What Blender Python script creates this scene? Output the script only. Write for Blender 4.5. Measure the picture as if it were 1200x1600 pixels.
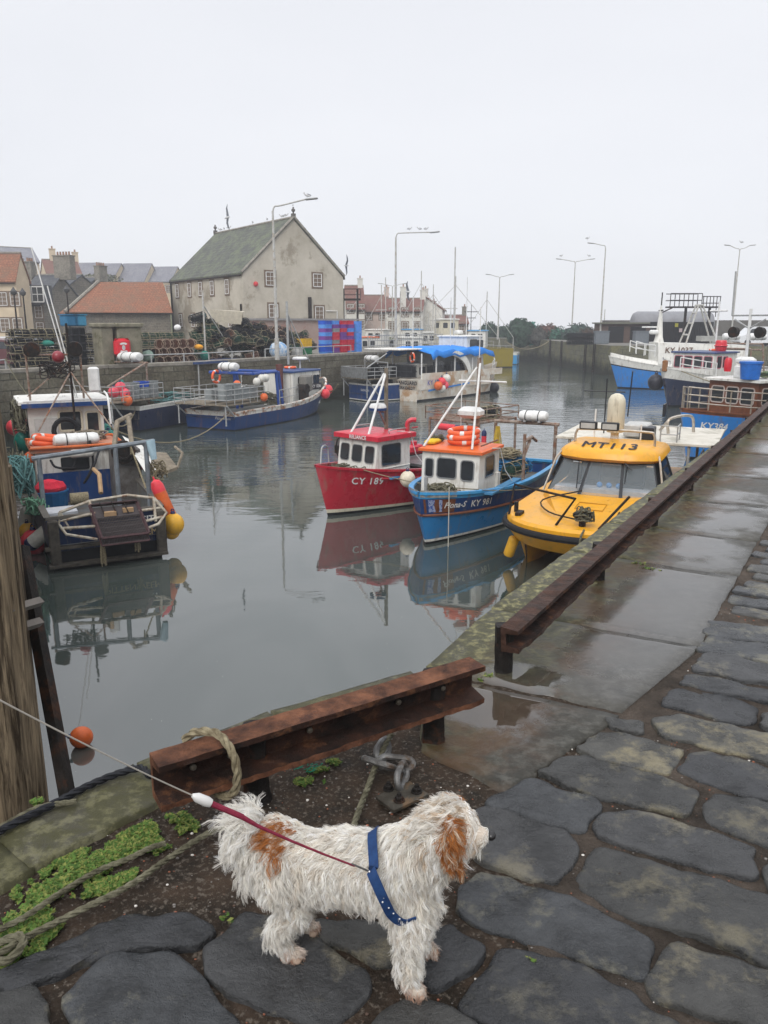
import bpy, bmesh, math, random
import numpy as np
from mathutils import Vector, Matrix, noise as mnoise
random.seed(7); RNG = np.random.default_rng(7)
PI = math.pi; R = math.radians
for o in list(bpy.data.objects): bpy.data.objects.remove(o)
SC = bpy.context.scene; COL = SC.collection
# ---------------- camera, sky, sun, exposure ----------------
EYE = 1.55; F = 1230.0; TH = math.atan(295 / F); ST, CT = math.sin(TH), math.cos(TH)
WZ = -3.65      # water level
QZ = -0.63      # top of the far quays
cd = bpy.data.cameras.new('camera'); cam = bpy.data.objects.new('camera', cd); COL.objects.link(cam)
cam.location = (0, 0, EYE); cam.rotation_euler = (PI / 2 - TH, 0, 0)
cd.sensor_fit = 'VERTICAL'; cd.sensor_height = 24; cd.lens = 24 * F / 1600
cd.clip_start = 0.05; cd.clip_end = 5000
SC.camera = cam
SC.render.resolution_x = 768; SC.render.resolution_y = 1024
W = bpy.data.worlds.new('World'); SC.world = W; W.use_nodes = True
nt = W.node_tree; nt.nodes.clear()
SUN_EL, SUN_AZ = R(48), R(200)
sky = nt.nodes.new('ShaderNodeTexSky'); sky.sky_type = 'NISHITA'; sky.sun_disc = False
sky.sun_elevation = SUN_EL; sky.sun_rotation = SUN_AZ
s1 = nt.nodes.new('ShaderNodeVectorMath'); s1.operation = 'SCALE'; s1.inputs['Scale'].default_value = 0.08
nt.links.new(sky.outputs[0], s1.inputs[0])
# overcast: an even cloud deck with soft unevenness, laid over the clear sky
tc = nt.nodes.new('ShaderNodeTexCoord'); nz = nt.nodes.new('ShaderNodeTexNoise')
mp = nt.nodes.new('ShaderNodeMapping'); mp.inputs['Scale'].default_value = (1, 1, 3)
nt.links.new(tc.outputs['Generated'], mp.inputs[0]); nt.links.new(mp.outputs[0], nz.inputs['Vector'])
nz.inputs['Scale'].default_value = 1.3; nz.inputs['Detail'].default_value = 3
cr = nt.nodes.new('ShaderNodeValToRGB'); nt.links.new(nz.outputs[0], cr.inputs[0])
cr.color_ramp.elements[0].position = .3; cr.color_ramp.elements[0].color = (.685, .698, .735, 1)
cr.color_ramp.elements[1].position = .7; cr.color_ramp.elements[1].color = (.745, .753, .785, 1)
mx = nt.nodes.new('ShaderNodeMixRGB'); mx.inputs[0].default_value = .93
# an overcast dome is about three times brighter overhead than at the horizon
sx = nt.nodes.new('ShaderNodeSeparateXYZ'); nt.links.new(tc.outputs['Generated'], sx.inputs[0])
zr = nt.nodes.new('ShaderNodeMapRange'); zr.interpolation_type = 'SMOOTHSTEP'; nt.links.new(sx.outputs[2], zr.inputs[0])
for i_, v_ in enumerate((.38, 1.0, 1.0, 2.0)): zr.inputs[i_ + 1].default_value = v_
nt.links.new(s1.outputs[0], mx.inputs[1]); nt.links.new(cr.outputs[0], mx.inputs[2])
bgn = nt.nodes.new('ShaderNodeBackground'); bgn.inputs['Strength'].default_value = 1.0
wo = nt.nodes.new('ShaderNodeOutputWorld')
nt.links.new(mx.outputs[0], bgn.inputs[0]); nt.links.new(zr.outputs[0], bgn.inputs['Strength']); nt.links.new(bgn.outputs[0], wo.inputs[0])
sd = bpy.data.lights.new('sun', 'SUN'); sd.energy = 1.5; sd.angle = R(35); sd.color = (1, .97, .93)
so = bpy.data.objects.new('sun', sd); COL.objects.link(so); so.location = (0, 0, 30)
so.rotation_euler = (R(46), 0, R(-18))
SC.view_settings.view_transform = 'Standard'; SC.view_settings.look = 'None'
SC.view_settings.exposure = 0.36; SC.view_settings.gamma = 1
SC.render.engine = 'CYCLES'

# ---------------- where a point of the place lies ----------------
def ray(px, py):
    a = (px - 600) / F; b = (800 - py) / F
    return Vector((a, CT + b * ST, -ST + b * CT))
def G(px, py, z=0.0):
    d = ray(px, py); t = (z - EYE) / d.z
    return Vector((d.x * t, d.y * t, z))
def D(px, py, Y):
    d = ray(px, py); t = Y / d.y
    return Vector((d.x * t, Y, EYE + d.z * t))

# ---------------- materials ----------------
MATS = {}
def M(name, c=(.5, .5, .5), c2=None, rough=.6, scale=6., bump=0., bscale=None, metal=0., lo=.35, hi=.65,
      detail=6., dist=.0, spec=.5, coat=0., attr=None, c3=None, s3=1.5, alpha=None, emit=None, rvar=0., streak=0):
    if name in MATS: return MATS[name]
    m = bpy.data.materials.new(name); m.use_nodes = True; MATS[name] = m
    t = m.node_tree; b = t.nodes['Principled BSDF']
    b.inputs['Roughness'].default_value = rough; b.inputs['Metallic'].default_value = metal
    b.inputs['Specular IOR Level'].default_value = spec * (.3 if rough >= .5 else (.6 if rough >= .38 else 1)); b.inputs['Coat Weight'].default_value = coat
    b.inputs['Coat Roughness'].default_value = .12
    if c2 is None: c2 = tuple(x * .78 for x in c)
    co = t.nodes.new('ShaderNodeTexCoord')
    n = t.nodes.new('ShaderNodeTexNoise'); n.inputs['Scale'].default_value = scale
    n.inputs['Detail'].default_value = detail; n.inputs['Distortion'].default_value = dist
    n.inputs['Roughness'].default_value = .65
    t.links.new(co.outputs['Object'], n.inputs['Vector'])
    r = t.nodes.new('ShaderNodeValToRGB'); t.links.new(n.outputs[0], r.inputs[0])
    r.color_ramp.elements[0].position = lo; r.color_ramp.elements[0].color = (*c2, 1)
    r.color_ramp.elements[1].position = hi; r.color_ramp.elements[1].color = (*c, 1)
    out = r.outputs[0]
    if c3 is not None:
        n3 = t.nodes.new('ShaderNodeTexNoise'); n3.inputs['Scale'].default_value = s3; n3.inputs['Detail'].default_value = 8
        n3.inputs['Roughness'].default_value = .7
        if streak:
            m3 = t.nodes.new('ShaderNodeMapping'); m3.inputs['Scale'].default_value = (1.6, 1.6, .28); t.links.new(co.outputs['Object'], m3.inputs[0]); t.links.new(m3.outputs[0], n3.inputs['Vector'])
        else: t.links.new(co.outputs['Object'], n3.inputs['Vector'])
        r3 = t.nodes.new('ShaderNodeValToRGB'); t.links.new(n3.outputs[0], r3.inputs[0])
        r3.color_ramp.elements[0].position = .53; r3.color_ramp.elements[1].position = .62
        mm = t.nodes.new('ShaderNodeMixRGB'); t.links.new(r3.outputs[0], mm.inputs[0]); t.links.new(out, mm.inputs[1])
        mm.inputs[2].default_value = (*c3, 1); out = mm.outputs[0]
    if attr:
        a = t.nodes.new('ShaderNodeAttribute'); a.attribute_name = attr
        mm = t.nodes.new('ShaderNodeMixRGB'); mm.blend_type = 'MULTIPLY'; mm.inputs[0].default_value = 1
        t.links.new(out, mm.inputs[1]); t.links.new(a.outputs['Color'], mm.inputs[2]); out = mm.outputs[0]
    t.links.new(out, b.inputs['Base Color'])
    if rvar:
        mr = t.nodes.new('ShaderNodeMapRange'); t.links.new(n.outputs[0], mr.inputs[0])
        mr.inputs[1].default_value = .3; mr.inputs[2].default_value = .7
        mr.inputs[3].default_value = max(0.02, rough - rvar); mr.inputs[4].default_value = min(1, rough + rvar)
        t.links.new(mr.outputs[0], b.inputs['Roughness'])
    if bump:
        bn = n
        if bscale:
            bn = t.nodes.new('ShaderNodeTexNoise'); bn.inputs['Scale'].default_value = bscale; bn.inputs['Detail'].default_value = 8
            bn.inputs['Roughness'].default_value = .7
            t.links.new(co.outputs['Object'], bn.inputs['Vector'])
        bp = t.nodes.new('ShaderNodeBump'); bp.inputs['Strength'].default_value = bump; bp.inputs['Distance'].default_value = .02
        t.links.new(bn.outputs[0], bp.inputs['Height']); t.links.new(bp.outputs[0], b.inputs['Normal'])
    if alpha is not None:
        b.inputs['Alpha'].default_value = alpha
    if emit: b.inputs['Emission Color'].default_value = (*emit, 1); b.inputs['Emission Strength'].default_value = 1
    return m
def paint(name, c, rough=.38, dirt=(.16, .12, .08), **k):       # boat paint: slightly chalky, dirty in patches
    return M(name, c, tuple(x * .88 for x in c), rough=rough, scale=3, c3=tuple(.56 * a + .44 * d for a, d in zip(c, dirt)), s3=3.4, streak=1,
             bump=.12, bscale=14, rvar=.1, **k)
def wall_mat(name, c, c2, c3, mortar, sx=.9, sz=.42, green=None, zgreen=None, rough=.9, bump=.8, bw=.5, rh=.25):
    """masonry: brick texture on the wall's own length and height, patchy, weed green near the tide line"""
    if name in MATS: return MATS[name]
    m = bpy.data.materials.new(name); m.use_nodes = True; MATS[name] = m
    t = m.node_tree; b = t.nodes['Principled BSDF']; b.inputs['Roughness'].default_value = rough; b.inputs['Specular IOR Level'].default_value = .15
    uv = t.nodes.new('ShaderNodeUVMap')
    br = t.nodes.new('ShaderNodeTexBrick'); t.links.new(uv.outputs[0], br.inputs['Vector'])
    br.inputs['Scale'].default_value = 1; br.inputs['Brick Width'].default_value = sx; br.inputs['Row Height'].default_value = sz
    br.inputs['Mortar Size'].default_value = .022; br.inputs['Mortar Smooth'].default_value = .5
    br.inputs['Color1'].default_value = (*c, 1); br.inputs['Color2'].default_value = (*c2, 1); br.inputs['Mortar'].default_value = (*mortar, 1)
    br.inputs['Bias'].default_value = 0
    co = t.nodes.new('ShaderNodeTexCoord')
    n = t.nodes.new('ShaderNodeTexNoise'); n.inputs['Scale'].default_value = .9; n.inputs['Detail'].default_value = 9; n.inputs['Roughness'].default_value = .75
    t.links.new(co.outputs['Object'], n.inputs['Vector'])
    r = t.nodes.new('ShaderNodeValToRGB'); t.links.new(n.outputs[0], r.inputs[0])
    r.color_ramp.elements[0].position = .45; r.color_ramp.elements[1].position = .62
    mm = t.nodes.new('ShaderNodeMixRGB'); t.links.new(r.outputs[0], mm.inputs[0]); t.links.new(br.outputs[0], mm.inputs[1]); mm.inputs[2].default_value = (*c3, 1)
    out = mm.outputs[0]
    if green:
        g = t.nodes.new('ShaderNodeNewGeometry'); sp = t.nodes.new('ShaderNodeSeparateXYZ'); t.links.new(g.outputs['Position'], sp.inputs[0])
        ad = t.nodes.new('ShaderNodeMath'); ad.operation = 'MULTIPLY_ADD'; t.links.new(n.outputs[0], ad.inputs[0]); ad.inputs[1].default_value = 2.2
        t.links.new(sp.outputs[2], ad.inputs[2])
        mr = t.nodes.new('ShaderNodeMapRange'); t.links.new(ad.outputs[0], mr.inputs[0])
        mr.inputs[1].default_value = zgreen + 1.1; mr.inputs[2].default_value = zgreen + 2.0; mr.inputs[3].default_value = .9; mr.inputs[4].default_value = 0
        m2 = t.nodes.new('ShaderNodeMixRGB'); t.links.new(mr.outputs[0], m2.inputs[0]); t.links.new(out, m2.inputs[1]); m2.inputs[2].default_value = (*green, 1)
        out = m2.outputs[0]
    n5 = t.nodes.new('ShaderNodeTexNoise'); n5.inputs['Scale'].default_value = 9; n5.inputs['Detail'].default_value = 6
    t.links.new(co.outputs['Object'], n5.inputs['Vector'])
    m3 = t.nodes.new('ShaderNodeMixRGB'); m3.blend_type = 'MULTIPLY'; m3.inputs[0].default_value = .7
    r5 = t.nodes.new('ShaderNodeValToRGB'); t.links.new(n5.outputs[0], r5.inputs[0]); r5.color_ramp.elements[0].color = (.45, .45, .45, 1)
    r5.color_ramp.elements[0].position = .3; r5.color_ramp.elements[1].position = .6
    t.links.new(out, m3.inputs[1]); t.links.new(r5.outputs[0], m3.inputs[2]); out = m3.outputs[0]
    t.links.new(out, b.inputs['Base Color'])
    ah = t.nodes.new('ShaderNodeMath'); ah.operation = 'MULTIPLY_ADD'; t.links.new(n5.outputs[0], ah.inputs[0]); ah.inputs[1].default_value = .8
    inv = t.nodes.new('ShaderNodeMath'); inv.operation = 'SUBTRACT'; inv.inputs[0].default_value = 1; t.links.new(br.outputs['Fac'], inv.inputs[1])
    t.links.new(inv.outputs[0], ah.inputs[2])
    bp = t.nodes.new('ShaderNodeBump'); bp.inputs['Strength'].default_value = bump; bp.inputs['Distance'].default_value = .04
    t.links.new(ah.outputs[0], bp.inputs['Height']); t.links.new(bp.outputs[0], b.inputs['Normal'])
    return m

# ---------------- mesh collecting ----------------
def link(o, parent=None):
    COL.objects.link(o)
    if parent: o.parent = parent
    return o
def tag(o, label=None, cat=None, group=None, kind=None):
    if label: o['label'] = label
    if cat: o['category'] = cat
    if group: o['group'] = group
    if kind: o['kind'] = kind
    return o
def thing(name, label, cat, loc=(0, 0, 0), rz=0., group=None):
    o = bpy.data.objects.new(name, None); COL.objects.link(o); o.empty_display_size = .2
    o.location = loc; o.rotation_euler = (0, 0, rz)
    return tag(o, label, cat, group)
class MB:
    def __init__(s): s.v = []; s.f = []; s.m = []; s.cm = 0
    def mat(s, i): s.cm = i; return s
    def add(s, vs, fs):
        k = len(s.v); s.v += [tuple(p) for p in vs]
        for f in fs: s.f.append([i + k for i in f]); s.m.append(s.cm)
        return s
    def quad(s, *p): return s.add(p, [list(range(len(p)))])
    def box(s, c, d, rz=0., rx=0., ry=0., bev=0.):
        x, y, z = d[0] / 2, d[1] / 2, d[2] / 2
        mt = Matrix.Translation(c) @ Matrix.Rotation(rz, 4, 'Z') @ Matrix.Rotation(ry, 4, 'Y') @ Matrix.Rotation(rx, 4, 'X')
        if bev <= 0:
            vs = [mt @ Vector(p) for p in ((-x, -y, -z), (x, -y, -z), (x, y, -z), (-x, y, -z), (-x, -y, z), (x, -y, z), (x, y, z), (-x, y, z))]
            return s.add(vs, [(0, 3, 2, 1), (4, 5, 6, 7), (0, 1, 5, 4), (1, 2, 6, 5), (2, 3, 7, 6), (3, 0, 4, 7)])
        b = min(bev, x * .9, y * .9, z * .9)
        rings = []
        for (zz, ins) in ((-z, b), (-z + b, 0), (z - b, 0), (z, b)):
            X, Y = x - ins, y - ins; cb = b
            rings.append([(X - cb, -Y, zz), (X, -Y + cb, zz), (X, Y - cb, zz), (X - cb, Y, zz), (-X + cb, Y, zz), (-X, Y - cb, zz), (-X, -Y + cb, zz), (-X + cb, -Y, zz)])
        vs = [mt @ Vector(p) for r_ in rings for p in r_]; fs = [tuple(range(7, -1, -1)), tuple(range(24, 32))]
        for i in range(3):
            for j in range(8):
                k = (j + 1) % 8; fs.append((i * 8 + j, i * 8 + k, i * 8 + 8 + k, i * 8 + 8 + j))
        return s.add(vs, fs)
    def tube(s, pts, r=.02, n=6, cap=True, close=False):
        pts = [Vector(p) for p in pts]; m = len(pts)
        rr = r if isinstance(r, (list, tuple)) else [r] * m
        prev = None; vs = []
        for i, p in enumerate(pts):
            if close: tn = (pts[(i + 1) % m] - pts[i - 1])
            else: tn = pts[min(i + 1, m - 1)] - pts[max(i - 1, 0)]
            tn = tn.normalized() if tn.length > 1e-9 else Vector((0, 0, 1))
            if prev is None:
                a = Vector((0, 0, 1)) if abs(tn.z) < .9 else Vector((1, 0, 0)); u = tn.cross(a).normalized()
            else: u = (prev - tn * prev.dot(tn)); u = u.normalized() if u.length > 1e-6 else tn.orthogonal().normalized()
            w = tn.cross(u); prev = u
            for j in range(n):
                a = 2 * PI * j / n; vs.append(p + (u * math.cos(a) + w * math.sin(a)) * rr[i])
        fs = []
        for i in range(m if close else m - 1):
            k = (i + 1) % m
            for j in range(n):
                l = (j + 1) % n; fs.append((i * n + j, i * n + l, k * n + l, k * n + j))
        if cap and not close: fs += [tuple(range(n - 1, -1, -1)), tuple(range((m - 1) * n, m * n))]
        return s.add(vs, fs)
    def rods(s, segs, r=.015, n=5):
        for a, b in segs: s.tube([a, b], r, n)
        return s
    def sphere(s, c, r, n=12, m=8, sc=(1, 1, 1), mt=None):
        vs = []; c = Vector(c)
        for i in range(m + 1):
            t = PI * i / m
            for j in range(n):
                a = 2 * PI * j / n
                p = Vector((math.sin(t) * math.cos(a) * r * sc[0], math.sin(t) * math.sin(a) * r * sc[1], math.cos(t) * r * sc[2]))
                if mt: p = mt @ p
                vs.append(c + p)
        fs = [(i * n + j, (i + 1) * n + j, (i + 1) * n + (j + 1) % n, i * n + (j + 1) % n) for i in range(m) for j in range(n)]
        return s.add(vs, fs)
    def lathe(s, c, prof, n=12, mt=None):        # prof [(r,z)...] from bottom up
        vs = []; c = Vector(c)
        for (r, z) in prof:
            for j in range(n):
                a = 2 * PI * j / n; p = Vector((r * math.cos(a), r * math.sin(a), z))
                if mt: p = mt @ p
                vs.append(c + p)
        fs = [(i * n + j, i * n + (j + 1) % n, (i + 1) * n + (j + 1) % n, (i + 1) * n + j) for i in range(len(prof) - 1) for j in range(n)]
        fs += [tuple(range(n - 1, -1, -1)), tuple(range((len(prof) - 1) * n, len(prof) * n))]
        return s.add(vs, fs)
    def torus(s, c, R_, r, n=20, m=8, mt=None):
        pts = []; c = Vector(c)
        for i in range(n):
            a = 2 * PI * i / n; p = Vector((R_ * math.cos(a), R_ * math.sin(a), 0))
            if mt: p = mt @ p
            pts.append(c + p)
        return s.tube(pts, r, m, close=True)
    def prism(s, poly, z0, z1):
        n = len(poly); vs = [(p[0], p[1], z0) for p in poly] + [(p[0], p[1], z1) for p in poly]
        return s.add(vs, [tuple(range(n - 1, -1, -1)), tuple(range(n, 2 * n))] + [(i, (i + 1) % n, n + (i + 1) % n, n + i) for i in range(n)])
    def build(s, name, mats, parent=None, smooth=False, org=None, uvwall=False):
        me = bpy.data.meshes.new(name)
        vs = s.v
        if org is not None: vs = [(p[0] - org[0], p[1] - org[1], p[2] - org[2]) for p in vs]
        me.from_pydata(vs, [], s.f); me.validate(clean_customdata=False)
        if not isinstance(mats, (list, tuple)): mats = [mats]
        for q in mats: me.materials.append(q)
        if len(mats) > 1 and len(me.polygons) == len(s.m): me.polygons.foreach_set('material_index', s.m)
        bm = bmesh.new(); bm.from_mesh(me); bmesh.ops.recalc_face_normals(bm, faces=bm.faces); bm.to_mesh(me); bm.free()
        if smooth:
            me.polygons.foreach_set('use_smooth', [True] * len(me.polygons))
            try: me.set_sharp_from_angle(angle=R(38))
            except Exception: pass
        if uvwall:                                # u = run along the wall, v = height
            uvl = me.uv_layers.new(name='UVMap')
            for p in me.polygons:
                nrm = p.normal
                for li in p.loop_indices:
                    c = me.vertices[me.loops[li].vertex_index].co
                    if abs(nrm.z) > .7: uv = (c.x, c.y)
                    else:
                        h = Vector((-nrm.y, nrm.x, 0)).normalized(); uv = (c.x * h.x + c.y * h.y, c.z)
                    uvl.data[li].uv = uv
        o = bpy.data.objects.new(name, me)
        link(o, parent)
        if org is not None and parent is None: o.location = org
        return o
def catenary(a, b, sag=.3, n=12):
    a, b = Vector(a), Vector(b)
    return [a.lerp(b, i / n) - Vector((0, 0, sag * 4 * (i / n) * (1 - i / n))) for i in range(n + 1)]
def smoothpath(pts, k=6):
    P = [Vector(p) for p in pts]; P = [P[0] * 2 - P[1]] + P + [P[-1] * 2 - P[-2]]; out = []
    for i in range(1, len(P) - 2):
        for j in range(k):
            t = j / k; a, b, c, d = P[i - 1:i + 3]
            out.append(.5 * ((2 * b) + (c - a) * t + (2 * a - 5 * b + 4 * c - d) * t * t + (3 * b - a - 3 * c + d) * t ** 3))
    out.append(P[-2]); return out
def rope_mb(mb, path, r, turns=14., strands=3, n=5):               # a laid rope: strands twisted round the path
    pts = [Vector(p) for p in path]
    dist = [0]
    for i in range(1, len(pts)): dist.append(dist[-1] + (pts[i] - pts[i - 1]).length)
    L = dist[-1]; step = max(r * .9, L / 260); N = max(8, int(L / step))
    res = []; k = 0
    for i in range(N + 1):
        d = L * i / N
        while k < len(dist) - 2 and dist[k + 1] < d: k += 1
        f = (d - dist[k]) / max(1e-9, dist[k + 1] - dist[k]); res.append((pts[k].lerp(pts[k + 1], f), d))
    for s_ in range(strands):
        out = []; prev = None
        for i, (p, d) in enumerate(res):
            tn = (res[min(i + 1, N)][0] - res[max(i - 1, 0)][0]).normalized()
            if prev is None: u = tn.orthogonal().normalized()
            else: u = (prev - tn * prev.dot(tn)).normalized()
            prev = u; w = tn.cross(u); a = 2 * PI * (s_ / strands + d / (r * turns))
            out.append(p + (u * math.cos(a) + w * math.sin(a)) * r * .52)
        mb.tube(out, r * .55, n)
    return mb
def copy_tree(o, parent=None):
    c = o.copy(); COL.objects.link(c)
    if parent: c.parent = parent
    for ch in list(o.children): copy_tree(ch, c)
    return c
def text_mb(txt, size, bold=0.0, shear=0., spacing=1.0, extrude=0.0):
    cu = bpy.data.curves.new('t', 'FONT'); cu.body = txt; cu.size = size; cu.shear = shear; cu.space_character = spacing; cu.extrude = extrude; cu.align_x = 'CENTER'; cu.align_y = 'CENTER'; cu.resolution_u = 3
    ob = bpy.data.objects.new('t', cu); COL.objects.link(ob)
    dg = bpy.context.evaluated_depsgraph_get(); me = bpy.data.meshes.new_from_object(ob.evaluated_get(dg))
    vs = [v.co.copy() for v in me.vertices]; fs = [list(p.vertices) for p in me.polygons]
    bpy.data.objects.remove(ob); bpy.data.curves.remove(cu); bpy.data.meshes.remove(me)
    if bold:                                  # heavier strokes: the letter laid again beside itself, each a hair proud of the last
        V0, F0 = vs, fs; vs, fs = [], []
        for k, (dx, dy) in enumerate(((0, 0), (1, 0), (-1, 0), (0, 1), (0, -1))):
            n = len(vs); vs += [Vector((v.x + dx * size * .022, v.y + dy * size * .022, k * .0012)) for v in V0]; fs += [[i + n for i in f] for f in F0]
    return vs, fs
def text_on(name, txt, size, origin, right, up, mat, parent=None, **k):
    vs, fs = text_mb(txt, size, **k); o, r_, u_ = Vector(origin), Vector(right).normalized(), Vector(up).normalized(); nn = r_.cross(u_)
    return MB().add([o + r_ * v.x + u_ * v.y + nn * v.z for v in vs], fs).build(name, mat, parent)
# ================= NEAR QUAY =================
EDGE = [(-6.5, -3.6), (-1.6, 1.62), (-1.22, 2.17), (-.88, 2.57), (-.45, 2.96), (.15, 3.36), (.59, 4.16)]
UD = Vector((.523, .852, 0)); ND = Vector((.852, -.523, 0)); P0 = Vector((.59, 4.16, 0))
def uv(p): q = Vector((p[0], p[1], 0)) - P0; return q.dot(UD), q.dot(ND)
def xy(u, v, z=0): q = P0 + UD * u + ND * v; return Vector((q.x, q.y, z))
BORD_V = 1.13
END = 62.0
# body of the quay (masonry face towards the water, earth top just below the paving)
mq = MB()
farp = xy(END, 0); farq = xy(END, 30)
poly = EDGE + [(farp.x, farp.y), (farq.x, farq.y), (30, -8), (-6.5, -8)]
mq.prism(poly, -7, -.05)
quay = mq.build('quay_wall', wall_mat('quay_masonry', (.10, .095, .08), (.14, .13, .10), (.07, .07, .055), (.03, .03, .025), green=(.035, .045, .018), zgreen=-2.4), uvwall=True)
tag(quay, kind='structure')
# --- the ground material: wet concrete / stone slabs with lichen at the edge, rust below the rail and standing water
def slab_mat():
    m = bpy.data.materials.new('wet_slabs'); m.use_nodes = True; t = m.node_tree; b = t.nodes['Principled BSDF']
    N = t.nodes.new; L = t.links.new
    g = N('ShaderNodeNewGeometry')
    def dot(vec, off):
        s_ = N('ShaderNodeVectorMath'); s_.operation = 'SUBTRACT'; L(g.outputs['Position'], s_.inputs[0]); s_.inputs[1].default_value = off
        d = N('ShaderNodeVectorMath'); d.operation = 'DOT_PRODUCT'; L(s_.outputs[0], d.inputs[0]); d.inputs[1].default_value = vec
        return d.outputs['Value']
    def noise(sc, det=6, ro=.65, di=0, st=None):
        n = N('ShaderNodeTexNoise'); n.inputs['Scale'].default_value = sc; n.inputs['Detail'].default_value = det
        n.inputs['Roughness'].default_value = ro; n.inputs['Distortion'].default_value = di; L(g.outputs['Position'], n.inputs['Vector']); return n.outputs[0]
    def math_(op, a, b_=None, c=None):
        n = N('ShaderNodeMath'); n.operation = op
        for i, x in enumerate((a, b_, c)):
            if x is None: continue
            if isinstance(x, (int, float)): n.inputs[i].default_value = x
            else: L(x, n.inputs[i])
        return n.outputs[0]
    def mr(x, a, b_, c=0., d=1., smooth=True):
        n = N('ShaderNodeMapRange'); n.interpolation_type = 'SMOOTHSTEP' if smooth else 'LINEAR'
        L(x, n.inputs[0])
        for i, q in enumerate((a, b_, c, d)): n.inputs[i + 1].default_value = q
        return n.outputs[0]
    def mix(fac, a, c2):
        n = N('ShaderNodeMixRGB')
        if isinstance(fac, float): n.inputs[0].default_value = fac
        else: L(fac, n.inputs[0])
        for i, q in ((1, a), (2, c2)):
            if isinstance(q, tuple): n.inputs[i].default_value = (*q, 1)
            else: L(q, n.inputs[i])
        return n.outputs[0]
    v = dot((.852, -.523, 0), tuple(P0)); u = dot((.523, .852, 0), tuple(P0))
    nb = noise(1.3, 8, .7); nf = noise(16, 8, .75); nm = noise(4.5, 7, .7, .6); nl = noise(.75, 4, .6)
    base = mix(mr(nb, .38, .62), (.028, .027, .022), (.060, .056, .046))
    base = mix(mr(nf, .42, .66, 0., .5), base, (.13, .127, .112))
    # worn pale grey band
    vv = math_('ADD', v, math_('MULTIPLY_ADD', nm, .9, -.45))
    side = mr(u, -1.3, -.1, .3, 1.)
    olive = math_('MULTIPLY', mr(vv, .35, .75, 1., 0.), mr(nm, .34, .52, .25, 1.))
    base = mix(olive, base, (.052, .05, .024))
    lich = math_('MULTIPLY', side, math_('MULTIPLY', mr(vv, .1, .72, 1., 0.), mr(nf, .47, .62)))
    base = mix(lich, base, (.24, .225, .12))
    rv = math_('SUBTRACT', v, .52); rv = math_('ABSOLUTE', math_('ADD', rv, math_('MULTIPLY_ADD', nm, .5, -.25)))
    rust = math_('MULTIPLY', mr(rv, .05, .38, 1., 0.), mr(noise(1.9, 6, .7), .40, .55))
    base = mix(math_('MULTIPLY', rust, .5), base, (.09, .038, .013))
    # standing water: slight hollows along the middle of the strip
    pv = math_('ABSOLUTE', math_('SUBTRACT', math_('ADD', v, math_('MULTIPLY_ADD', nl, .8, -.4)), .86))
    pud = math_('MULTIPLY', mr(pv, .08, .5, 1., 0.), mr(math_('ADD', nl, math_('MULTIPLY', nb, .25)), .60, .72))
    pu2 = math_('MULTIPLY', mr(math_('ABSOLUTE', math_('SUBTRACT', v, .82)), .08, .5, 1., 0.), mr(math_('ABSOLUTE', math_('SUBTRACT', u, math_('MULTIPLY_ADD', nm, .5, .15))), .4, 1.5, 1., 0.))
    pu3 = math_('MULTIPLY', mr(math_('ABSOLUTE', math_('SUBTRACT', v, math_('MULTIPLY_ADD', nm, .3, .36))), .13, .22, 1., 0.), mr(math_('ABSOLUTE', math_('ADD', u, math_('MULTIPLY_ADD', nm, .3, .78))), .28, .36, 1., 0.))
    pud = math_('MAXIMUM', math_('MAXIMUM', pud, pu2), pu3)
    base = mix(math_('MULTIPLY', pud, .55), base, (.04, .038, .035))
    L(base, b.inputs['Base Color'])
    ro = math_('MULTIPLY_ADD', nb, .55, .2); ro = math_('MULTIPLY_ADD', lich, .4, ro)
    ro = math_('MULTIPLY', ro, math_('SUBTRACT', 1., math_('MULTIPLY', pud, .93)))
    L(math_('MAXIMUM', ro, .03), b.inputs['Roughness']); 
    L(math_('MULTIPLY_ADD', pud, .85, .2), b.inputs['Specular IOR Level'])
    h = math_('ADD', math_('MULTIPLY', nf, .5), math_('MULTIPLY', nm, 1.))
    bp = N('ShaderNodeBump'); bp.inputs['Distance'].default_value = .02
    L(math_('MULTIPLY_ADD', pud, -.5, .5), bp.inputs['Strength']); L(h, bp.inputs['Height']); L(bp.outputs[0], b.inputs['Normal'])
    return m
SLAB = slab_mat()
SOIL = M('wet_soil', (.058, .04, .028), (.018, .014, .010), rough=.75, scale=9, bump=1., bscale=34, c3=(.12, .10, .08), s3=60, rvar=.25)
def inpoly(x, y, P):
    c = False; j = len(P) - 1
    for i in range(len(P)):
        if (P[i][1] > y) != (P[j][1] > y) and x < (P[j][0] - P[i][0]) * (y - P[i][1]) / (P[j][1] - P[i][1]) + P[i][0]: c = not c
        j = i
    return c
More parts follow.
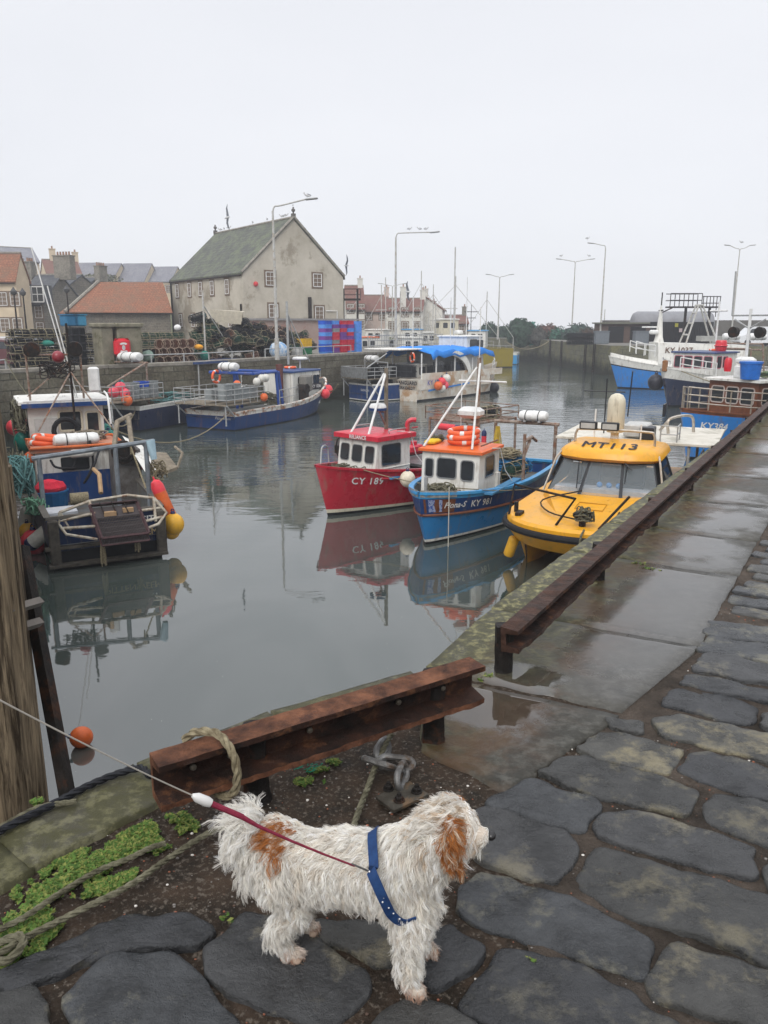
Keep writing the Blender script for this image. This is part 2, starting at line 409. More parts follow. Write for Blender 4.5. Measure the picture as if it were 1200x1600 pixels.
# --- stones
def stone(mb, poly, top=.0, dep=.05, inset=.011, rough=.009, cols=None, dome=.003, jag=.011):
    """one sett: ragged outline, worn rounded arris, slightly domed top"""
    P = [Vector((p[0], p[1], 0)) for p in poly]
    # round the corners, resample
    Q = []
    n = len(P)
    for i in range(n):
        a, b, c = P[i - 1], P[i], P[(i + 1) % n]
        l1 = min(.024, (a - b).length * .3); l2 = min(.024, (c - b).length * .3)
        Q += [b + (a - b).normalized() * l1, b + (a - b).normalized() * l1 * .3 + (c - b).normalized() * l2 * .3, b + (c - b).normalized() * l2]
    per = sum((Q[i] - Q[i - 1]).length for i in range(len(Q))); N = max(20, int(per / (.018 if P[0].y < 4.5 else .035))); out = []
    seg = [(Q[i], Q[(i + 1) % len(Q)]) for i in range(len(Q))]; k = 0; acc = 0; 
    for i in range(N):
        d = per * i / N
        while acc + (seg[k][1] - seg[k][0]).length < d: acc += (seg[k][1] - seg[k][0]).length; k += 1
        out.append(seg[k][0].lerp(seg[k][1], (d - acc) / max(1e-9, (seg[k][1] - seg[k][0]).length)))
    ctr = sum(out, Vector()) / N; sd_ = random.random() * 50
    out = [p + Vector((mnoise.noise(Vector((p.x * 14, p.y * 14, sd_))), mnoise.noise(Vector((p.x * 14, p.y * 14, sd_ + 9))), 0)) * jag * 1.6 for p in out]
    mr_ = min((p - ctr).length for p in out)
    tx, ty = random.uniform(-.02, .02), random.uniform(-.02, .02)
    def H(p, base): return top + base + (p.x - ctr.x) * tx + (p.y - ctr.y) * ty + rough * mnoise.noise(Vector((p.x * 9, p.y * 9, sd_))) + rough * .5 * mnoise.noise(Vector((p.x * 30, p.y * 30, sd_)))
    rings = []
    for ins, zz in ((0, -dep), (.001, -inset * .75), (inset * .3, -inset * .25), (inset, 0), (inset * 2.1, .0006)):
        if ins is not None:
            r_ = []
            for p in out:
                d = (ctr - p); l = d.length; q = p + d / l * min(ins * 1.2, l * .4); r_.append(Vector((q.x, q.y, H(q, zz))) if zz > -dep else Vector((q.x, q.y, top - dep)))
            rings.append(r_)
    for f_ in (.3, .55, .8):
        rings.append([Vector(((q := rings[4][i].lerp(ctr, f_)).x, q.y, H(q, dome * f_))) for i in range(N)])
    vs = [p for r_ in rings for p in r_] + [Vector((ctr.x, ctr.y, H(ctr, dome)))]
    fs = []
    for i in range(len(rings) - 1):
        for j in range(N): fs.append((i * N + j, i * N + (j + 1) % N, (i + 1) * N + (j + 1) % N, (i + 1) * N + j))
    b_ = (len(rings) - 1) * N
    for j in range(N): fs.append((b_ + j, b_ + (j + 1) % N, len(vs) - 1))
    k0 = len(mb.v); mb.add(vs, fs)
    if cols is not None: cols += [random.choice(TONES)] * len(vs)
TONES = [(1, 1, 1), (.8, .82, .85), (1.15, 1.12, 1.02), (.68, .7, .74), (.95, 1, 1.05), (1.3, 1.25, 1.08), (.85, .84, .78)]
z5 = lambda L_: [(700 + x / 2.4, 1200 + y / 2.4) for x, y in L_]
z4 = lambda L_: [(700 + x / 2.4, 900 + y / 2.4) for x, y in L_]
zd = lambda L_: [(320 + x / 2.5, 1200 + y / 2.5) for x, y in L_]
def grow(Q, d):
    n = len(Q); A_ = sum(Q[i].x * Q[(i + 1) % n].y - Q[(i + 1) % n].x * Q[i].y for i in range(n)); s_ = 1 if A_ > 0 else -1; out = []
    for i in range(n):
        e1 = (Q[i] - Q[i - 1]).normalized(); e2 = (Q[(i + 1) % n] - Q[i]).normalized(); m_ = Vector((e1.y + e2.y, -e1.x - e2.x, 0)) * s_
        out.append(Q[i] + m_.normalized() * d * min(1.6, 2 / max(.9, m_.length)))
    return out
HAND = [
 z5([(145,120),(320,35),(430,75),(570,130),(550,170),(490,235),(330,190)]),
 z5([(100,142),(170,135),(440,240),(495,290),(415,420),(345,415),(100,330),(90,230)]),
 z4([(330,730),(500,665),(790,745),(940,800),(895,890),(600,830)]),
 z5([(545,205),(600,170),(740,165),(960,230),(1145,295),(1140,410),(950,370),(580,260)]),
 z5([(500,380),(545,300),(700,320),(850,380),(1230,490),(1300,520),(1300,740),(1200,735),(1010,640),(720,560),(490,450)]),
 z5([(50,430),(130,385),(480,490),(640,570),(770,655),(720,790),(500,710),(50,545)]),
 z5([(830,665),(1000,700),(1300,800),(1300,1010),(1160,980),(760,840),(750,800)]),
 z5([(60,870),(200,670),(400,710),(620,810),(870,950),(930,1080),(700,1180),(250,1010),(70,900)]),
 zd([(870,640),(960,620),(1080,690),(1075,730),(930,850),(830,810)]),
 zd([(0,790),(5,700),(150,570),(330,600),(640,800),(650,850),(480,1000),(320,960),(30,820)]),
 zd([(420,600),(650,590),(720,640),(745,760),(640,735),(430,640)]),
 zd([(650,990),(840,880),(900,910),(1050,1000),(1120,1100),(620,1110)]),
 z5([(965,130),(1030,100),(1110,105),(1300,150),(1300,320),(1200,285),(975,205)]),
 z5([(1185,380),(1210,350),(1400,400),(1400,500),(1215,470)]),
 z4([(600,530),(735,545),(735,582),(610,565)]),
 z4([(480,645),(560,590),(640,585),(870,650),(830,735),(600,690)]),
 z4([(770,545),(850,515),(1010,550),(1200,590),(1320,610),(1320,720),(1200,690),(1030,650),(800,590)]),
 z4([(870,730),(920,660),(1000,660),(1200,715),(1330,740),(1330,870),(1200,835),(1050,800)]),
 z4([(810,480),(850,415),(960,410),(1170,490),(1130,555),(940,510)]),
 z4([(1175,560),(1180,510),(1300,520),(1300,590)]),
 z4([(870,400),(900,365),(1010,385),(1200,430),(1300,450),(1300,490),(1200,470),(1000,430)]),
 z4([(915,350),(960,290),(1060,300),(1300,360),(1300,425),(1200,400),(1050,375)]),
 z4([(930,270),(985,220),(1300,270),(1300,345),(1200,320),(1050,290)]),
 z4([(955,210),(990,165),(1300,195),(1300,260),(1200,245),(1000,222)]),
 [(95,1556),(180,1488),(275,1490),(335,1560),(372,1600),(372,1650),(150,1650)],
 [(0,1550),(52,1542),(80,1600),(95,1660),(-40,1660),(-60,1570)],
 [(105,1470),(200,1432),(300,1430),(335,1446),(300,1475),(180,1482),(20,1545),(-10,1530)],
]
paving = MB(); cols = []
hp = []
for k, P in enumerate(HAND):
    Q = [G(x, y, 0) for x, y in P]; Q = grow(Q, .011)
    if Q[0].y < 0: continue
    hp.append([(q.x, q.y) for q in Q]); stone(paving, Q, top=random.uniform(-.004, .006), cols=cols)
# courses further along the quay and outside the picture
u = -6.5
while u < 40:
    w = random.uniform(.15, .2) * (1 + max(0, u) * .012); v = BORD_V + random.uniform(-.07, .04)
    while v < (3.8 if u < 12 else 6.5):
        l = random.uniform(.28, .6); g_ = .022
        c = xy(u + w / 2, v + l / 2)
        qs = [xy(u + g_ + random.uniform(-.01, .01), v + g_), xy(u + g_ + random.uniform(-.012, .012), v + l - g_), xy(u + w - g_ * .4, v + l - g_), xy(u + w - g_ * .4, v + g_)]
        bad = (c.y < 3.95 and c.x > -2.2 and c.x < 2.6 + max(0, c.y - 3) * .3 and c.y > .7) or any(inpoly(q.x, q.y, P) for q in qs + [c] for P in hp)
        if not bad and c.y > -3: stone(paving, qs, top=random.uniform(-.006, .005), cols=cols, inset=.013, jag=.004)
        v += l
    u += w
STONE = M('wet_setts', (.052, .053, .054), (.018, .0185, .019), rough=.31, scale=7, bump=.9, bscale=26, attr='tone', c3=(.135, .122, .088), s3=2.8, rvar=.2, detail=9)
pv_ = paving.build('cobbled_paving', STONE, smooth=False)
ca = pv_.data.color_attributes.new('tone', 'FLOAT_COLOR', 'POINT'); ca.data.foreach_set('color', np.array([(*c, 1) for c in cols], dtype=np.float32).ravel())
pv_.data.polygons.foreach_set('use_smooth', [True] * len(pv_.data.polygons)); tag(pv_, kind='structure')
# mortar / earth the stones sit in
def sheet(name, x0, x1, y0, y1, step, hf, mat, keep):
    nx = int((x1 - x0) / step) + 1; ny = int((y1 - y0) / step) + 1; vs = []; fs = []
    ok = {}
    for j in range(ny):
        for i in range(nx):
            x = x0 + i * step; y = y0 + j * step; ok[(i, j)] = keep(x, y); vs.append((x, y, hf(x, y)))
    for j in range(ny - 1):
        for i in range(nx - 1):
            if ok[(i, j)] and ok[(i + 1, j)] and ok[(i, j + 1)] and ok[(i + 1, j + 1)]:
                a = j * nx + i; fs.append((a, a + 1, a + nx + 1, a + nx))
    o = MB().add(vs, fs).build(name, mat); o.data.polygons.foreach_set('use_smooth', [True] * len(o.data.polygons)); return tag(o, kind='structure')
def inland(x, y, m=.0):
    return inpoly(x, y, poly)
def soil_h(x, y):
    n = mnoise.noise(Vector((x * 3, y * 3, 1))) * .012 + mnoise.noise(Vector((x * 11, y * 11, 4))) * .008 + mnoise.noise(Vector((x * 35, y * 35, 4))) * .005
    return -.018 + n
MORT = M('mortar_joints', (.14, .112, .09), (.04, .032, .025), rough=.8, scale=5, bump=1.6, bscale=55, c3=(.045, .036, .028), s3=1.7, rvar=.2)
sheet('earth_bed', -3.0, 4.2, .2, 5.2, .03, soil_h, SOIL, lambda x, y: inland(x + .03, y - .02) and inland(x - .06, y + .05) and (uv((x, y))[1] < 1.06 or x < .42))
sheet('mortar_bed', -.2, 9.2, .2, 12, .03, lambda x, y: soil_h(x, y) * .6 - .002 + .003 * mnoise.noise(Vector((x * 60, y * 60, 7))), MORT, lambda x, y: uv((x, y))[1] > .8 and x > .35 and inland(x, y) and (uv((x, y))[1] > 1.0 or uv((x, y))[0] > -1.1))
sheet('mortar_bed', 0, 46, 9, 58, .5, lambda x, y: -.014, MORT, lambda x, y: uv((x, y))[1] > .9 and inland(x, y) and uv((x, y))[0] > 8)
# slabs of the strip along the edge
slabs = MB()
def slab(qs, top, th=.06):
    n = 14; A, B, C_, D_ = [Vector((q[0], q[1], 0)) for q in qs]; vs = []; fs = []
    for j in range(n + 1):
        for i in range(n + 1):
            p = A.lerp(B, i / n).lerp(D_.lerp(C_, i / n), j / n)
            e = min(i, n - i, j, n - j); z = top + .006 * mnoise.noise(Vector((p.x * 1.7, p.y * 1.7, 2))) + .002 * mnoise.noise(Vector((p.x * 14, p.y * 14, 2)))
            if e == 0: z -= .004; p = p + Vector((mnoise.noise(p * 9), mnoise.noise(p * 9 + Vector((5, 5, 5))), 0)) * .012
            vs.append((p.x, p.y, z))
    for j in range(n):
        for i in range(n): a = j * (n + 1) + i; fs.append((a, a + 1, a + n + 2, a + n + 1))
    rim = [i for i in range(n + 1)] + [(j + 1) * (n + 1) - 1 for j in range(1, n + 1)] + [n * (n + 1) + i for i in range(n - 1, -1, -1)] + [j * (n + 1) for j in range(n - 1, 0, -1)]
    b_ = len(vs)
    for r_ in rim: vs.append((vs[r_][0], vs[r_][1], top - th))
    for k in range(len(rim)): l = (k + 1) % len(rim); fs.append((rim[l], rim[k], b_ + k, b_ + l))
    slabs.add(vs, fs)
us = [0.02, 1.35, 2.3, 3.55, 4.9, 6.6]
while us[-1] < END: us.append(us[-1] + random.uniform(1.3, 1.9))
for a, b in zip(us[:-1], us[1:]):
    s_ = random.uniform(.42, .5) if a < 30 else .5
    g_ = .002
    slab([xy(a + g_, .0), xy(a + g_, BORD_V - .03), xy(b - g_, BORD_V - .03), xy(b - g_, .0)], .0 + random.uniform(-.001, .001))
# the apron where the quay turns, behind the short rail
slab([(.155, 3.35), (.30, 2.52), (.93, 2.93), (.595, 4.15)][0:1] + [(.62, 2.62), (.98, 2.98), (1.53, 3.62)] , -.004) if False else None
q1 = [(.20, 3.37), (.22, 2.60), (.45, 2.42), (1.55, 3.63)]
slab([(.17, 3.34), (.14, 2.66), (.42, 2.39), (.96, 2.93)], -.004)
slab([(.20, 3.40), (.98, 2.96), (1.55, 3.62), (.60, 4.16)], .0)
# coping stones along the bend
cope = [(-3.2, -.1), (-2.3, .87), (-1.62, 1.60), (-1.24, 2.15), (-.9, 2.55), (-.47, 2.94), (.13, 3.33)]
for (x0, y0), (x1, y1) in zip(cope[:-1], cope[1:]):
    d = Vector((x1 - x0, y1 - y0, 0)).normalized(); n_ = Vector((d.y, -d.x, 0)); w_ = random.uniform(.26, .34)
    a = Vector((x0, y0, 0)) + d * .008; b = Vector((x1, y1, 0)) - d * .008
    slab([a, a + n_ * w_, b + n_ * w_, b], random.uniform(.0, .015), .09)
sl = slabs.build('quay_slabs', SLAB); sl.data.polygons.foreach_set('use_smooth', [True] * len(sl.data.polygons)); tag(sl, kind='structure')

# ---- far part of this quay beyond the bend of view is the same strip
# ---- rusty rails
RUST = M('rusty_iron', (.075, .036, .024), (.022, .013, .010), rough=.5, scale=14, bump=1., bscale=30, c3=(.05, .035, .03), s3=5, detail=8)
RUSTR = M('rust_orange', (.20, .085, .045), (.04, .018, .012), rough=.65, scale=11, bump=1., bscale=26, c3=(.07, .03, .02), s3=7, detail=8)
DARKI = M('dark_iron', (.022, .018, .016), (.010, .009, .008), rough=.55, scale=9, bump=.6, bscale=26, c3=(.05, .022, .012), s3=6)
WEBSHADE = M('shaded_web_rust', (.045, .020, .013), (.012, .009, .008), rough=.6, scale=8, bump=.8, bscale=24, c3=(.09, .04, .02), s3=9)  # rust with the shade inside the channel put into its colour
def rail_beam(mb, a, b, w=.085, h=.15, seg=60, jag=.006, flange=.014):
    """a rolled channel beam laid along a->b, web upright, ragged with rust"""
    a, b = Vector(a), Vector(b); d = (b - a).normalized(); s_ = Vector((d.y, -d.x, 0)).normalized(); up = Vector((0, 0, 1))
    prof = [(-w/2, h/2), (w/2, h/2), (w/2, h/2 - flange * 1.4), (-w/2 + flange*1.6, h/2 - flange * 2.4), (-w/2 + flange*1.6, -h/2 + flange * 2.4), (w/2, -h/2 + flange * 1.4), (w/2, -h/2), (-w/2, -h/2)]
    vs = []; n = len(prof)
    for i in range(seg + 1):
        p = a.lerp(b, i / seg)
        for k, (q, z) in enumerate(prof):
            c = p + s_ * q + up * z
            nn = mnoise.noise(c * 28 + Vector((k, 0, 0))) * jag + mnoise.noise(c * 9) * jag
            vs.append(c + s_ * nn + up * nn * (1 if z > 0 else -1))
    fs = [(i * n + j, i * n + (j + 1) % n, (i + 1) * n + (j + 1) % n, (i + 1) * n + j) for i in range(seg) for j in range(n)]
    fs += [tuple(range(n - 1, -1, -1)), tuple(range(seg * n, seg * n + n))]
    k0 = len(mb.m); mb.add(vs, fs)
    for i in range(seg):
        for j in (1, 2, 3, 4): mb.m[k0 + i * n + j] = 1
def clump_post(mb, c, w, z0, z1):
    vs = []; n = 10; m_ = 8; sd_ = random.random() * 9
    for i in range(m_ + 1):
        z = z0 + (z1 - z0) * i / m_
        for j in range(n):
            a = 2 * PI * j / n; k = w * (1 + .18 * mnoise.noise(Vector((math.cos(a) * 2, math.sin(a) * 2, z * 9 + sd_)))) * (1.25 if i == 0 else 1)
            sq = 1 / max(abs(math.cos(a)), abs(math.sin(a))); sq = .6 + .4 * sq
            vs.append((c[0] + math.cos(a) * k * sq, c[1] + math.sin(a) * k * sq, z))
    fs = [(i * n + j, i * n + (j + 1) % n, (i + 1) * n + (j + 1) % n, (i + 1) * n + j) for i in range(m_) for j in range(n)] + [tuple(range(m_ * n, m_ * n + n))]
    mb.add(vs, fs)
sr = thing('mooring_rail', 'short rusty iron rail beam with a rope looped round it, above the chain', 'rail', (-.15, 2.45, 0))
m_ = MB(); A_ = D(243, 1222, 2.14); B_ = D(745, 1062, 2.78)
rail_beam(m_, A_, B_, w=.10, h=.15, seg=120, jag=.0035)
m_.build('beam', [RUSTR, WEBSHADE], sr, smooth=True, org=sr.location)
for (px, py, t_, dz) in ((675, 1132, .87, 0), (372, 1262, .28, 0)):
    c = A_.lerp(B_, t_); d_ = (B_ - A_).normalized(); n_ = Vector((-d_.y, d_.x, 0)).normalized()
    mm = MB(); clump_post(mm, c + n_ * .055, .042, -.03, c.z + .055); mm.build('post', DARKI, sr, smooth=True, org=sr.location)
for t_ in (.1, .2, .43, .72, .88):
    mm = MB()
    c = A_.lerp(B_, t_); s_ = Vector((d_.y, -d_.x, 0)).normalized(); mt = Matrix.Rotation(PI / 2, 4, 'X'); mt = Matrix.Rotation(math.atan2(d_.y, d_.x), 4, 'Z') @ mt
    mm.lathe(c - s_ * .02, [(.011, 0), (.011, .008), (.006, .012)], 7, mt); mm.build('bolt', M('bolt_metal', (.16, .14, .11), rough=.5, metal=.4), sr, org=sr.location)
# long rail
lr = thing('mooring_rail', 'long dark rusty rail on stub posts running along the quay edge', 'rail', (.55, 3.3, 0))
A2 = D(797, 1000, 3.27); zt = A2.z
rd = Vector((.523, .852, 0)); 
dR = Vector((5.9 - A2.x, 12.35 - A2.y, 0)).normalized()
B2 = A2 + dR * 30
m_ = MB(); rail_beam(m_, A2, A2 + dR * 12, w=.09, h=.115, seg=200, jag=.009); rail_beam(m_, A2 + dR * 12.004, B2, w=.09, h=.115, seg=90, jag=.009)
m_.build('beam', [RUST, WEBSHADE], lr, smooth=True, org=lr.location)
k = .06
while k < 29:
    c = A2 + dR * k; c2 = c + Vector((-dR.y, dR.x, 0)) * .05; mm = MB(); clump_post(mm, (c2.x, c2.y), .042, -.03, zt + .02 + random.uniform(.01, .035)); mm.build('post', DARKI, lr, smooth=True, org=lr.location)
    k += 1.55
# ropes on the short rail
ROPE = M('old_rope', (.30, .26, .17), (.13, .105, .065), rough=.9, scale=30, bump=.5, bscale=120)
ROPEG = M('weathered_rope', (.17, .16, .11), (.06, .055, .035), rough=.9, scale=30, bump=.5, bscale=120)
ROPEB = M('black_rope', (.022, .024, .028), (.010, .010, .012), rough=.6, scale=30)
c = A_.lerp(B_, .17); s_ = Vector((d_.y, -d_.x, 0)).normalized(); f_ = d_
loop = [c - s_ * .085 - f_ * .09 + Vector((0, 0, .06)), c - s_ * .06 - f_ * .06 + Vector((0, 0, .092)), c + Vector((0, 0, .10)) - f_ * .01, c + s_ * .065 + f_ * .01 + Vector((0, 0, .07)), c + s_ * .085 + f_ * .02 + Vector((0, 0, 0)),
        c + s_ * .07 + f_ * .01 + Vector((0, 0, -.08)), c + s_ * .0 - f_ * .02 + Vector((0, 0, -.105)), c - s_ * .08 - f_ * .04 + Vector((0, 0, -.06)), c - s_ * .1 - f_ * .09 + Vector((0, 0, .03))]
mm = MB(); rope_mb(mm, smoothpath(loop, 8), .014, turns=9); tag(mm.build('rope_loop', ROPE, smooth=True), 'thick beige rope looped round the left end of the short rusty rail', 'rope')
def grope(name, pts, r, mat, label, turns=9, cat='rope'):
    mm = MB(); rope_mb(mm, smoothpath(pts, 8), r, turns=turns); return tag(mm.build(name, mat, smooth=True), label, cat)
grope('mooring_rope', [G(235, 1212, .06), G(215, 1200, .035), G(150, 1222, .03), G(80, 1258, .03), G(0, 1298, .03), G(-60, 1335, .03), G(-140, 1390, .03)], .013, ROPEB, 'black laid rope lying along the stone quay edge at left')
grope('mooring_rope', [G(120, 1252, .03), G(60, 1262, .03), G(0, 1292, .02), G(-60, 1318, .02), G(-140, 1370, .02)], .009, ROPEG, 'thin grey green rope just behind the black rope on the quay edge')
grope('mooring_rope', [G(372, 1290, .012), G(330, 1300, .016), G(265, 1340, .014), G(200, 1385, .016), G(120, 1425, .016), G(40, 1465, .02), G(0, 1490, .018), G(-60, 1530, .016)], .0095, ROPEG, 'dark twisted rope lying over soil from the rail down to the lower left')
grope('mooring_rope', [G(258, 1318, .014), G(235, 1325, .02), G(200, 1342, .02), G(150, 1362, .018), G(90, 1398, .02), G(40, 1432, .02), G(-10, 1458, .018), G(-60, 1490, .018)], .0085, ROPEG, 'frayed grey rope lying through the green moss')
grope('mooring_rope', [G(-30, 1478, .012), G(5, 1470, .024), G(30, 1462, .034), G(36, 1475, .024), G(12, 1500, .02), G(-30, 1502, .016)], .011, ROPEG, 'knotted rope end at the lower left beside the moss')
grope('mooring_rope', [G(612, 1148, .035), G(604, 1160, .05), G(590, 1190, .03), G(575, 1230, .018), G(556, 1280, .016), G(548, 1320, .014)], .0105, ROPEG, 'straight worn rope running from the chain shackle to the ground behind the dog')
mm = MB(); rope_mb(mm, smoothpath([G(556, 1090, .0), G(560, 1082, .05), G(566, 1084, .05), G(572, 1094, .0)], 6), .010); tag(mm.build('rope_eye', ROPE, smooth=True), 'small rope eye poking over the quay edge behind the short rail', 'rope')
# chain plate
STEEL = M('galvanised_worn', (.22, .22, .215), (.08, .075, .07), rough=.45, scale=14, metal=.5, bump=.4, bscale=50, c3=(.10, .07, .05), s3=8)
cp = G(628, 1248, 0)
ch = thing('chain_anchor', 'bolted steel plate with heavy chain links beside the short rail', 'chain', cp)
mm = MB(); ang = R(38); mm.box((0, 0, .008), (.15, .10, .016), rz=ang, bev=.003); mm.build('base_plate', M('plate_iron', (.06, .055, .045), (.03, .026, .02), rough=.6, scale=20, bump=.5, c3=(.11, .07, .04), s3=12), ch, smooth=True)
for (dx, dy) in ((-.01, -.035), (.05, .015), (-.045, .03)):
    mm = MB(); mm.lathe((dx, dy, .016), [(.019, 0), (.019, .004)], 16); mm.lathe((dx, dy, .02), [(.014, 0), (.014, .012), (.011, .014)], 6); mm.lathe((dx, dy, .034), [(.008, 0), (.007, .01)], 10); mm.build('bolt', DARKI, ch, smooth=True)
def link_mb(c, L_, w, r, mt):
    p = []; 
    for i in range(8): a = -PI / 2 + PI * i / 7; p.append(Vector((L_ + math.cos(a) * w, math.sin(a) * w, 0)))
    for i in range(8): a = PI / 2 + PI * i / 7; p.append(Vector((-L_ + math.cos(a) * w, math.sin(a) * w, 0)))
    q = MB(); q.tube([Vector(c) + mt @ x for x in p], r, 8, close=True); return q
for (px, py, z, L_, rz_, rx_) in ((628, 1212, .035, .03, 75, 75), (618, 1192, .03, .035, -12, 12), (592, 1192, .035, .03, 150, 35), (598, 1172, .03, .028, 70, 70)):
    p = G(px, py, z) - cp
    link_mb(p, L_, .028, .0115, Matrix.Rotation(R(rz_), 3, 'Z') @ Matrix.Rotation(R(rx_), 3, 'X')).build('chain_link', STEEL, ch, smooth=True)
# ---- weeds, moss, pebbles
def leaves(name, blobs, label, mats, n=1500, size=.006):
    vs = []; fs = []; mi = []
    mb = MB()
    for (cx, cy, rx, ry, a, wt) in blobs:
        for i in range(int(n * wt)):
            r_ = math.sqrt(random.random()); t_ = random.random() * 2 * PI
            x = r_ * math.cos(t_) * rx; y = r_ * math.sin(t_) * ry; X = cx + x * math.cos(a) - y * math.sin(a); Y = cy + x * math.sin(a) + y * math.cos(a)
            if mnoise.noise(Vector((X * 11, Y * 11, 3))) + .6 * mnoise.noise(Vector((X * 40, Y * 40, 3))) < -.42 + r_ * .5: continue
            z = max(soil_h(X, Y), -.012) + random.uniform(.001, .014) * (1 - r_ * .6); s_ = size * random.choice((.35, .5, .7, 1, 1.5)) * random.uniform(.8, 1.2); az = random.random() * 6.3; tl = random.uniform(-.7, .7)
            d1 = Vector((math.cos(az), math.sin(az), tl)) * s_; d2 = Vector((-math.sin(az), math.cos(az), random.uniform(-.5, .5))) * s_ * .6; c = Vector((X, Y, z))
            mb.mat(random.choice((0, 0, 1, 1, 2))); mb.add([c - d1, c + d2, c + d1, c - d2], [(0, 1, 2, 3)])
    return tag(mb.build(name, mats), label, 'plants', kind='stuff')
MOSS = [M('moss_green', (.09, .155, .03), (.05, .10, .02), rough=.7, scale=40), M('moss_yellow', (.18, .20, .05), (.11, .13, .035), rough=.7, scale=40), M('moss_dark', (.05, .10, .02), rough=.7, scale=40)]
def bl(px, py, rx, ry, a=0, w=1): p = G(px, py, 0); return (p.x, p.y, rx, ry, a, w)
leaves('moss', [bl(190, 1325, .26, .08, .65, 3.2), bl(130, 1350, .2, .085, .7, 2.6), bl(235, 1290, .14, .04, .6, 1.2), bl(90, 1405, .15, .06, .7, 1.3), bl(40, 1450, .1, .07, .6, 1.2), bl(20, 1485, .08, .06, .5, 1), bl(45, 1340, .05, .05, .5, .45), bl(52, 1250, .03, .03, 0, .2), bl(170, 1380, .14, .03, .7, .8)],
       'bright green and yellow moss between the ropes at lower left', MOSS, n=4200, size=.0065)
leaves('moss', [bl(500, 1200, .05, .03, .4, .8), bl(485, 1215, .06, .03, .2, .7), bl(520, 1188, .03, .03, .2, .3)], 'small green weed tuft below the short rail', MOSS, n=1200)
leaves('moss', [bl(765, 1055, .06, .035, .3, 1), bl(745, 1048, .04, .03, .3, .5)], 'green weed tuft at the foot of the first long rail post', MOSS, n=1100, size=.008)
leaves('moss', [bl(990, 880, .12, .05, -.45, 1), bl(1010, 888, .1, .03, -.45, .7)], 'green weed growing in the slab joint under the long rail', MOSS, n=900, size=.011)
leaves('moss', [bl(838, 945, .06, .03, .3, .6), bl(835, 1500, .04, .012, -.4, .25), bl(358, 1430, .03, .02, 0, .2)], 'tiny green weed specks in the joints of the paving and coping', MOSS, n=600)
net = MB()
for i in range(9):
    a = random.random() * 6; p = G(random.uniform(468, 500), random.uniform(1192, 1208), .012)
    net.tube(smoothpath([p + Vector((math.cos(a + j) * .02, math.sin(a + j * 1.7) * .015, random.uniform(0, .012))) for j in range(4)], 4), .0016, 4)
tag(net.build('net_scrap', M('green_twine', (.02, .22, .14), rough=.7)), 'scrap of green twine on the weeds below the short rail', 'twine')
pb = MB()
for i in range(9000):
    x = random.uniform(-1.6, .75) if i < 3000 else random.uniform(.3, 2.6); y = random.uniform(.75, 2.9) if i < 3000 else random.uniform(.75, 4.2)
    if not inland(x, y) or (i >= 3000 and uv((x, y))[1] < 1.1): continue
    if any(inpoly(x, y, P) for P in hp): continue
    s_ = random.choice((.0015, .002, .003, .003, .0045)) * random.uniform(.7, 1.4); pb.mat(random.choice((0, 0, 1, 1, 2, 3, 3)))
    pb.sphere((x, y, (soil_h(x, y) if i < 3000 else soil_h(x, y) * .6 - .002) + s_ * .3), s_, 5, 3, (1, random.uniform(.6, 1), .6))
tag(pb.build('gravel', [M('pebble_grey', (.18, .165, .15)), M('pebble_brown', (.09, .06, .045)), M('pebble_white', (.6, .57, .52)), M('pebble_red', (.26, .10, .06))]), 'pebbles and grit scattered in the wet earth', 'gravel', kind='stuff')
# ================= DOG =================
def capsule(mb, a, b, ra, rb, n=14):
    a, b = Vector(a), Vector(b); k = max(2, int((b - a).length / (min(ra, rb) * .5)) + 1)
    for i in range(k + 1): t = i / k; mb.sphere(a.lerp(b, t), ra + (rb - ra) * t, n, 9)
def blob_mesh(segs, voxel=.006, smooth=6):
    mb = MB()
    for (a, b, ra, rb) in segs: capsule(mb, a, b, ra, rb)
    o = mb.build('tmp', [], None)
    md = o.modifiers.new('r', 'REMESH'); md.mode = 'VOXEL'; md.voxel_size = voxel; md.use_smooth_shade = True
    if smooth: sm = o.modifiers.new('s', 'SMOOTH'); sm.iterations = smooth; sm.factor = .5
    dg = bpy.context.evaluated_depsgraph_get(); me = bpy.data.meshes.new_from_object(o.evaluated_get(dg)); old = o.data
    bpy.data.objects.remove(o); bpy.data.meshes.remove(old)
    return me
DG = G(560, 1490, 0); dog = thing('dog', 'small shaggy white dog with tan ears and a navy harness standing on the setts', 'dog', DG)
pt = lambda x, y, Y: D(x, y, Y)
rump = pt(432, 1325, 1.70); loin = pt(480, 1355, 1.70); mid = pt(545, 1352, 1.69); chest = pt(620, 1365, 1.66); 
wither = pt(625, 1330, 1.67); brisket = pt(650, 1410, 1.63)
neck = pt(662, 1330, 1.65); head = pt(706, 1293, 1.63); muz = pt(733, 1310, 1.61); nose = pt(752, 1306, 1.60)
hfN = G(452, 1497, .0); hfF = G(477, 1455, .0); ffN = G(642, 1552, .0); ffF = G(662, 1489, .0)
up = lambda p, z: Vector((p.x, p.y, z))
segs = [(rump, loin, .070, .080), (loin, mid, .080, .083), (mid, chest, .083, .09), (wither, chest, .05, .075), (chest, brisket, .075, .055), (wither, neck, .055, .058), (chest, neck, .082, .072),
        (neck, head, .064, .063), (head, pt(712, 1300, 1.62), .063, .054), (pt(712, 1304, 1.62), muz, .042, .03), (muz, nose, .03, .021), (rump, pt(425, 1350, 1.69), .06, .055)]
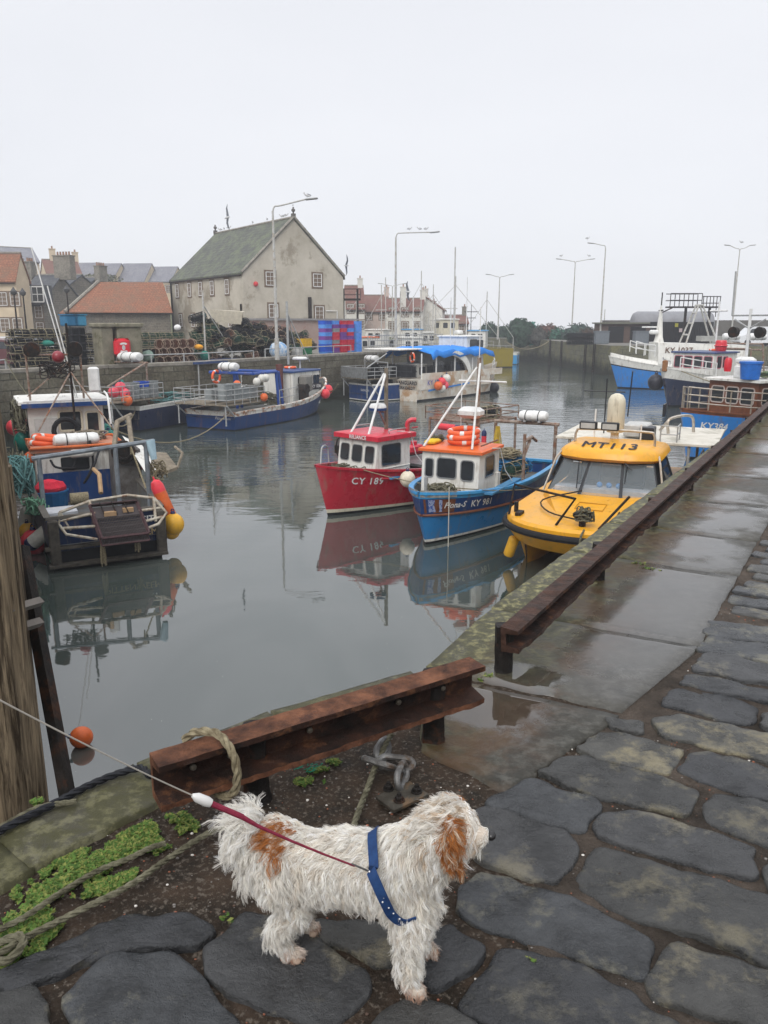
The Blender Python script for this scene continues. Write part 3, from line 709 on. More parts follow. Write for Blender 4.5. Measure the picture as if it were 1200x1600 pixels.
# hind legs: thigh forward-down, hock back, near vertical shank, paw
for P, dx, dy in ((hfN, 0, -.012), (hfF, .0, .012)):
    hip = Vector((rump.x + .005, rump.y + (-.035 if P is hfN else .035), .235)); knee = Vector((P.x + .025, P.y + dy * -.2, .155)); hock = Vector((P.x - .028, P.y + .0, .075))
    segs += [(hip, knee, .05, .036), (knee, hock, .033, .0235), (hock, Vector((P.x - .004, P.y, .024)), .0235, .02), (Vector((P.x - .004, P.y, .018)), Vector((P.x + .018, P.y - .006, .016)), .02, .0185)]
for P, sh in ((ffN, Vector((chest.x + .035, chest.y - .045, .225))), (ffF, Vector((chest.x + .05, chest.y + .035, .225)))):
    el = Vector((P.x + (.0 if P is ffN else -.012), P.y + (.012 if P is ffN else .0), .15))
    segs += [(sh, el, .046, .034), (el, Vector((P.x - .004, P.y, .05)), .031, .022), (Vector((P.x - .004, P.y, .05)), Vector((P.x, P.y, .02)), .022, .02), (Vector((P.x, P.y, .018)), Vector((P.x + .016, P.y - .012, .016)), .02, .0185)]
tail0 = pt(412, 1330, 1.71); segs += [(tail0, pt(400, 1300, 1.71), .02, .02), (pt(400, 1300, 1.71), pt(390, 1290, 1.70), .022, .028), (pt(390, 1290, 1.70), pt(382, 1320, 1.69), .03, .02)]
dm = blob_mesh(segs)
for v in dm.vertices: v.co = v.co - DG
DSKIN = M('dog_skin', (.50, .44, .37), (.38, .32, .26), rough=.9, scale=30)
dm.materials.append(DSKIN)
body = bpy.data.objects.new('body', dm); link(body, dog)
def fur_mat(name):
    m = bpy.data.materials.new(name); m.use_nodes = True; t = m.node_tree; b = t.nodes['Principled BSDF']
    a = t.nodes.new('ShaderNodeAttribute'); a.attribute_name = 'hair'; t.links.new(a.outputs['Color'], b.inputs['Base Color'])
    b.inputs['Roughness'].default_value = .75; b.inputs['Specular IOR Level'].default_value = .2
    tr = t.nodes.new('ShaderNodeBsdfTranslucent'); t.links.new(a.outputs['Color'], tr.inputs[0]); mxs = t.nodes.new('ShaderNodeMixShader'); mxs.inputs[0].default_value = .45
    t.links.new(b.outputs[0], mxs.inputs[1]); t.links.new(tr.outputs[0], mxs.inputs[2]); t.links.new(mxs.outputs[0], t.nodes['Material Output'].inputs[0])
    return m
FUR = fur_mat('dog_fur')
def make_fur(me, name, parent, npts, fn, clump=.55, ring=9, width=.0011, seed=3, curl=1.):
    """strands of flat tapering ribbon grown from the surface; fn(position, normal) -> length, flow direction, colour, curl"""
    rg = np.random.default_rng(seed)
    me.calc_loop_triangles()
    tri = np.array([t.vertices[:] for t in me.loop_triangles]); co = np.array([v.co[:] for v in me.vertices]); no = np.array([v.normal[:] for v in me.vertices])
    A, B, C = co[tri[:, 0]], co[tri[:, 1]], co[tri[:, 2]]; area = np.linalg.norm(np.cross(B - A, C - A), axis=1); 
    ng = npts // ring
    idx = rg.choice(len(tri), ng, p=area / area.sum()); r1 = np.sqrt(rg.random(ng)); r2 = rg.random(ng)
    w = np.stack([1 - r1, r1 * (1 - r2), r1 * r2], 1)
    gp = (co[tri[idx]] * w[:, :, None]).sum(1); gn = (no[tri[idx]] * w[:, :, None]).sum(1); gn /= np.linalg.norm(gn, axis=1)[:, None] + 1e-9
    VS = []; FS = []; CS = []; S = 8; base = 0
    for g in range(ng):
        res = fn(Vector(gp[g]), Vector(gn[g]))
        if res is None: continue
        ln, fl, colr, cu = res
        nrm = gn[g]; fl = np.array(fl); fl = fl - nrm * fl.dot(nrm) * .75; fl /= np.linalg.norm(fl) + 1e-9
        side = np.cross(nrm, fl); side /= np.linalg.norm(side) + 1e-9
        fl2 = fl + side * rg.normal(0, .42); fl2 /= np.linalg.norm(fl2)
        ph = rg.random() * 6.28; wl = rg.uniform(.018, .03); amp = cu * curl * rg.uniform(.003, .0065); lift = rg.uniform(.28, .62)
        L0 = ln * rg.uniform(.75, 1.2); ts = np.linspace(0, 1, S + 1); gj = rg.uniform(.72, 1.08)
        spine = gp[g] + np.outer(ts * L0, nrm) * lift * 1.0 * (1 - .45 * ts[:, None]) + np.outer(ts * L0, fl2) * (.35 + .6 * ts[:, None])
        sw = np.sin(ph + ts * L0 / wl * 6.28 * .5)[:, None] * amp * ts[:, None] ** .5
        sw2 = np.cos(ph + ts * L0 / wl * 6.28 * .5)[:, None] * amp * .7 * ts[:, None] ** .5
        spine = spine + side * sw + nrm * sw2
        for k in range(ring):
            rr = rg.uniform(.003, .010); aa = rg.random() * 6.28
            off = (side * math.cos(aa) + fl * math.sin(aa)) * rr
            cl = (1 - clump * ts[:, None]); jit = rg.normal(0, .0011, 3)
            P = spine + off * cl + np.outer(ts, jit) + np.outer(ts ** 2, rg.normal(0, .0022, 3)) - nrm * .002
            wv = side * math.cos(aa * 3) + nrm * .0 + fl * .0 + np.cross(side, fl) * math.sin(aa * 3) ; wv /= np.linalg.norm(wv) + 1e-9
            wd = width * rg.uniform(.6, 1.25) * (1 - .75 * ts ** 1.5)
            VS.append(P - wv * wd[:, None]); VS.append(P + wv * wd[:, None])
            c = np.array(colr) * gj * rg.uniform(.88, 1.1)
            shade = (1.0 + 0 * ts)[:, None]
            cc = np.clip(c[None, :] * shade, 0, .92); CS.append(cc); CS.append(cc)
            i0 = base; i1 = base + S + 1
            for q in range(S): FS.append((i0 + q, i0 + q + 1, i1 + q + 1, i1 + q))
            base += 2 * (S + 1)
    V = np.concatenate(VS); Cc = np.concatenate(CS); Fa = np.array(FS, dtype=np.int32)
    m = bpy.data.meshes.new(name); m.vertices.add(len(V)); m.vertices.foreach_set('co', V.astype(np.float32).ravel())
    m.loops.add(len(Fa) * 4); m.loops.foreach_set('vertex_index', Fa.ravel()); m.polygons.add(len(Fa))
    m.polygons.foreach_set('loop_start', np.arange(0, len(Fa) * 4, 4, dtype=np.int32)); m.polygons.foreach_set('loop_total', np.full(len(Fa), 4, dtype=np.int32))
    m.update(calc_edges=True); a = m.color_attributes.new('hair', 'FLOAT_COLOR', 'POINT')
    a.data.foreach_set('color', np.concatenate([Cc, np.ones((len(Cc), 1))], 1).astype(np.float32).ravel())
    m.materials.append(FUR); o = bpy.data.objects.new(name, m); link(o, parent); return o
WH = (.97, .935, .87); CRM = (.70, .58, .45); TAN = (.52, .22, .07); PNK = (.60, .40, .30)
tb = tail0 - DG; hd = head - DG; nsx = nose - DG; mz = muz - DG; rp = rump - DG
spot = pt(432, 1312, 1.67) - DG
def dogfur(p, n):
    if p.z < .008 and n.z < -.3: return None
    col = WH; cu = 1.
    hdist = (p - hd).length; ndist = (p - nsx).length
    grav = Vector((-.25, 0, -1)); ln = .042
    if p.z < .045: return (.019, Vector((.2, 0, -1)), PNK if p.z < .022 else tuple(a * .6 + b * .4 for a, b in zip(WH, PNK)), .3)
    if p.z < .16: ln = .032 + max(0, p.z - .05) * .09; 
    if p.x < tb.x - .004 and p.z > .24:     # tail plume
        ln = .062; fl = Vector((-.55, -.05, -.6)) if n.x < .5 else Vector((-.2, 0, 1)); 
        if n.z > .4: fl = Vector((-.8, 0, .15))
        return (ln, fl, WH, 1.3)
    if (p - spot).length < .040 + .012 * mnoise.noise(p * 60) and p.x > tb.x - .01: col = TAN if mnoise.noise(p * 80) > -.5 else CRM
    if hdist < .085 or p.x > hd.x - .02:
        c = random.random()
        if ndist < .024: return (.009, Vector((-.6, 0, -.6)), WH, .2)
        if p.x > mz.x - .012: return (.032, Vector((-.35, -.15 if p.y < mz.y else .15, -1)), WH if c < .8 else CRM, .5)
        back = Vector((-.6, 0, -.75)); up_ = n.z > .35
        if up_: return (.040, Vector((-.9, -.1, .15)), WH if c < .75 else CRM, .9)
        return (.044, Vector((-.25, 0, -1)), WH if c < .85 else CRM, .9)
    if p.x > (chest - DG).x - .02 and p.z > .2: ln = .056; grav = Vector((-.35, 0, -1))
    elif n.z > .5: grav = Vector((-.9, 0, -.2)); ln = .03
    if n.z < -.4: ln = .030; grav = Vector((-.2, 0, -1))
    if random.random() < .12: col = tuple(a * .65 + b * .35 for a, b in zip(col, CRM))
    return (ln, grav, col, cu)
make_fur(dm, 'fur', dog, 80000, dogfur, clump=.74, ring=12, width=.00085, curl=1.9)
# ears: hanging flaps under long tan hair
for sgn, nm in ((-1, 'near'), (1, 'far')):
    e0 = pt(702, 1268, 1.63) - DG + Vector((-.0, sgn * .042, 0)); 
    em = blob_mesh([(e0, e0 + Vector((.0, sgn * .020, -.030)), .014, .018), (e0 + Vector((.0, sgn * .020, -.030)), e0 + Vector((.004, sgn * .021, -.072)), .018, .012)], .004, 4)
    em.materials.append(DSKIN); ear = bpy.data.objects.new('ear', em); link(ear, dog); ear['label'] = 'long haired tan ear flap'
    def earfur(p, n, e0=e0):
        c = random.random(); k = (p.z - e0.z)
        return (.040 if k < -.04 else .034, Vector((.12 + .25 * math.sin(p.z * 60), sgn * .15, -1)), TAN if c < .62 else (CRM if c < .85 else (.36, .13, .04)), 1.2)
    make_fur(em, 'ear_hair', ear, 6500, earfur, clump=.65, ring=12, width=.0009, seed=11 + sgn)
NOSEM = M('dog_nose', (.012, .011, .011), rough=.25)
mb = MB(); mb.sphere(nsx + Vector((.022, -.002, .002)), .0115, 12, 8, (1, 1.15, .9)); mb.build('nose', NOSEM, dog, smooth=True)
for sgn in (-1, 1):
    mb = MB(); mb.sphere(mz + Vector((-.004, sgn * .024, .020)), .007, 12, 8); mb.build('eye', NOSEM, dog, smooth=True)
for P in (hfN, hfF, ffN, ffF):
    mb = MB()
    for k in (-1.5, -.5, .5, 1.5):
        q = P - DG + Vector((.028 - abs(k) * .004, -.008 + k * .0095, .011)); mb.sphere(q, .0085, 8, 6, (1.3, .9, .95))
    mb.build('toes', M('dog_toe', (.40, .30, .23), (.28, .2, .15), rough=.7), dog, smooth=True)
for P in (hfN, hfF, ffN, ffF):
    mb = MB()
    for k in (-1.5, -.5, .5, 1.5):
        q = P - DG + Vector((.037 - abs(k) * .004, -.009 + k * .0105, .009)); mb.tube([q, q + Vector((.008, -.001, -.005))], [.0026, .0008], 5)
    mb.build('claws', M('dog_claw', (.10, .07, .05), rough=.4), dog, smooth=True)
# harness: strap ring over the chest behind the neck, chest band
HARN = M('harness_navy', (.018, .05, .14), (.012, .03, .09), rough=.7, scale=60)
hs = MB()
def strap(mb, pts, w, th=.003, nrm=None):
    P = smoothpath(pts, 8); vs = []
    ctr = sum(P, Vector()) / len(P)
    for i, p in enumerate(P):
        tn = (P[min(i + 1, len(P) - 1)] - P[max(i - 1, 0)]).normalized(); o_ = (p - (nrm if nrm is not None else ctr)); o_ = (o_ - tn * o_.dot(tn)).normalized(); s_ = tn.cross(o_).normalized()
        for a, b in ((-1, 0), (1, 0), (1, 1), (-1, 1)): vs.append(p + s_ * w * .5 * a + o_ * th * b)
    n = len(P); fs = [(i * 4 + j, i * 4 + (j + 1) % 4, i * 4 + 4 + (j + 1) % 4, i * 4 + 4 + j) for i in range(n - 1) for j in range(4)]
    mb.add(vs, fs)
cc = chest - DG + Vector((-.004, 0, 0))
def ell(t, rx=.098, rz=.112, tilt=.20, sx=0): y = math.cos(t) * rx; z = math.sin(t) * rz; return cc + Vector((z * -tilt + sx, y, z - .006))
SP = [cc + Vector((-.05, .09, .06)), cc + Vector((-.055, .0, .105)), cc + Vector((-.05, -.08, .075))] + [pt(x, y, chest.y - dd) - DG for x, y, dd in ((581, 1362, .108), (590, 1384, .122), (601, 1408, .126), (613, 1430, .118), (630, 1441, .112), (650, 1436, .105))]
strap(hs, SP, .024, nrm=cc)
hs.build('harness', HARN, dog, smooth=True)['label'] = 'navy harness with small white dots'
hs = MB(); strap(hs, [SP[-3], SP[-3] + Vector((-.005, .05, -.02)), cc + Vector((-.02, .02, -.105)), cc + Vector((-.03, .08, -.05))], .024, nrm=cc)
hs.build('chest_band', HARN, dog, smooth=True)
dt = MB()
for i in range(12):
    p = SP[3].lerp(SP[5], i / 7) if i < 7 else SP[5].lerp(SP[7], (i - 7) / 4); dirr = (p - cc).normalized(); q = p + dirr * .0045 + Vector((random.uniform(-.006, .006), 0, 0)); dt.sphere(q, .0022, 6, 4)
dt.build('dots', M('white_dot', (.75, .75, .75)), dog)
# lead: maroon webbing from a clip on the back to a clear plastic joint, then thin cord up to the walker's hand
ringp = ell(PI * .72) + DG + Vector((-.004, -.008, .004)); ringp = pt(578, 1362, ringp.y - .012)
ld = thing('dog_lead', 'maroon lead clipped to the harness and running to the left on a thin cord', 'lead', ringp)
J = pt(322, 1252, 1.50); H_ = pt(-60, 1062, 1.15)
mb = MB(); mb.tube([ringp, ringp.lerp(J, .12)], .0022, 6); mb.torus(ringp + Vector((.006, 0, -.002)), .007, .0016, 12, 5, Matrix.Rotation(R(70), 3, 'X')); mb.build('clip', STEEL, ld, smooth=True, org=ringp)
mb = MB(); mb.tube([ringp.lerp(J, t) - Vector((0, 0, .008 * math.sin(PI * t))) for t in (.1, .3, .5, .7)] + [ringp.lerp(J, .8)], [.0022, .0026, .003, .0042, .006], 7); mb.tube([ringp.lerp(J, .79), ringp.lerp(J, .99)], .0065, 8)
mb.build('webbing', M('maroon_webbing', (.20, .022, .045), (.13, .014, .03), rough=.6, scale=80), ld, smooth=True, org=ringp)
mb = MB(); dj = (J - ringp).normalized(); mb.tube([J - dj * .012, J - dj * .002, J + dj * .022, J + dj * .034], [.009, .0115, .0105, .004], 10); mb.build('joint', M('clear_plastic', (.55, .54, .52), rough=.25), ld, smooth=True, org=ringp)
mb = MB(); mb.tube(catenary(J + dj * .03, H_, .006), .0016, 5); mb.build('cord', M('grey_cord', (.42, .39, .34), rough=.6), ld, smooth=True, org=ringp)

# ================= WATER =================
def water_mat():
    m = bpy.data.materials.new('harbour_water'); m.use_nodes = True; t = m.node_tree; b = t.nodes['Principled BSDF']; N = t.nodes.new; L = t.links.new
    g = N('ShaderNodeNewGeometry')
    def nz(sc, det, mpz=(1, 1, 1), di=0):
        mp_ = N('ShaderNodeMapping'); mp_.inputs['Scale'].default_value = mpz; L(g.outputs['Position'], mp_.inputs[0])
        n = N('ShaderNodeTexNoise'); n.inputs['Scale'].default_value = sc; n.inputs['Detail'].default_value = det; n.inputs['Distortion'].default_value = di; L(mp_.outputs[0], n.inputs['Vector']); return n.outputs[0]
    b.inputs['Roughness'].default_value = .025; b.inputs['IOR'].default_value = 2.25
    sl_ = nz(.35, 5, (1, .6, 1), 1.2); r = N('ShaderNodeValToRGB'); L(sl_, r.inputs[0]); r.color_ramp.elements[0].position = .42; r.color_ramp.elements[1].position = .62
    r.color_ramp.elements[0].color = (.034, .046, .040, 1); r.color_ramp.elements[1].color = (.058, .068, .062, 1)
    fl = nz(26, 2); fr = N('ShaderNodeMapRange'); L(fl, fr.inputs[0]); fr.inputs[1].default_value = .765; fr.inputs[2].default_value = .79
    mx_ = N('ShaderNodeMixRGB'); L(fr.outputs[0], mx_.inputs[0]); L(r.outputs[0], mx_.inputs[1]); mx_.inputs[2].default_value = (.45, .45, .42, 1)
    L(mx_.outputs[0], b.inputs['Base Color'])
    w1 = nz(1.15, 3, (.55, 1.6, 1), .4); w2 = nz(4.2, 3, (.7, 1.2, 1), .3)
    sp = N('ShaderNodeSeparateXYZ'); L(g.outputs['Position'], sp.inputs[0])
    far = N('ShaderNodeMapRange'); L(sp.outputs[1], far.inputs[0]); far.inputs[1].default_value = 17; far.inputs[2].default_value = 34; far.inputs[3].default_value = .008; far.inputs[4].default_value = .105
    pat = nz(.11, 3, (1, 2.2, 1)); pr = N('ShaderNodeMapRange'); L(pat, pr.inputs[0]); pr.inputs[1].default_value = .4; pr.inputs[2].default_value = .6; pr.inputs[3].default_value = .45; pr.inputs[4].default_value = 1.25
    st_ = N('ShaderNodeMath'); st_.operation = 'MULTIPLY'; L(far.outputs[0], st_.inputs[0]); L(pr.outputs[0], st_.inputs[1])
    ad = N('ShaderNodeMath'); ad.operation = 'MULTIPLY_ADD'; L(w2, ad.inputs[0]); ad.inputs[1].default_value = .28; L(w1, ad.inputs[2])
    bp = N('ShaderNodeBump'); bp.inputs['Distance'].default_value = .32; L(st_.outputs[0], bp.inputs['Strength']); L(ad.outputs[0], bp.inputs['Height']); L(bp.outputs[0], b.inputs['Normal'])
    return m
wm = MB(); wm.quad((-700, -30, WZ), (900, -30, WZ), (900, 1500, WZ), (-700, 1500, WZ)); tag(wm.build('water', water_mat()), kind='structure')
sb = MB(); sb.quad((-700, -30, WZ - 4), (900, -30, WZ - 4), (900, 1500, WZ - 4), (-700, 1500, WZ - 4)); tag(sb.build('seabed', M('mud', (.05, .045, .035))), kind='structure')
# ================= FAR QUAYS =================
K = 1.178
FL = [(-18.2, 30.0), (-17.2, 35.8), (-13.8, 40), (-10.3, 43.3), (-7.2, 48.4), (-3.1, 55.6), (1.0, 61.1), (5.1, 66.8)]
QM = wall_mat('far_masonry', (.20, .185, .14), (.13, .12, .085), (.10, .085, .06), (.05, .045, .035), sx=1.2, sz=.48, green=(.022, .024, .014), zgreen=-3.2, rough=.8)
QMR = wall_mat('pier_masonry', (.17, .165, .12), (.10, .10, .07), (.17, .16, .085), (.04, .04, .03), sx=1.3, sz=.5, green=(.018, .02, .014), zgreen=-3.1, rough=.8)
QTOP = M('quay_concrete', (.20, .19, .17), (.12, .115, .10), rough=.8, scale=1.5, bump=.3, bscale=20)
def land(name, poly_, z, mat, top=None):
    mb = MB(); mb.prism(poly_, -7.5, z - .02); o = mb.build(name, mat, uvwall=True); tag(o, kind='structure')
    t_ = MB(); t_.add([(p[0], p[1], z) for p in poly_], [list(range(len(poly_)))]); tag(t_.build(name.replace('wall', 'top'), top or QTOP), kind='structure')
landA = FL + [(1.5, 76), (-4.2, 78), (-6, 128), (22, 128), (22, 180), (-150, 180), (-60, 20), (-22, 8)]
land('harbour_wall', FL + [(1.5, 76), (-4.2, 78), (-6, 128), (14, 128), (14, 205), (-145, 205), (-60, 29)], QZ, QM)
land('pier_wall', [(15.3, 122), (21.2, 116), (22.7, 80.4), (37.4, 78.2), (75, 74), (90, 150), (15, 150)], QZ, QMR)
# wall on the left, running away from the near corner (its face is seen at a grazing angle)
land('side_wall', [(-1.78, 1.9), (-2.0, 3.0), (-6.6, 12), (-18.0, 35.2), (-60, 33), (-30, -6), (-6.4, -3.7)], -.12, QM)
# parapet / coping along the far wall
cpm = M('coping_grey', (.30, .28, .24), (.18, .165, .14), rough=.8, scale=3, bump=.3, bscale=16)
mb = MB()
for a, b in zip(FL[:-1], FL[1:]):
    a = Vector((*a, QZ + .07)); b = Vector((*b, QZ + .07)); d = (b - a); mb.box((a + b) / 2 + Vector((-d.y, d.x, 0)).normalized() * .22, (d.length - .01, .5, .2), rz=math.atan2(d.y, d.x), bev=.03)
tag(mb.build('quay_coping', cpm), kind='structure')
# railings on it
GAL = M('galvanised', (.42, .43, .43), (.30, .30, .29), rough=.5, metal=.3, scale=8)
WPOST = M('lamp_post_grey', (.48, .48, .46), (.38, .37, .34), rough=.55, scale=6, c3=(.33, .28, .22), s3=5)
def along(pts, s):
    for a, b in zip(pts[:-1], pts[1:]):
        l = math.hypot(b[0] - a[0], b[1] - a[1])
        if s <= l: return Vector((a[0] + (b[0] - a[0]) * s / l, a[1] + (b[1] - a[1]) * s / l, 0)), Vector(((b[0] - a[0]) / l, (b[1] - a[1]) / l, 0))
        s -= l
    return Vector((*pts[-1], 0)), Vector(((b[0] - a[0]) / l, (b[1] - a[1]) / l, 0))
def railing(s0, s1, h, label, levels=2, off=.3, step=1.9, balusters=False):
    p0, d0 = along(FL, s0); t_ = thing('railing', label, 'railing', p0 + Vector((0, 0, QZ)))
    s = s0; pp = []
    while s <= s1: p, d = along(FL, s); p = p + Vector((-d.y, d.x, 0)) * off; p.z = QZ + .15; pp.append(p); s += step
    for p in pp:
        q = MB(); q.box(p + Vector((0, 0, h / 2)), (.06, .06, h)); q.build('post', GAL, t_, org=t_.location)
    for l in range(levels):
        z = h * (1 - l / levels * .95) ; q = MB(); q.tube([p + Vector((0, 0, z)) for p in pp], .032, 5); q.build('rail', GAL, t_, org=t_.location)
    if balusters:
        q = MB(); 
        for a, b in zip(pp[:-1], pp[1:]):
            for k in range(1, 6): c = a.lerp(b, k / 6); q.rods([(c + Vector((0, 0, .1)), c + Vector((0, 0, h)))], .012, 4)
        q.build('balusters', GAL, t_, org=t_.location)
railing(2.5, 8.2, .42, 'low grey rail on the far wall in front of the black creel stack', 1)
railing(11.9, 21.5, .42, 'low grey rail on the far wall in front of the red rope creels', 1)
railing(22.5, 33.5, .5, 'low grey rail on the far wall in front of the big tangled creel heap', 1)
railing(34.0, 51, 1.15, 'tall grey railing on the far pier right of the blue and red fish boxes', 3, balusters=True, step=1.7)

# ---- lamp posts
def lamp(label, px, Y, pytop, armL=0., armR=0., r=.085, zb=QZ, rise=.25, group=None, head=True):
    b = D(px, 520, Y); b.z = zb; top = D(px, pytop, Y).z
    t_ = thing('street_lamp', label, 'street lamp', b, group=group); h = top - zb
    q = MB(); q.tube([(0, 0, 0), (0, 0, h * .5), (0, 0, h - .3)], [r * 1.25, r, r * .7], 8); q.tube([(0, 0, 0), (0, 0, 1.3)], r * 1.7, 8); q.build('pole', WPOST, t_, smooth=True)
    for s_, L_ in ((-1, armL), (1, armR)):
        if L_ <= 0: continue
        q = MB(); q.tube(smoothpath([(0, 0, h - .35), (s_ * .12, 0, h - .06), (s_ * .5, 0, h), (s_ * L_, 0, h + rise)], 5), r * .55, 6); q.build('arm', WPOST, t_, smooth=True)
        if head: q = MB(); q.box((s_ * (L_ + .28), 0, h + rise + .01), (.75, .26, .10), ry=-s_ * .1, bev=.04); q.build('lamp_head', M('lamp_head', (.35, .35, .34), rough=.5), t_, smooth=True)
    return t_, h
lamp('tall lamp post with one long arm in front of the warehouse gable', 432, 48.8, 321, armR=2.0, rise=.35)
lamp('tall lamp post with one long arm right of the warehouse', 618, 61.5, 364, armR=2.6, rise=.05)
lamp('double armed lamp post between the masts and the pier end', 778, 112, 432, armL=1.3, armR=1.3)
lamp('double armed lamp post on the pier above the green and brown net heaps', 893, 108, 408, armL=1.9, armR=1.9)
lamp('tall lamp post with a short left arm beside the brick shed', 938, 92, 383, armL=1.4, rise=.2)
lamp('tall lamp post with two arms behind the white van', 1143, 100, 388, armL=1.3, armR=1.2, rise=.35)
lamp('far double armed lamp post in front of the pink house', 613, 120, 446, armL=1.5, armR=1.5)
lamp('small round topped lamp post on the sea wall', 943, 118, 480, r=.08)
for px, Y, pt_, lb in ((28, 60, 462, 'black swan neck street lamp in front of the cream house'), (110, 66, 458, 'grey globe street lamp left of the red roofed shed'), (42, 64, 463, 'second black street lamp right of the cream house')):
    b = D(px, 520, Y); b.z = QZ; t_ = thing('street_lamp', lb, 'street lamp', b); h = D(px, pt_, Y).z - QZ
    q = MB(); q.tube([(0, 0, 0), (0, 0, h)], [.09, .05], 7); q.build('pole', DARKI, t_)
    q = MB(); q.lathe((0, 0, h), [(.05, 0), (.22, .12), (.26, .3), (.10, .5), (.03, .62)], 8); q.build('lantern', M('lantern', (.06, .06, .06), rough=.4), t_, smooth=True)

# ---- generic windows
GLASS = M('dark_glass', (.03, .035, .04), (.02, .022, .025), rough=.06, scale=2, spec=.7)
WHITE = M('white_frame', (.72, .72, .70), rough=.5)
def rrect(w, h, r, n=4):
    p = []
    for cx, cy, a0 in ((w / 2 - r, h / 2 - r, 0), (-w / 2 + r, h / 2 - r, 90), (-w / 2 + r, -h / 2 + r, 180), (w / 2 - r, -h / 2 + r, 270)):
        for i in range(n + 1): a = R(a0 + 90 * i / n); p.append((cx + r * math.cos(a), cy + r * math.sin(a)))
    return p
def win(parent, O, rt, up_, w, h, r=.0, fr=None, gl=None, fw=.03, out=.02, bars=(0, 0), name='window', nn=None):
    """one window: frame ring proud of the wall, pane set back inside it"""
    O = Vector(O); rt = Vector(rt).normalized(); up_ = Vector(up_).normalized(); n = (nn if nn else rt.cross(up_)).normalized()
    r = max(r, .002); a = rrect(w + 2 * fw, h + 2 * fw, r + fw); b = rrect(w, h, r); k = len(a); T = lambda p, z: O + rt * p[0] + up_ * p[1] + n * z
    vs = [T(p, -.01) for p in a] + [T(p, out) for p in a] + [T(p, out) for p in b] + [T(p, .004) for p in b]
    mb = MB(); mb.add(vs, [(i, (i + 1) % k, k + (i + 1) % k, k + i) for i in range(k)] + [(k + i, k + (i + 1) % k, 2 * k + (i + 1) % k, 2 * k + i) for i in range(k)] + [(2 * k + i, 2 * k + (i + 1) % k, 3 * k + (i + 1) % k, 3 * k + i) for i in range(k)])
    nx, ny = bars; bw = fw * .55
    for i in range(nx): x = -w / 2 + w * (i + 1) / (nx + 1); mb.quad(T((x - bw / 2, -h / 2), out * .7), T((x + bw / 2, -h / 2), out * .7), T((x + bw / 2, h / 2), out * .7), T((x - bw / 2, h / 2), out * .7))
    for i in range(ny): y = -h / 2 + h * (i + 1) / (ny + 1); mb.quad(T((-w / 2, y - bw / 2), out * .8), T((w / 2, y - bw / 2), out * .8), T((w / 2, y + bw / 2), out * .8), T((-w / 2, y + bw / 2), out * .8))
    mb.mat(1); mb.add([T(p, .006) for p in b], [list(range(k))])
    return mb.build(name, [fr or WHITE, gl or GLASS], parent)
SILL = M('sill_stone', (.20, .15, .11), (.14, .10, .07), rough=.8)
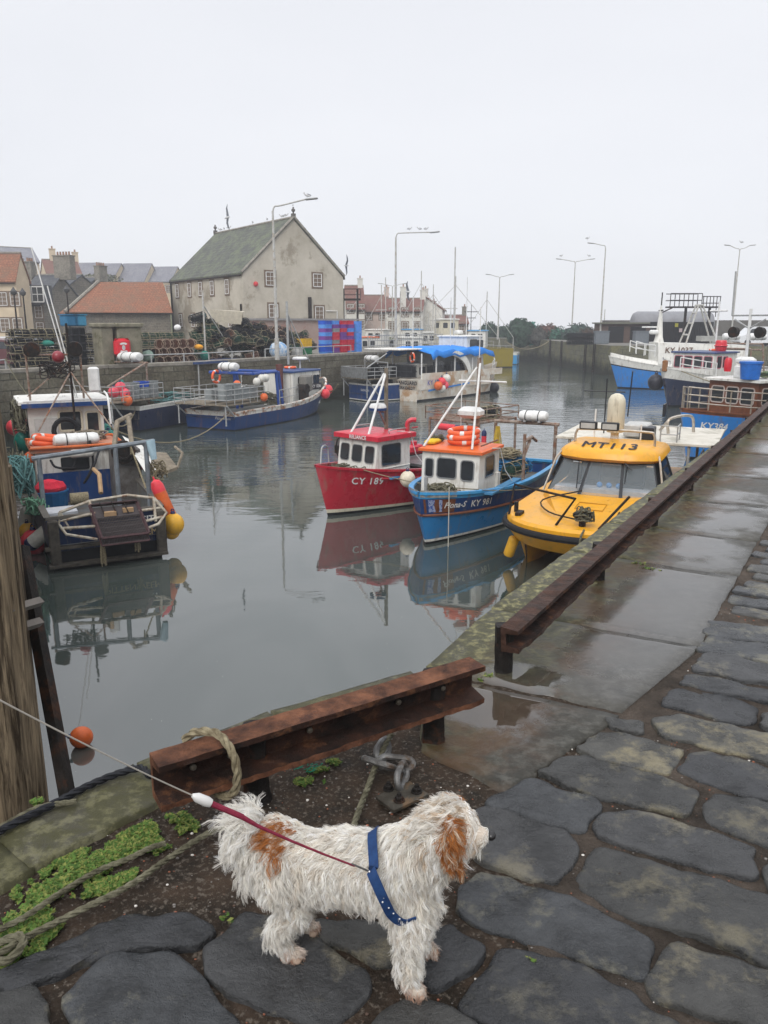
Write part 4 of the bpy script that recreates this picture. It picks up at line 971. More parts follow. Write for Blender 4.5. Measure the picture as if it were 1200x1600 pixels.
def house(name, label, loc, rz, L_, W_, he, hr, wall, roof, wins=(), chim=(), gw=None, hip=0., over=.25, group=None, frames=None, potc=None, door=None, sk=True, cat='house', ww=.85, wh=1.2):
    """gabled house, local x along the ridge; wins = (face, pos, z): face in f,b (long sides, -y/+y), l,r (gables)"""
    t_ = thing(name, label, cat, loc, rz, group); x, y = L_ / 2, W_ / 2
    q = MB(); q.add([(-x, -y, 0), (x, -y, 0), (x, y, 0), (-x, y, 0), (-x, -y, he), (x, -y, he), (x, y, he), (-x, y, he), (-x, 0, hr), (x, 0, hr)], [(0, 1, 5, 4), (2, 3, 7, 6), (1, 2, 6, 9, 5), (3, 0, 4, 8, 7)]); q.build('wall', wall, t_, uvwall=True)
    q = MB(); sl_ = (hr - he) / y; th = .16; e = over
    for s_ in (-1, 1):
        a = [(-x - .12 , s_ * (y + e), he - sl_ * e), (x + .12, s_ * (y + e), he - sl_ * e), (x + .12 - hip, 0, hr), (-x - .12 + hip, 0, hr)]
        q.add([Vector(p) + Vector((0, 0, .03)) for p in a] + [Vector(p) + Vector((0, 0, .03 + th)) for p in a], [(3, 2, 1, 0), (4, 5, 6, 7), (0, 1, 5, 4), (1, 2, 6, 5), (2, 3, 7, 6), (3, 0, 4, 7)])
    ro = q.build('roof', roof, t_, uvwall=True)
    if sk:
        q = MB(); q.tube([(-x - .1, 0, hr + .2), (x + .1, 0, hr + .2)], .12, 6); q.build('ridge', cpm, ro)
        for s_ in (-1, 1):
            q = MB(); q.tube([(-x, s_ * (y + e + .04), he - sl_ * e - .02), (x, s_ * (y + e + .04), he - sl_ * e - .02)], .07, 6); q.build('gutter', DARKI, t_)
    F_ = {'f': (Vector((1, 0, 0)), lambda p: (p, -y)), 'b': (Vector((-1, 0, 0)), lambda p: (p, y)), 'r': (Vector((0, 1, 0)), lambda p: (x, p)), 'l': (Vector((0, -1, 0)), lambda p: (-x, p))}
    for wdef in wins:
        f_, p, z = wdef[:3]; w_, h_ = (wdef[3], wdef[4]) if len(wdef) > 3 else (ww, wh); rt, fn = F_[f_]; X, Y_ = fn(p)
        n_ = rt.cross(Vector((0, 0, 1)))
        o = win(t_, (X, Y_, z), rt, (0, 0, 1), w_, h_, 0, frames, None, .06, .07, (1, 2), nn=n_)
        q = MB(); c = Vector((X, Y_, z)); 
        q.box(c, (w_ + .42, .05, h_ + .42) if f_ in 'fb' else (.05, w_ + .42, h_ + .42)); q.build('surround', SILL, o)
    for (cx, cy, w_, d_, h_, np_) in chim:
        zb = hr - abs(cy) * sl_ - .4; q = MB(); q.box((cx, cy, zb + h_ / 2), (w_, d_, h_)); q.box((cx, cy, zb + h_ + .06), (w_ + .14, d_ + .14, .12)); c_ = q.build('chimney', wall if potc is None else potc, ro)
        for k in range(np_):
            q = MB(); off = (k - (np_ - 1) / 2) * .38; q.lathe((cx + (off if w_ > d_ else 0), cy + (off if w_ <= d_ else 0), zb + h_ + .12), [(.13, 0), (.10, .35), (.13, .4)], 7); q.build('chimney_pot', M('pot_clay', (.30, .17, .11)), c_)
    return t_
def roofm(name, c, c2, c3, sx=.3, sz=.26): return wall_mat(name, c, c2, c3, tuple(a * .5 for a in c), sx=sx, sz=sz, bump=.6, rough=.75)
PANT = roofm('pantile_roof', (.34, .15, .09), (.28, .12, .07), (.22, .13, .085)); SLATE = roofm('slate_roof', (.11, .115, .13), (.085, .09, .10), (.13, .135, .14)); 
MSLATE = roofm('mossy_slate_roof', (.13, .135, .12), (.095, .10, .09), (.16, .18, .12), sx=.4, sz=.3); HAZESL = roofm('hazed_slate_roof', (.24, .24, .27), (.21, .21, .24), (.26, .26, .28))  # last one: hill slate, lightened so distance haze is painted into its colour
PANTB = roofm('pantile_brown', (.23, .10, .08), (.18, .08, .065), (.2, .12, .09))
HARL = M('harling_grey', (.50, .46, .385), (.36, .325, .26), rough=.9, scale=.45, c3=(.27, .235, .18), s3=.33, bump=.4, bscale=9, detail=8)
HARLC = M('harling_cream', (.60, .50, .36), (.50, .41, .29), rough=.9, scale=.8, bump=.3, bscale=10)
HARLP = M('harling_pink', (.55, .44, .38), (.48, .38, .33), rough=.9, scale=.8); HARLW = M('harling_white', (.68, .66, .61), (.58, .555, .50), rough=.9, scale=.8, c3=(.48, .45, .39), s3=.8)
RUBB = wall_mat('rubble_stone', (.24, .215, .17), (.17, .15, .12), (.15, .14, .12), (.26, .24, .2), sx=.5, sz=.25, bump=.7)
# warehouse
GC = Vector((-12.2, 70.7, 0)); rz_ = math.atan2(-.805, .593); ax = Vector((.593, -.805, 0)); ay = Vector((.805, .593, 0)); LW, WW = 16.2, 10.4
wl = GC + ay * WW / 2 - ax * LW / 2; wl.z = QZ
he_, hr_ = 6.35, 11.1
def tpx(A, B, px): k = (px - 600) / F * .975; return (k * A.y - A.x) / ((B.x - A.x) - k * (B.y - A.y))
FLc = GC - ax * LW
sw = []
for px in (281, 300, 317, 335, 358): t_ = tpx(GC, FLc, px); sw.append(('f', LW / 2 - t_ * LW, 5.35, .62, 1.15))
for px in (284, 303, 338, 361): t_ = tpx(GC, FLc, px); sw.append(('f', LW / 2 - t_ * LW, 2.45, .62, 1.1))
gwn = [('r', -2.5, 6.0, .8, 1.05), ('r', 2.35, 6.0, .8, 1.05), ('r', -2.3, 3.25, .8, 1.05), ('r', 2.5, 3.1, .8, 1.05)]
wh_ = house('warehouse', 'large grey harled warehouse with mossy slate roof and stone ball finials', wl, rz_, LW, WW, he_, hr_, HARL, MSLATE, sw + gwn, over=.12, cat='warehouse')
for X in (-LW / 2, LW / 2):
    q = MB(); q.box((X, 0, hr_ + .3), (.32, .32, .4)); q.lathe((X, 0, hr_ + .48), [(.09, 0), (.06, .12), (.17, .24), (.17, .36), (.06, .46), (.08, .52), (.02, .6)], 10); q.build('finial', M('finial_stone', (.13, .12, .11)), wh_, smooth=True)
q = MB()
for s_ in (-1, 1): q.tube([(LW / 2 + .06, s_ * (WW / 2 + .1), he_ + .12), (LW / 2 + .06, 0, hr_ + .24)], .14, 5)
q.build('skew', cpm, wh_)
q = MB(); tdr = tpx(GC, FLc, 320); q.box((LW / 2 - tdr * LW, -WW / 2 - .03, 1.95), (1.0, .10, 2.3)); q.build('door', M('door_teal', (.10, .20, .19)), wh_)
dp = []
for xx in (LW / 2 - .35, -LW / 2 + .2):
    q = MB(); q.tube([(xx, -WW / 2 - .1, 0), (xx, -WW / 2 - .1, he_ * (.6 if xx > 0 else 1))], .09, 6); q.build('drainpipe', DARKI, wh_)
q = MB(); q.tube([(LW / 2 + .1, 1.45, 1.7), (LW / 2 + .1, 1.45, 4.5)], .17, 7); q.build('flue', DARKI, wh_)
q = MB(); q.tube([(LW / 2 + .1, 3.2, 3.3), (LW / 2 + .1, 4.4, 3.3), (LW / 2 + .1, 4.4, 1.2)], .05, 6); q.build('vent_pipe', WHITE, wh_)
q = MB(); q.sphere((LW / 2 + .12, -4.0, 5.5), .22, 10, 6); q.build('alarm_box', M('red_box', (.6, .05, .06), rough=.4), wh_)
# lean-to in front of the gable
ln_ = GC + ay * 4.6 + ax * 1.8; ln_.z = QZ
lt = thing('lean_to_shed', 'low brick and render lean-to with a flat roof in front of the warehouse gable', 'shed', ln_, rz_)
q = MB(); q.box((0, 0, 1.2), (2.6, 10.2, 2.4)); q.build('wall', M('lean_render', (.38, .30, .26), (.30, .22, .19), rough=.9, scale=1, c3=(.25, .10, .08), s3=.5), lt)
q = MB(); q.box((0, 0, 2.5), (3.0, 10.6, .16)); q.build('roof', M('lead_roof', (.26, .25, .25)), lt)
# red roofed shed
RA = D(105, 491, 75); RB = D(266, 491, 79); d_ = Vector((RB.x - RA.x, RB.y - RA.y, 0)); Lr = d_.length; d_.normalize(); nb_ = Vector((-d_.y, d_.x, 0))
heR = RB.z - QZ; c_ = (RA + RB) / 2 + nb_ * 4; c_.z = QZ
rs = thing('long_shed', 'low stone shed with a long orange pantile roof beside the warehouse', 'shed', c_, math.atan2(d_.y, d_.x))
q = MB(); q.box((0, 0, heR / 2), (Lr, 8, heR)); q.build('wall', RUBB, rs, uvwall=True)
zr = D(268, 440, 78.5).z - QZ; zl = zr - .1; xr = Lr / 2 + .2; xl = -Lr / 2 - .2; xk = xl + 3.6
q = MB(); q.add([(xl, -4.25, heR), (xr, -4.25, heR), (xr, 0, zr), (xk, 0, zl), (xl, 4.25, heR), (xr, 4.25, heR), (xl, -4.25, heR + .14), (xr, -4.25, heR + .14), (xr, 0, zr + .14), (xk, 0, zl + .14), (xl, 4.25, heR + .14), (xr, 4.25, heR + .14)],
    [(6, 7, 8, 9), (9, 8, 11, 10), (6, 9, 10), (0, 1, 7, 6), (1, 2, 8, 7), (2, 5, 11, 8), (0, 6, 10, 4)]); rfx = q.build('roof', PANT, rs, uvwall=True)
q = MB(); q.tube([(xl, -4.3, heR + .05), (xr, -4.3, heR + .05)], .08, 6); q.build('gutter', DARKI, rs)
q = MB(); q.tube([(xl, -4.25, heR + .2), (xk, 0, zl + .2)], .16, 6); q.build('hip_ridge', cpm, rfx)
# town houses, left
def hpx(name, label, pxl, pxr, Y, ye, yr, wall, roof, depth=7, rz=0., zb=QZ, **k):
    a = D(pxl, ye, Y); b = D(pxr, ye, Y); L_ = (b.x - a.x) / max(.5, math.cos(rz)); c = (a + b) / 2; c = Vector((c.x, Y + depth / 2, zb))
    return house(name, label, c, rz, L_, depth, a.z - zb, D(pxl, yr, Y + depth / 2).z - zb, wall, roof, **k)
hpx('town_house', 'cream gabled town house at the far left edge', -75, 24, 84, 436, 398, HARLC, PANT, depth=3.2, rz=.0, wins=[('f', x, z) for x in (-1.6, .2, 1.7, 3) for z in (2.0, 4.6)], chim=[(-.4, 0, .7, 1.1, 2.2, 3)])
hpx('town_house', 'dark stone house with two white dormer windows behind the cream house', 36, 80, 92, 475, 432, RUBB, SLATE, depth=8, rz=-.25, wins=[('f', x, z) for x in (-1.6, 1.2) for z in (1.6, 3.4)], chim=[(2.2, 0, 2.2, 1.0, 2.6, 5), (-2.4, 0, .9, 1.0, 2.0, 3)])
for px in (43, 61):
    c = D(px, 460, 91.2); t_ = thing('dormer', 'white framed dormer window, %s of the pair on the dark stone house' % ('left' if px == 43 else 'right'), 'dormer', c)
    q = MB(); q.box((0, .6, 0), (1.7, 2.0, 2.0)); q.build('cheeks', SLATE, t_); win(t_, (0, -.42, 0), (1, 0, 0), (0, 0, 1), 1.2, 1.5, 0, WHITE, GLASS, .13, .06, (1, 1))
hpx('town_house', 'tall stone house with a steep slate roof, right of the dormered one', 80, 112, 98, 466, 432, RUBB, SLATE, depth=9, rz=-.5, wins=[('f', x, z) for x in (-1.8, 0, 1.8) for z in (1.8, 4.2)], chim=[(-1.9, 0, 1.0, 1.6, 2.2, 4)])
hpx('town_house', 'stone house with slate roof and skylights left of the red roofed shed', 104, 138, 104, 462, 436, RUBB, SLATE, depth=9, rz=-.45, wins=[('f', x, z) for x in (-1.8, 0, 1.8) for z in (1.8, 4.4)], chim=[(2.2, 0, .9, 1.4, 1.9, 4)])
for px in (100, 113):
    c = D(px, 446, 103); t_ = thing('dormer', 'white dormer window, %s of the two high on the slate roofs' % ('left' if px == 100 else 'right'), 'dormer', c)
    q = MB(); q.box((0, .6, 0), (1.3, 1.8, 1.6)); q.build('cheeks', WHITE, t_); win(t_, (0, -.32, 0), (1, 0, 0), (0, 0, 1), .9, 1.2, 0, WHITE, GLASS, .1, .05, (1, 1))
# hill and the terrace on it
hl = MB(); nx, ny = 40, 20; vs = []; 
for j in range(ny + 1):
    for i in range(nx + 1):
        x = -150 + i * 4.0; y = 106 + j * 4.4; k = max(0, min(1, (y - 108) / 50)) * max(0, min(1, (2 - x) / 55)); z = QZ + .03 + 6.5 * (k * k * (3 - 2 * k)) + mnoise.noise(Vector((x * .05, y * .05, 0))) * 1.0 * k; vs.append((x, y, z))
hl.add(vs, [(j * (nx + 1) + i, j * (nx + 1) + i + 1, (j + 1) * (nx + 1) + i + 1, (j + 1) * (nx + 1) + i) for j in range(ny) for i in range(nx)])
tag(hl.build('hill', M('hill_grass', (.09, .10, .045), (.05, .06, .03), rough=.95, scale=.2, c3=(.13, .11, .07), s3=.5), smooth=True), kind='structure')
for k, (a, b, ye, yr) in enumerate(((102, 147, 437, 412), (147, 182, 437, 413), (182, 231, 440, 413), (231, 272, 440, 418))):
    Y = 150; zb = 8.0
    hpx('terrace_house', ['pale grey roofed terrace house on the hill, leftmost of the four', 'second terrace house from the left on the hill', 'widest terrace house on the hill, third from the left', 'lower terrace house on the hill nearest the warehouse roof'][k], a + 2, b - 1, Y + k * 1.5, ye, yr, HARLC, HAZESL, depth=8, zb=zb - 4, rz=-.12,
        wins=[('f', x, (D(0, ye, Y).z - zb + 4) - dz, 1.0, 1.1) for x in (-2.2, -.4, 1.8) for dz in (1.1,)] + [('l', -1.5, 7.5 if k < 3 else 6.6, .9, 1)], sk=False)
hpx('town_house', 'cream gabled house on the hill behind the stone chimneys', 55, 100, 132, 428, 408, HARLC, PANTB, depth=9, zb=1, rz=.5, chim=[(-1, 0, .9, .9, 2.2, 2), (2.5, 0, .9, .9, 1.8, 2)], wins=[('r', 0, 9, 1, 1.2)])
hpx('town_house', 'pale house high on the hill at the left edge of the picture', -30, 24, 140, 408, 388, HARLC, HAZESL, depth=10, zb=1, rz=.6, wins=[('r', 0, 10, 1, 1.2)])
for k, (px, Y, h_, w_) in enumerate(((18, 120, 5.5, 3.4), (30, 124, 4.4, 2.6), (92, 122, 3.6, 2.6), (150, 128, 3.4, 3.0), (178, 130, 3.0, 3.2), (122, 126, 3.2, 3))):
    p = D(px, 500, Y); p.z = 3.0
    t_ = thing('hill_tree', ['bare greyish tree at the left edge above the cream house', 'smaller bare tree right of the one at the left edge', 'bush behind the chimneys of the stone houses', 'dark shrub below the middle of the hill terrace', 'low shrub above the red shed roof', 'bush between the slate roofs and the hill terrace'][k], 'tree', p)
    zt_ = D(px, 400 if k < 2 else 432, Y).z - 3
    q = MB(); q.tube([(0, 0, 0), (.1, 0, zt_ * .6)], [.22, .1], 6)
    for i in range(14): a = random.random() * 6.3; q.tube([(.05, 0, zt_ * .35), (math.cos(a) * w_ * .5, math.sin(a) * w_ * .5, zt_ * random.uniform(.6, 1))], [.08, .02], 4)
    q.build('trunk', M('bark', (.10, .08, .065)), t_)
    q = MB()
    for i in range(900):
        a = random.random() * 6.3; rr = w_ * .6 * random.random() ** .5; z = zt_ * random.uniform(.45, 1.05)
        if mnoise.noise(Vector((math.cos(a) * rr, math.sin(a) * rr, z)) * .9) < -.1: continue
        c = Vector((math.cos(a) * rr, math.sin(a) * rr, z)); d1 = Vector([random.gauss(0, .13) for _ in range(3)]); d2 = Vector([random.gauss(0, .1) for _ in range(3)]); q.quad(c - d1, c + d2, c + d1, c - d2)
    q.build('crown', M('hill_leaf', (.12, .12, .07), (.07, .075, .045), rough=.9, scale=2), t_)
# right-hand town cluster
def rh(*a, **k): return hpx('town_house', *a, **k)
rh('white house with tall red roof just right of the warehouse', 538, 566, 128, 482, 448, HARLW, PANTB, depth=7, rz=.1, wins=[('f', x, z) for x in (-.8, .9) for z in (2, 4.4)], chim=[(1.0, 0, .8, .8, 1.6, 1)])
rh('pink house with red roof behind the boat masts', 566, 606, 133, 487, 463, HARLP, PANTB, depth=9, rz=0, wins=[('f', x, 3.4) for x in (-1, 1.2)], chim=[(1.9, 0, .8, .8, 1.8, 1)])
rh('cream house with brown red roof and a tall white chimney stack', 606, 664, 130, 486, 468, HARLW, PANTB, depth=8, rz=-.1, wins=[('f', x, z) for x in (-1.9, .2, 2.1) for z in (1.7, 3.9)], chim=[(-.2, -3, .9, .9, 3.6, 1), (2.8, 0, .9, .9, 1.8, 2)])
rh('white gable ended house right of the tall white chimney', 655, 679, 134, 484, 465, HARLW, PANTB, depth=6, rz=PI / 2 * .9, wins=[('r', 0, 3, .8, 1)], chim=[(-1, 0, .8, .8, 1.7, 1)])
rh('low dark stone house with brown roof at the right end of the town', 672, 732, 136, 506, 494, RUBB, PANTB, depth=8, rz=.0, wins=[('f', x, 1.6) for x in (-1.9, .2, 2.1)], chim=[(2.9, 0, .8, .8, 1.9, 1), (-2.4, 0, .8, .8, 2.8, 1)])
# conveyor frame beside the warehouse
p = D(548, 520, 80); p.z = QZ; t_ = thing('ice_plant_tower', 'dark steel platform tower beside the right corner of the warehouse', 'tower', p)
h = D(548, 452, 80).z - QZ
q = MB(); 
for dx in (-.7, .7):
    for dy in (-.5, .5): q.box((dx, dy, h / 2), (.16, .16, h))
q.build('legs', DARKI, t_)
q = MB(); q.box((0, 0, h * .82), (2.0, 1.6, .16)); q.box((0, 0, h * .3), (2.0, 1.6, .5)); q.build('deck', DARKI, t_)
q = MB(); q.rods([((-1, -.8, h), (1, -.8, h)), ((-1, -.8, h * .9), (1, -.8, h * .9)), ((1, -.8, h * .82), (1, .8, h)), ((-1, -.8, h * .82), (-1, -.8, h))], .04, 4); q.build('handrail', DARKI, t_)

# ---- things along the far quay: pillars, cabinet, creels
PIL = M('pillar_stone', (.24, .22, .165), (.15, .14, .10), rough=.9, scale=2.4, bump=.7, bscale=9, c3=(.10, .095, .05), s3=1.4)
def onq(px, back=1.2, z=QZ):       # a point `back` metres behind the wall's edge, in line with px
    best = None
    for i in range(1, len(FL) - 1):
        A = Vector((*FL[i], 0)); B = Vector((*FL[i + 1], 0)); t_ = tpx(A, B, px)
        if -.001 <= t_ <= 1.001 or i == len(FL) - 2: best = A.lerp(B, t_); d = (B - A).normalized(); break
    n_ = Vector((-d.y, d.x, 0)); v = best.normalized(); p = best + v * (back / max(.3, v.dot(n_))); return Vector((p.x, p.y, z)), math.atan2(d.y, d.x)
for px, w_, lb, ytop in ((197, 1.3, 'square stone pillar carrying the red lifebelt cabinet', 505), (160, .7, 'narrow stone pillar right of the black creel stack', 505)):
    p, a = onq(px, .5); h = D(px, ytop, p.y).z - QZ; t_ = thing('stone_pillar', lb, 'pillar', p, a)
    q = MB(); q.box((0, 0, h / 2 - .1), (w_, .8, h - .2), bev=.05); q.build('shaft', PIL, t_); q = MB(); q.box((0, 0, h - .1), (w_ + .2, 1.0, .22), bev=.05); q.build('cap', PIL, t_)
p, a = onq(189, .0); h = D(189, 543, p.y).z; REDP = M('red_plastic', (.62, .015, .03), (.5, .012, .025), rough=.3)
lc = thing('lifebelt_cabinet', 'red lifebelt cabinet on the stone pillar', 'lifebelt cabinet', (p.x, p.y, h - .42), a)
q = MB(); q.box((0, 0, .42), (.88, .34, .9), bev=.14); q.build('case', REDP, lc, smooth=True)
for s_ in (-1, 1):
    q = MB(); pts = [];
    for i in range(9): t0 = R(-60 + 120 * i / 8); pts.append((math.sin(t0) * .24, -.18, .42 + s_ * (.10 + math.cos(t0) * .15)))
    for i in range(8, -1, -1): t0 = R(-60 + 120 * i / 8); pts.append((math.sin(t0) * .13, -.18, .42 + s_ * (.10 + math.cos(t0) * .06)))
    q.add(pts, [list(range(len(pts)))]); q.build('white_mark', WHITE, lc)
q = MB(); pts = [(math.cos(R(20 * i)) * .09, -.18, .42 + math.sin(R(20 * i)) * .13) for i in range(18)]; q.add(pts, [list(range(18))]); q.build('white_mark', M('grey_mark', (.5, .5, .5)), lc)
q = MB(); p, a = onq(171, .9); q.box((0, 0, 1.0), (.35, .25, 2.0)); o = q.build('blue_locker', M('blue_door', (.05, .17, .34), rough=.5)); o.location = p; tag(o, 'narrow blue locker between the two stone pillars', 'locker')
# creel prototypes
NETG = M('net_green', (.03, .075, .05), (.015, .035, .025), rough=.85); NETB = M('net_black', (.014, .015, .017), rough=.8); NETR = M('net_brown', (.10, .045, .03), (.06, .03, .02), rough=.85)
HOOP = M('creel_hoop', (.34, .30, .2), (.10, .085, .055), rough=.7); HOOPR = M('creel_hoop_pale', (.38, .30, .22), (.2, .12, .09), rough=.7); HOOPK = M('creel_hoop_black', (.035, .036, .04), rough=.6)
def creel_meshes(kind, fm, nm):
    f = MB(); n_ = MB()
    if kind == 'D':
        L_, W_, H_ = .70, .46, .36
        for x in (-L_ / 2, 0, L_ / 2):
            pts = [(x, -W_ / 2, 0)] + [(x, -math.cos(PI * i / 6) * W_ / 2, .12 + math.sin(PI * i / 6) * (H_ - .12)) for i in range(7)] + [(x, W_ / 2, 0)]; f.tube(pts, .014, 4, close=True)
        for y, z in ((-W_ / 2, 0), (W_ / 2, 0), (0, H_), (-W_ / 2, .13), (W_ / 2, .13)): f.tube([(-L_ / 2, y, z), (L_ / 2, y, z)], .012, 4)
        for i in range(5): f.box((-L_ / 2 + L_ * (i + .5) / 5, 0, .01), (.05, W_, .015))
        for i in range(13):
            x = -L_ / 2 + L_ * i / 12; n_.tube([(x, -math.cos(PI * k / 5) * W_ / 2 * .97, .1 + math.sin(PI * k / 5) * (H_ - .12)) for k in range(6)], .0065, 3, cap=False)
        for k in range(1, 6): a = PI * k / 6; n_.tube([(-L_ / 2, -math.cos(a) * W_ / 2, .1 + math.sin(a) * (H_ - .12)), (L_ / 2, -math.cos(a) * W_ / 2, .1 + math.sin(a) * (H_ - .12))], .0065, 3, cap=False)
        for x in (-L_ / 2, L_ / 2):
            for k in range(-2, 3): y = k * W_ / 6; n_.tube([(x, y, 0), (x, y, H_ * .9)], .0065, 3, cap=False); z = (k + 2.5) * H_ / 6; n_.tube([(x, -W_ / 2, z), (x, W_ / 2, z)], .0065, 3, cap=False)
        n_.box((0, 0, .14), (L_ * .8, W_ * .6, .16))
    elif kind == 'R':           # drum shaped, seen end on
        r_ = .40; L_ = .8
        for y in (-L_ / 2, L_ / 2): f.tube([(math.cos(PI / 4 * i) * r_, y, r_ + math.sin(PI / 4 * i) * r_) for i in range(8)], .030, 4, close=True)
        for i in range(8): a = PI / 4 * i; f.tube([(math.cos(a) * r_, -L_ / 2, r_ + math.sin(a) * r_), (math.cos(a) * r_, L_ / 2, r_ + math.sin(a) * r_)], .016, 4)
        for i in range(16): a = PI / 8 * i; n_.tube([(math.cos(a) * r_ * .97, -L_ / 2, r_ + math.sin(a) * r_ * .97), (math.cos(a) * r_ * .55, -L_ / 4, r_ + math.sin(a) * r_ * .55)], .010, 3, cap=False)
        for q_ in (.8, .62): n_.tube([(math.cos(PI / 8 * i) * r_ * q_, -L_ / 2 + (1 - q_) * .35, r_ + math.sin(PI / 8 * i) * r_ * q_) for i in range(16)], .010, 3, close=True)
        n_.lathe((0, L_ / 2 - .1, r_), [(r_ * .85, 0), (r_ * .85, .05)], 10, Matrix.Rotation(-PI / 2, 3, 'X'))
    else:                       # rectangular
        L_, W_, H_ = .78, .5, .36
        for z in (0, H_): f.tube([(-L_ / 2, -W_ / 2, z), (L_ / 2, -W_ / 2, z), (L_ / 2, W_ / 2, z), (-L_ / 2, W_ / 2, z)], .016, 4, close=True)
        for x in (-L_ / 2, 0, L_ / 2):
            for y in (-W_ / 2, W_ / 2): f.tube([(x, y, 0), (x, y, H_)], .014, 4)
        for i in range(9): x = -L_ / 2 + L_ * i / 8; n_.rods([((x, -W_ / 2, 0), (x, -W_ / 2, H_)), ((x, -W_ / 2, H_), (x, W_ / 2, H_))], .006, 3)
        for i in range(5): z = H_ * i / 4; n_.rods([((-L_ / 2, -W_ / 2, z), (L_ / 2, -W_ / 2, z))], .006, 3)
        n_.box((0, .03, .17), (L_ * .95, W_ * .9, .30))
    return f, n_
CRE = {}
def creel(kind, col, label, group, loc, rz=0, rx=0, ry=0, sc=1.):
    key = (kind, col)
    if key not in CRE:
        fm = {'g': HOOP, 'b': HOOPK, 'r': HOOPR, 'n': HOOP}[col]; nm = {'g': NETG, 'b': NETB, 'r': NETR, 'n': NETB}[col]
        f, n_ = creel_meshes(kind, fm, nm); t_ = thing('creel', label, 'creel', loc, rz, group); f.build('frame', fm, t_); n_.build('netting', nm, t_); CRE[key] = t_
    else:
        t_ = copy_tree(CRE[key]); t_['label'] = label; t_['group'] = group
    t_.location = loc; t_.rotation_euler = (rx, ry, rz); t_.scale = (sc, sc, sc); return t_
def qstack(px0, px1, back, rows, kind, col, label, group, dx, dz, z0=0, jit=.03, rot=0, hexa=False, depth=1, dd=.55, sc=1.):
    A, a = onq(px0, back); B, _ = onq(px1, back); d = (B - A); n = max(1, int(d.length / dx)); d.normalize(); nn = Vector((-d.y, d.x, 0))
    for k in range(depth):
        for r_ in range(rows):
            for i in range(n):
                if r_ > rows * .6 and random.random() < .12: continue
                p = A + d * ((i + .5 + (.5 if hexa and r_ % 2 else 0)) * dx) + nn * k * dd + Vector((random.uniform(-jit, jit), random.uniform(-jit, jit), QZ + z0 + r_ * dz + random.uniform(0, .01)))
                creel(kind, col, label, group, p, a + rot + random.uniform(-.08, .08), random.uniform(-.05, .05) if not hexa else 0, random.uniform(-.05, .05) if not hexa else 0, sc)
qstack(106, 150, 1.0, 7, 'B', 'b', 'black netted creel in the tall square stack left of the stone pillars', 'black creels in the square stack', .84, .375, depth=1)
qstack(236, 305, 1.0, 4, 'R', 'r', 'drum creel with pale rim and red netting stacked end on', 'round creels stacked end on', .50, .45, z0=.1, hexa=True, jit=.01, depth=1, sc=.66, rot=-.72)
qstack(20, 96, .9, 7, 'D', 'n', 'weathered creel in the low heap at the left end of the far wall', 'weathered creels at the left end', .78, .36, jit=.12, depth=2, sc=1.05)
qstack(216, 236, 1.2, 5, 'B', 'n', 'rusty creel in the narrow stack right of the stone pillar', 'rusty creels by the pillar', .8, .38)
qstack(303, 345, 1.6, 6, 'D', 'g', 'green netted creel stacked between the drum creels and the big heap', 'green creels beside the drum creels', .78, .37, jit=.08)
qstack(206, 300, 3.2, 6, 'D', 'g', 'creel in the long row behind the drum creels', 'creels behind the drum creels', .8, .38, jit=.1, sc=1.1)
qstack(100, 150, 2.6, 6, 'D', 'n', 'creel in the row behind the black creel stack', 'creels behind the black stack', .8, .38, jit=.1, sc=1.1)
# big tangled heap
A, aa = onq(338, 1.0); B, _ = onq(502, 1.0); d = (B - A); Lh = d.length; d.normalize(); nn = Vector((-d.y, d.x, 0))
for i in range(175):
    s_ = random.random(); k = random.random(); prof = (3.1 - 1.1 * s_) * (1 - abs(k - .55) * .9); z = random.random() ** .7 * prof
    if i > 85: z = prof * random.uniform(.85, 1.0)
    p = A + d * s_ * Lh + nn * (k * 2.8) + Vector((0, 0, QZ + z))
    creel('D', random.choice('gbgnbr'), 'creel thrown on the big tangled heap in front of the warehouse', 'creels on the tangled heap', p, random.uniform(0, 6.3), random.uniform(-.5, .5), random.uniform(-.5, .5), random.uniform(1.0, 1.35))
tm = MB()
for i in range(70):
    s_ = random.random(); p = A + d * s_ * Lh + nn * random.uniform(0, 2) + Vector((0, 0, QZ + random.uniform(.1, 2.3 - s_)))
    tm.tube(smoothpath([p + Vector([random.uniform(-.5, .5), random.uniform(-.3, .3), random.uniform(-.25, .25)]) for _ in range(4)], 4), .018, 4)
tag(tm.build('tangled_rope', ROPEG), 'loose rope tangled over the big creel heap', 'rope', kind='stuff')
# odds and ends on the heaps
def sack(px, back, z, s, mat, label, cat, name):
    p, a = onq(px, back); q = MB(); q.sphere((0, 0, 0), 1, 14, 9, s); vs = q.v
    q.v = [tuple(Vector(v) * (1 + .18 * mnoise.noise(Vector(v) * 3 + Vector((px, 0, 0))))) for v in vs]; o = q.build(name, mat, smooth=True); o.location = p + Vector((0, 0, z)); return tag(o, label, cat)
SK = M('sheet_white', (.55, .55, .5), rough=.7); TEAL = M('teal_net', (.04, .22, .17), (.02, .13, .10), rough=.85, bump=.6, bscale=20, scale=8)
sack(278, .8, 1.95, (.18, .18, .17), WHITE, 'white float sitting on top of the drum creels', 'float', 'float')
sack(309, .7, .9, (.25, .2, .15), M('orange_sheet', (.7, .32, .03), rough=.5), 'orange oilskin lying beside the drum creels', 'oilskin', 'oilskin')
sack(318, .9, .4, (.25, .25, .28), TEAL, 'heap of dull teal net right of the drum creels', 'net', 'net_heap'); sack(228, .6, .5, (.35, .3, .3), M('pale_net', (.24, .33, .28), (.15, .2, .17), rough=.85, bump=.6, bscale=20), 'pale green net bundle left of the drum creels', 'net', 'net_heap')
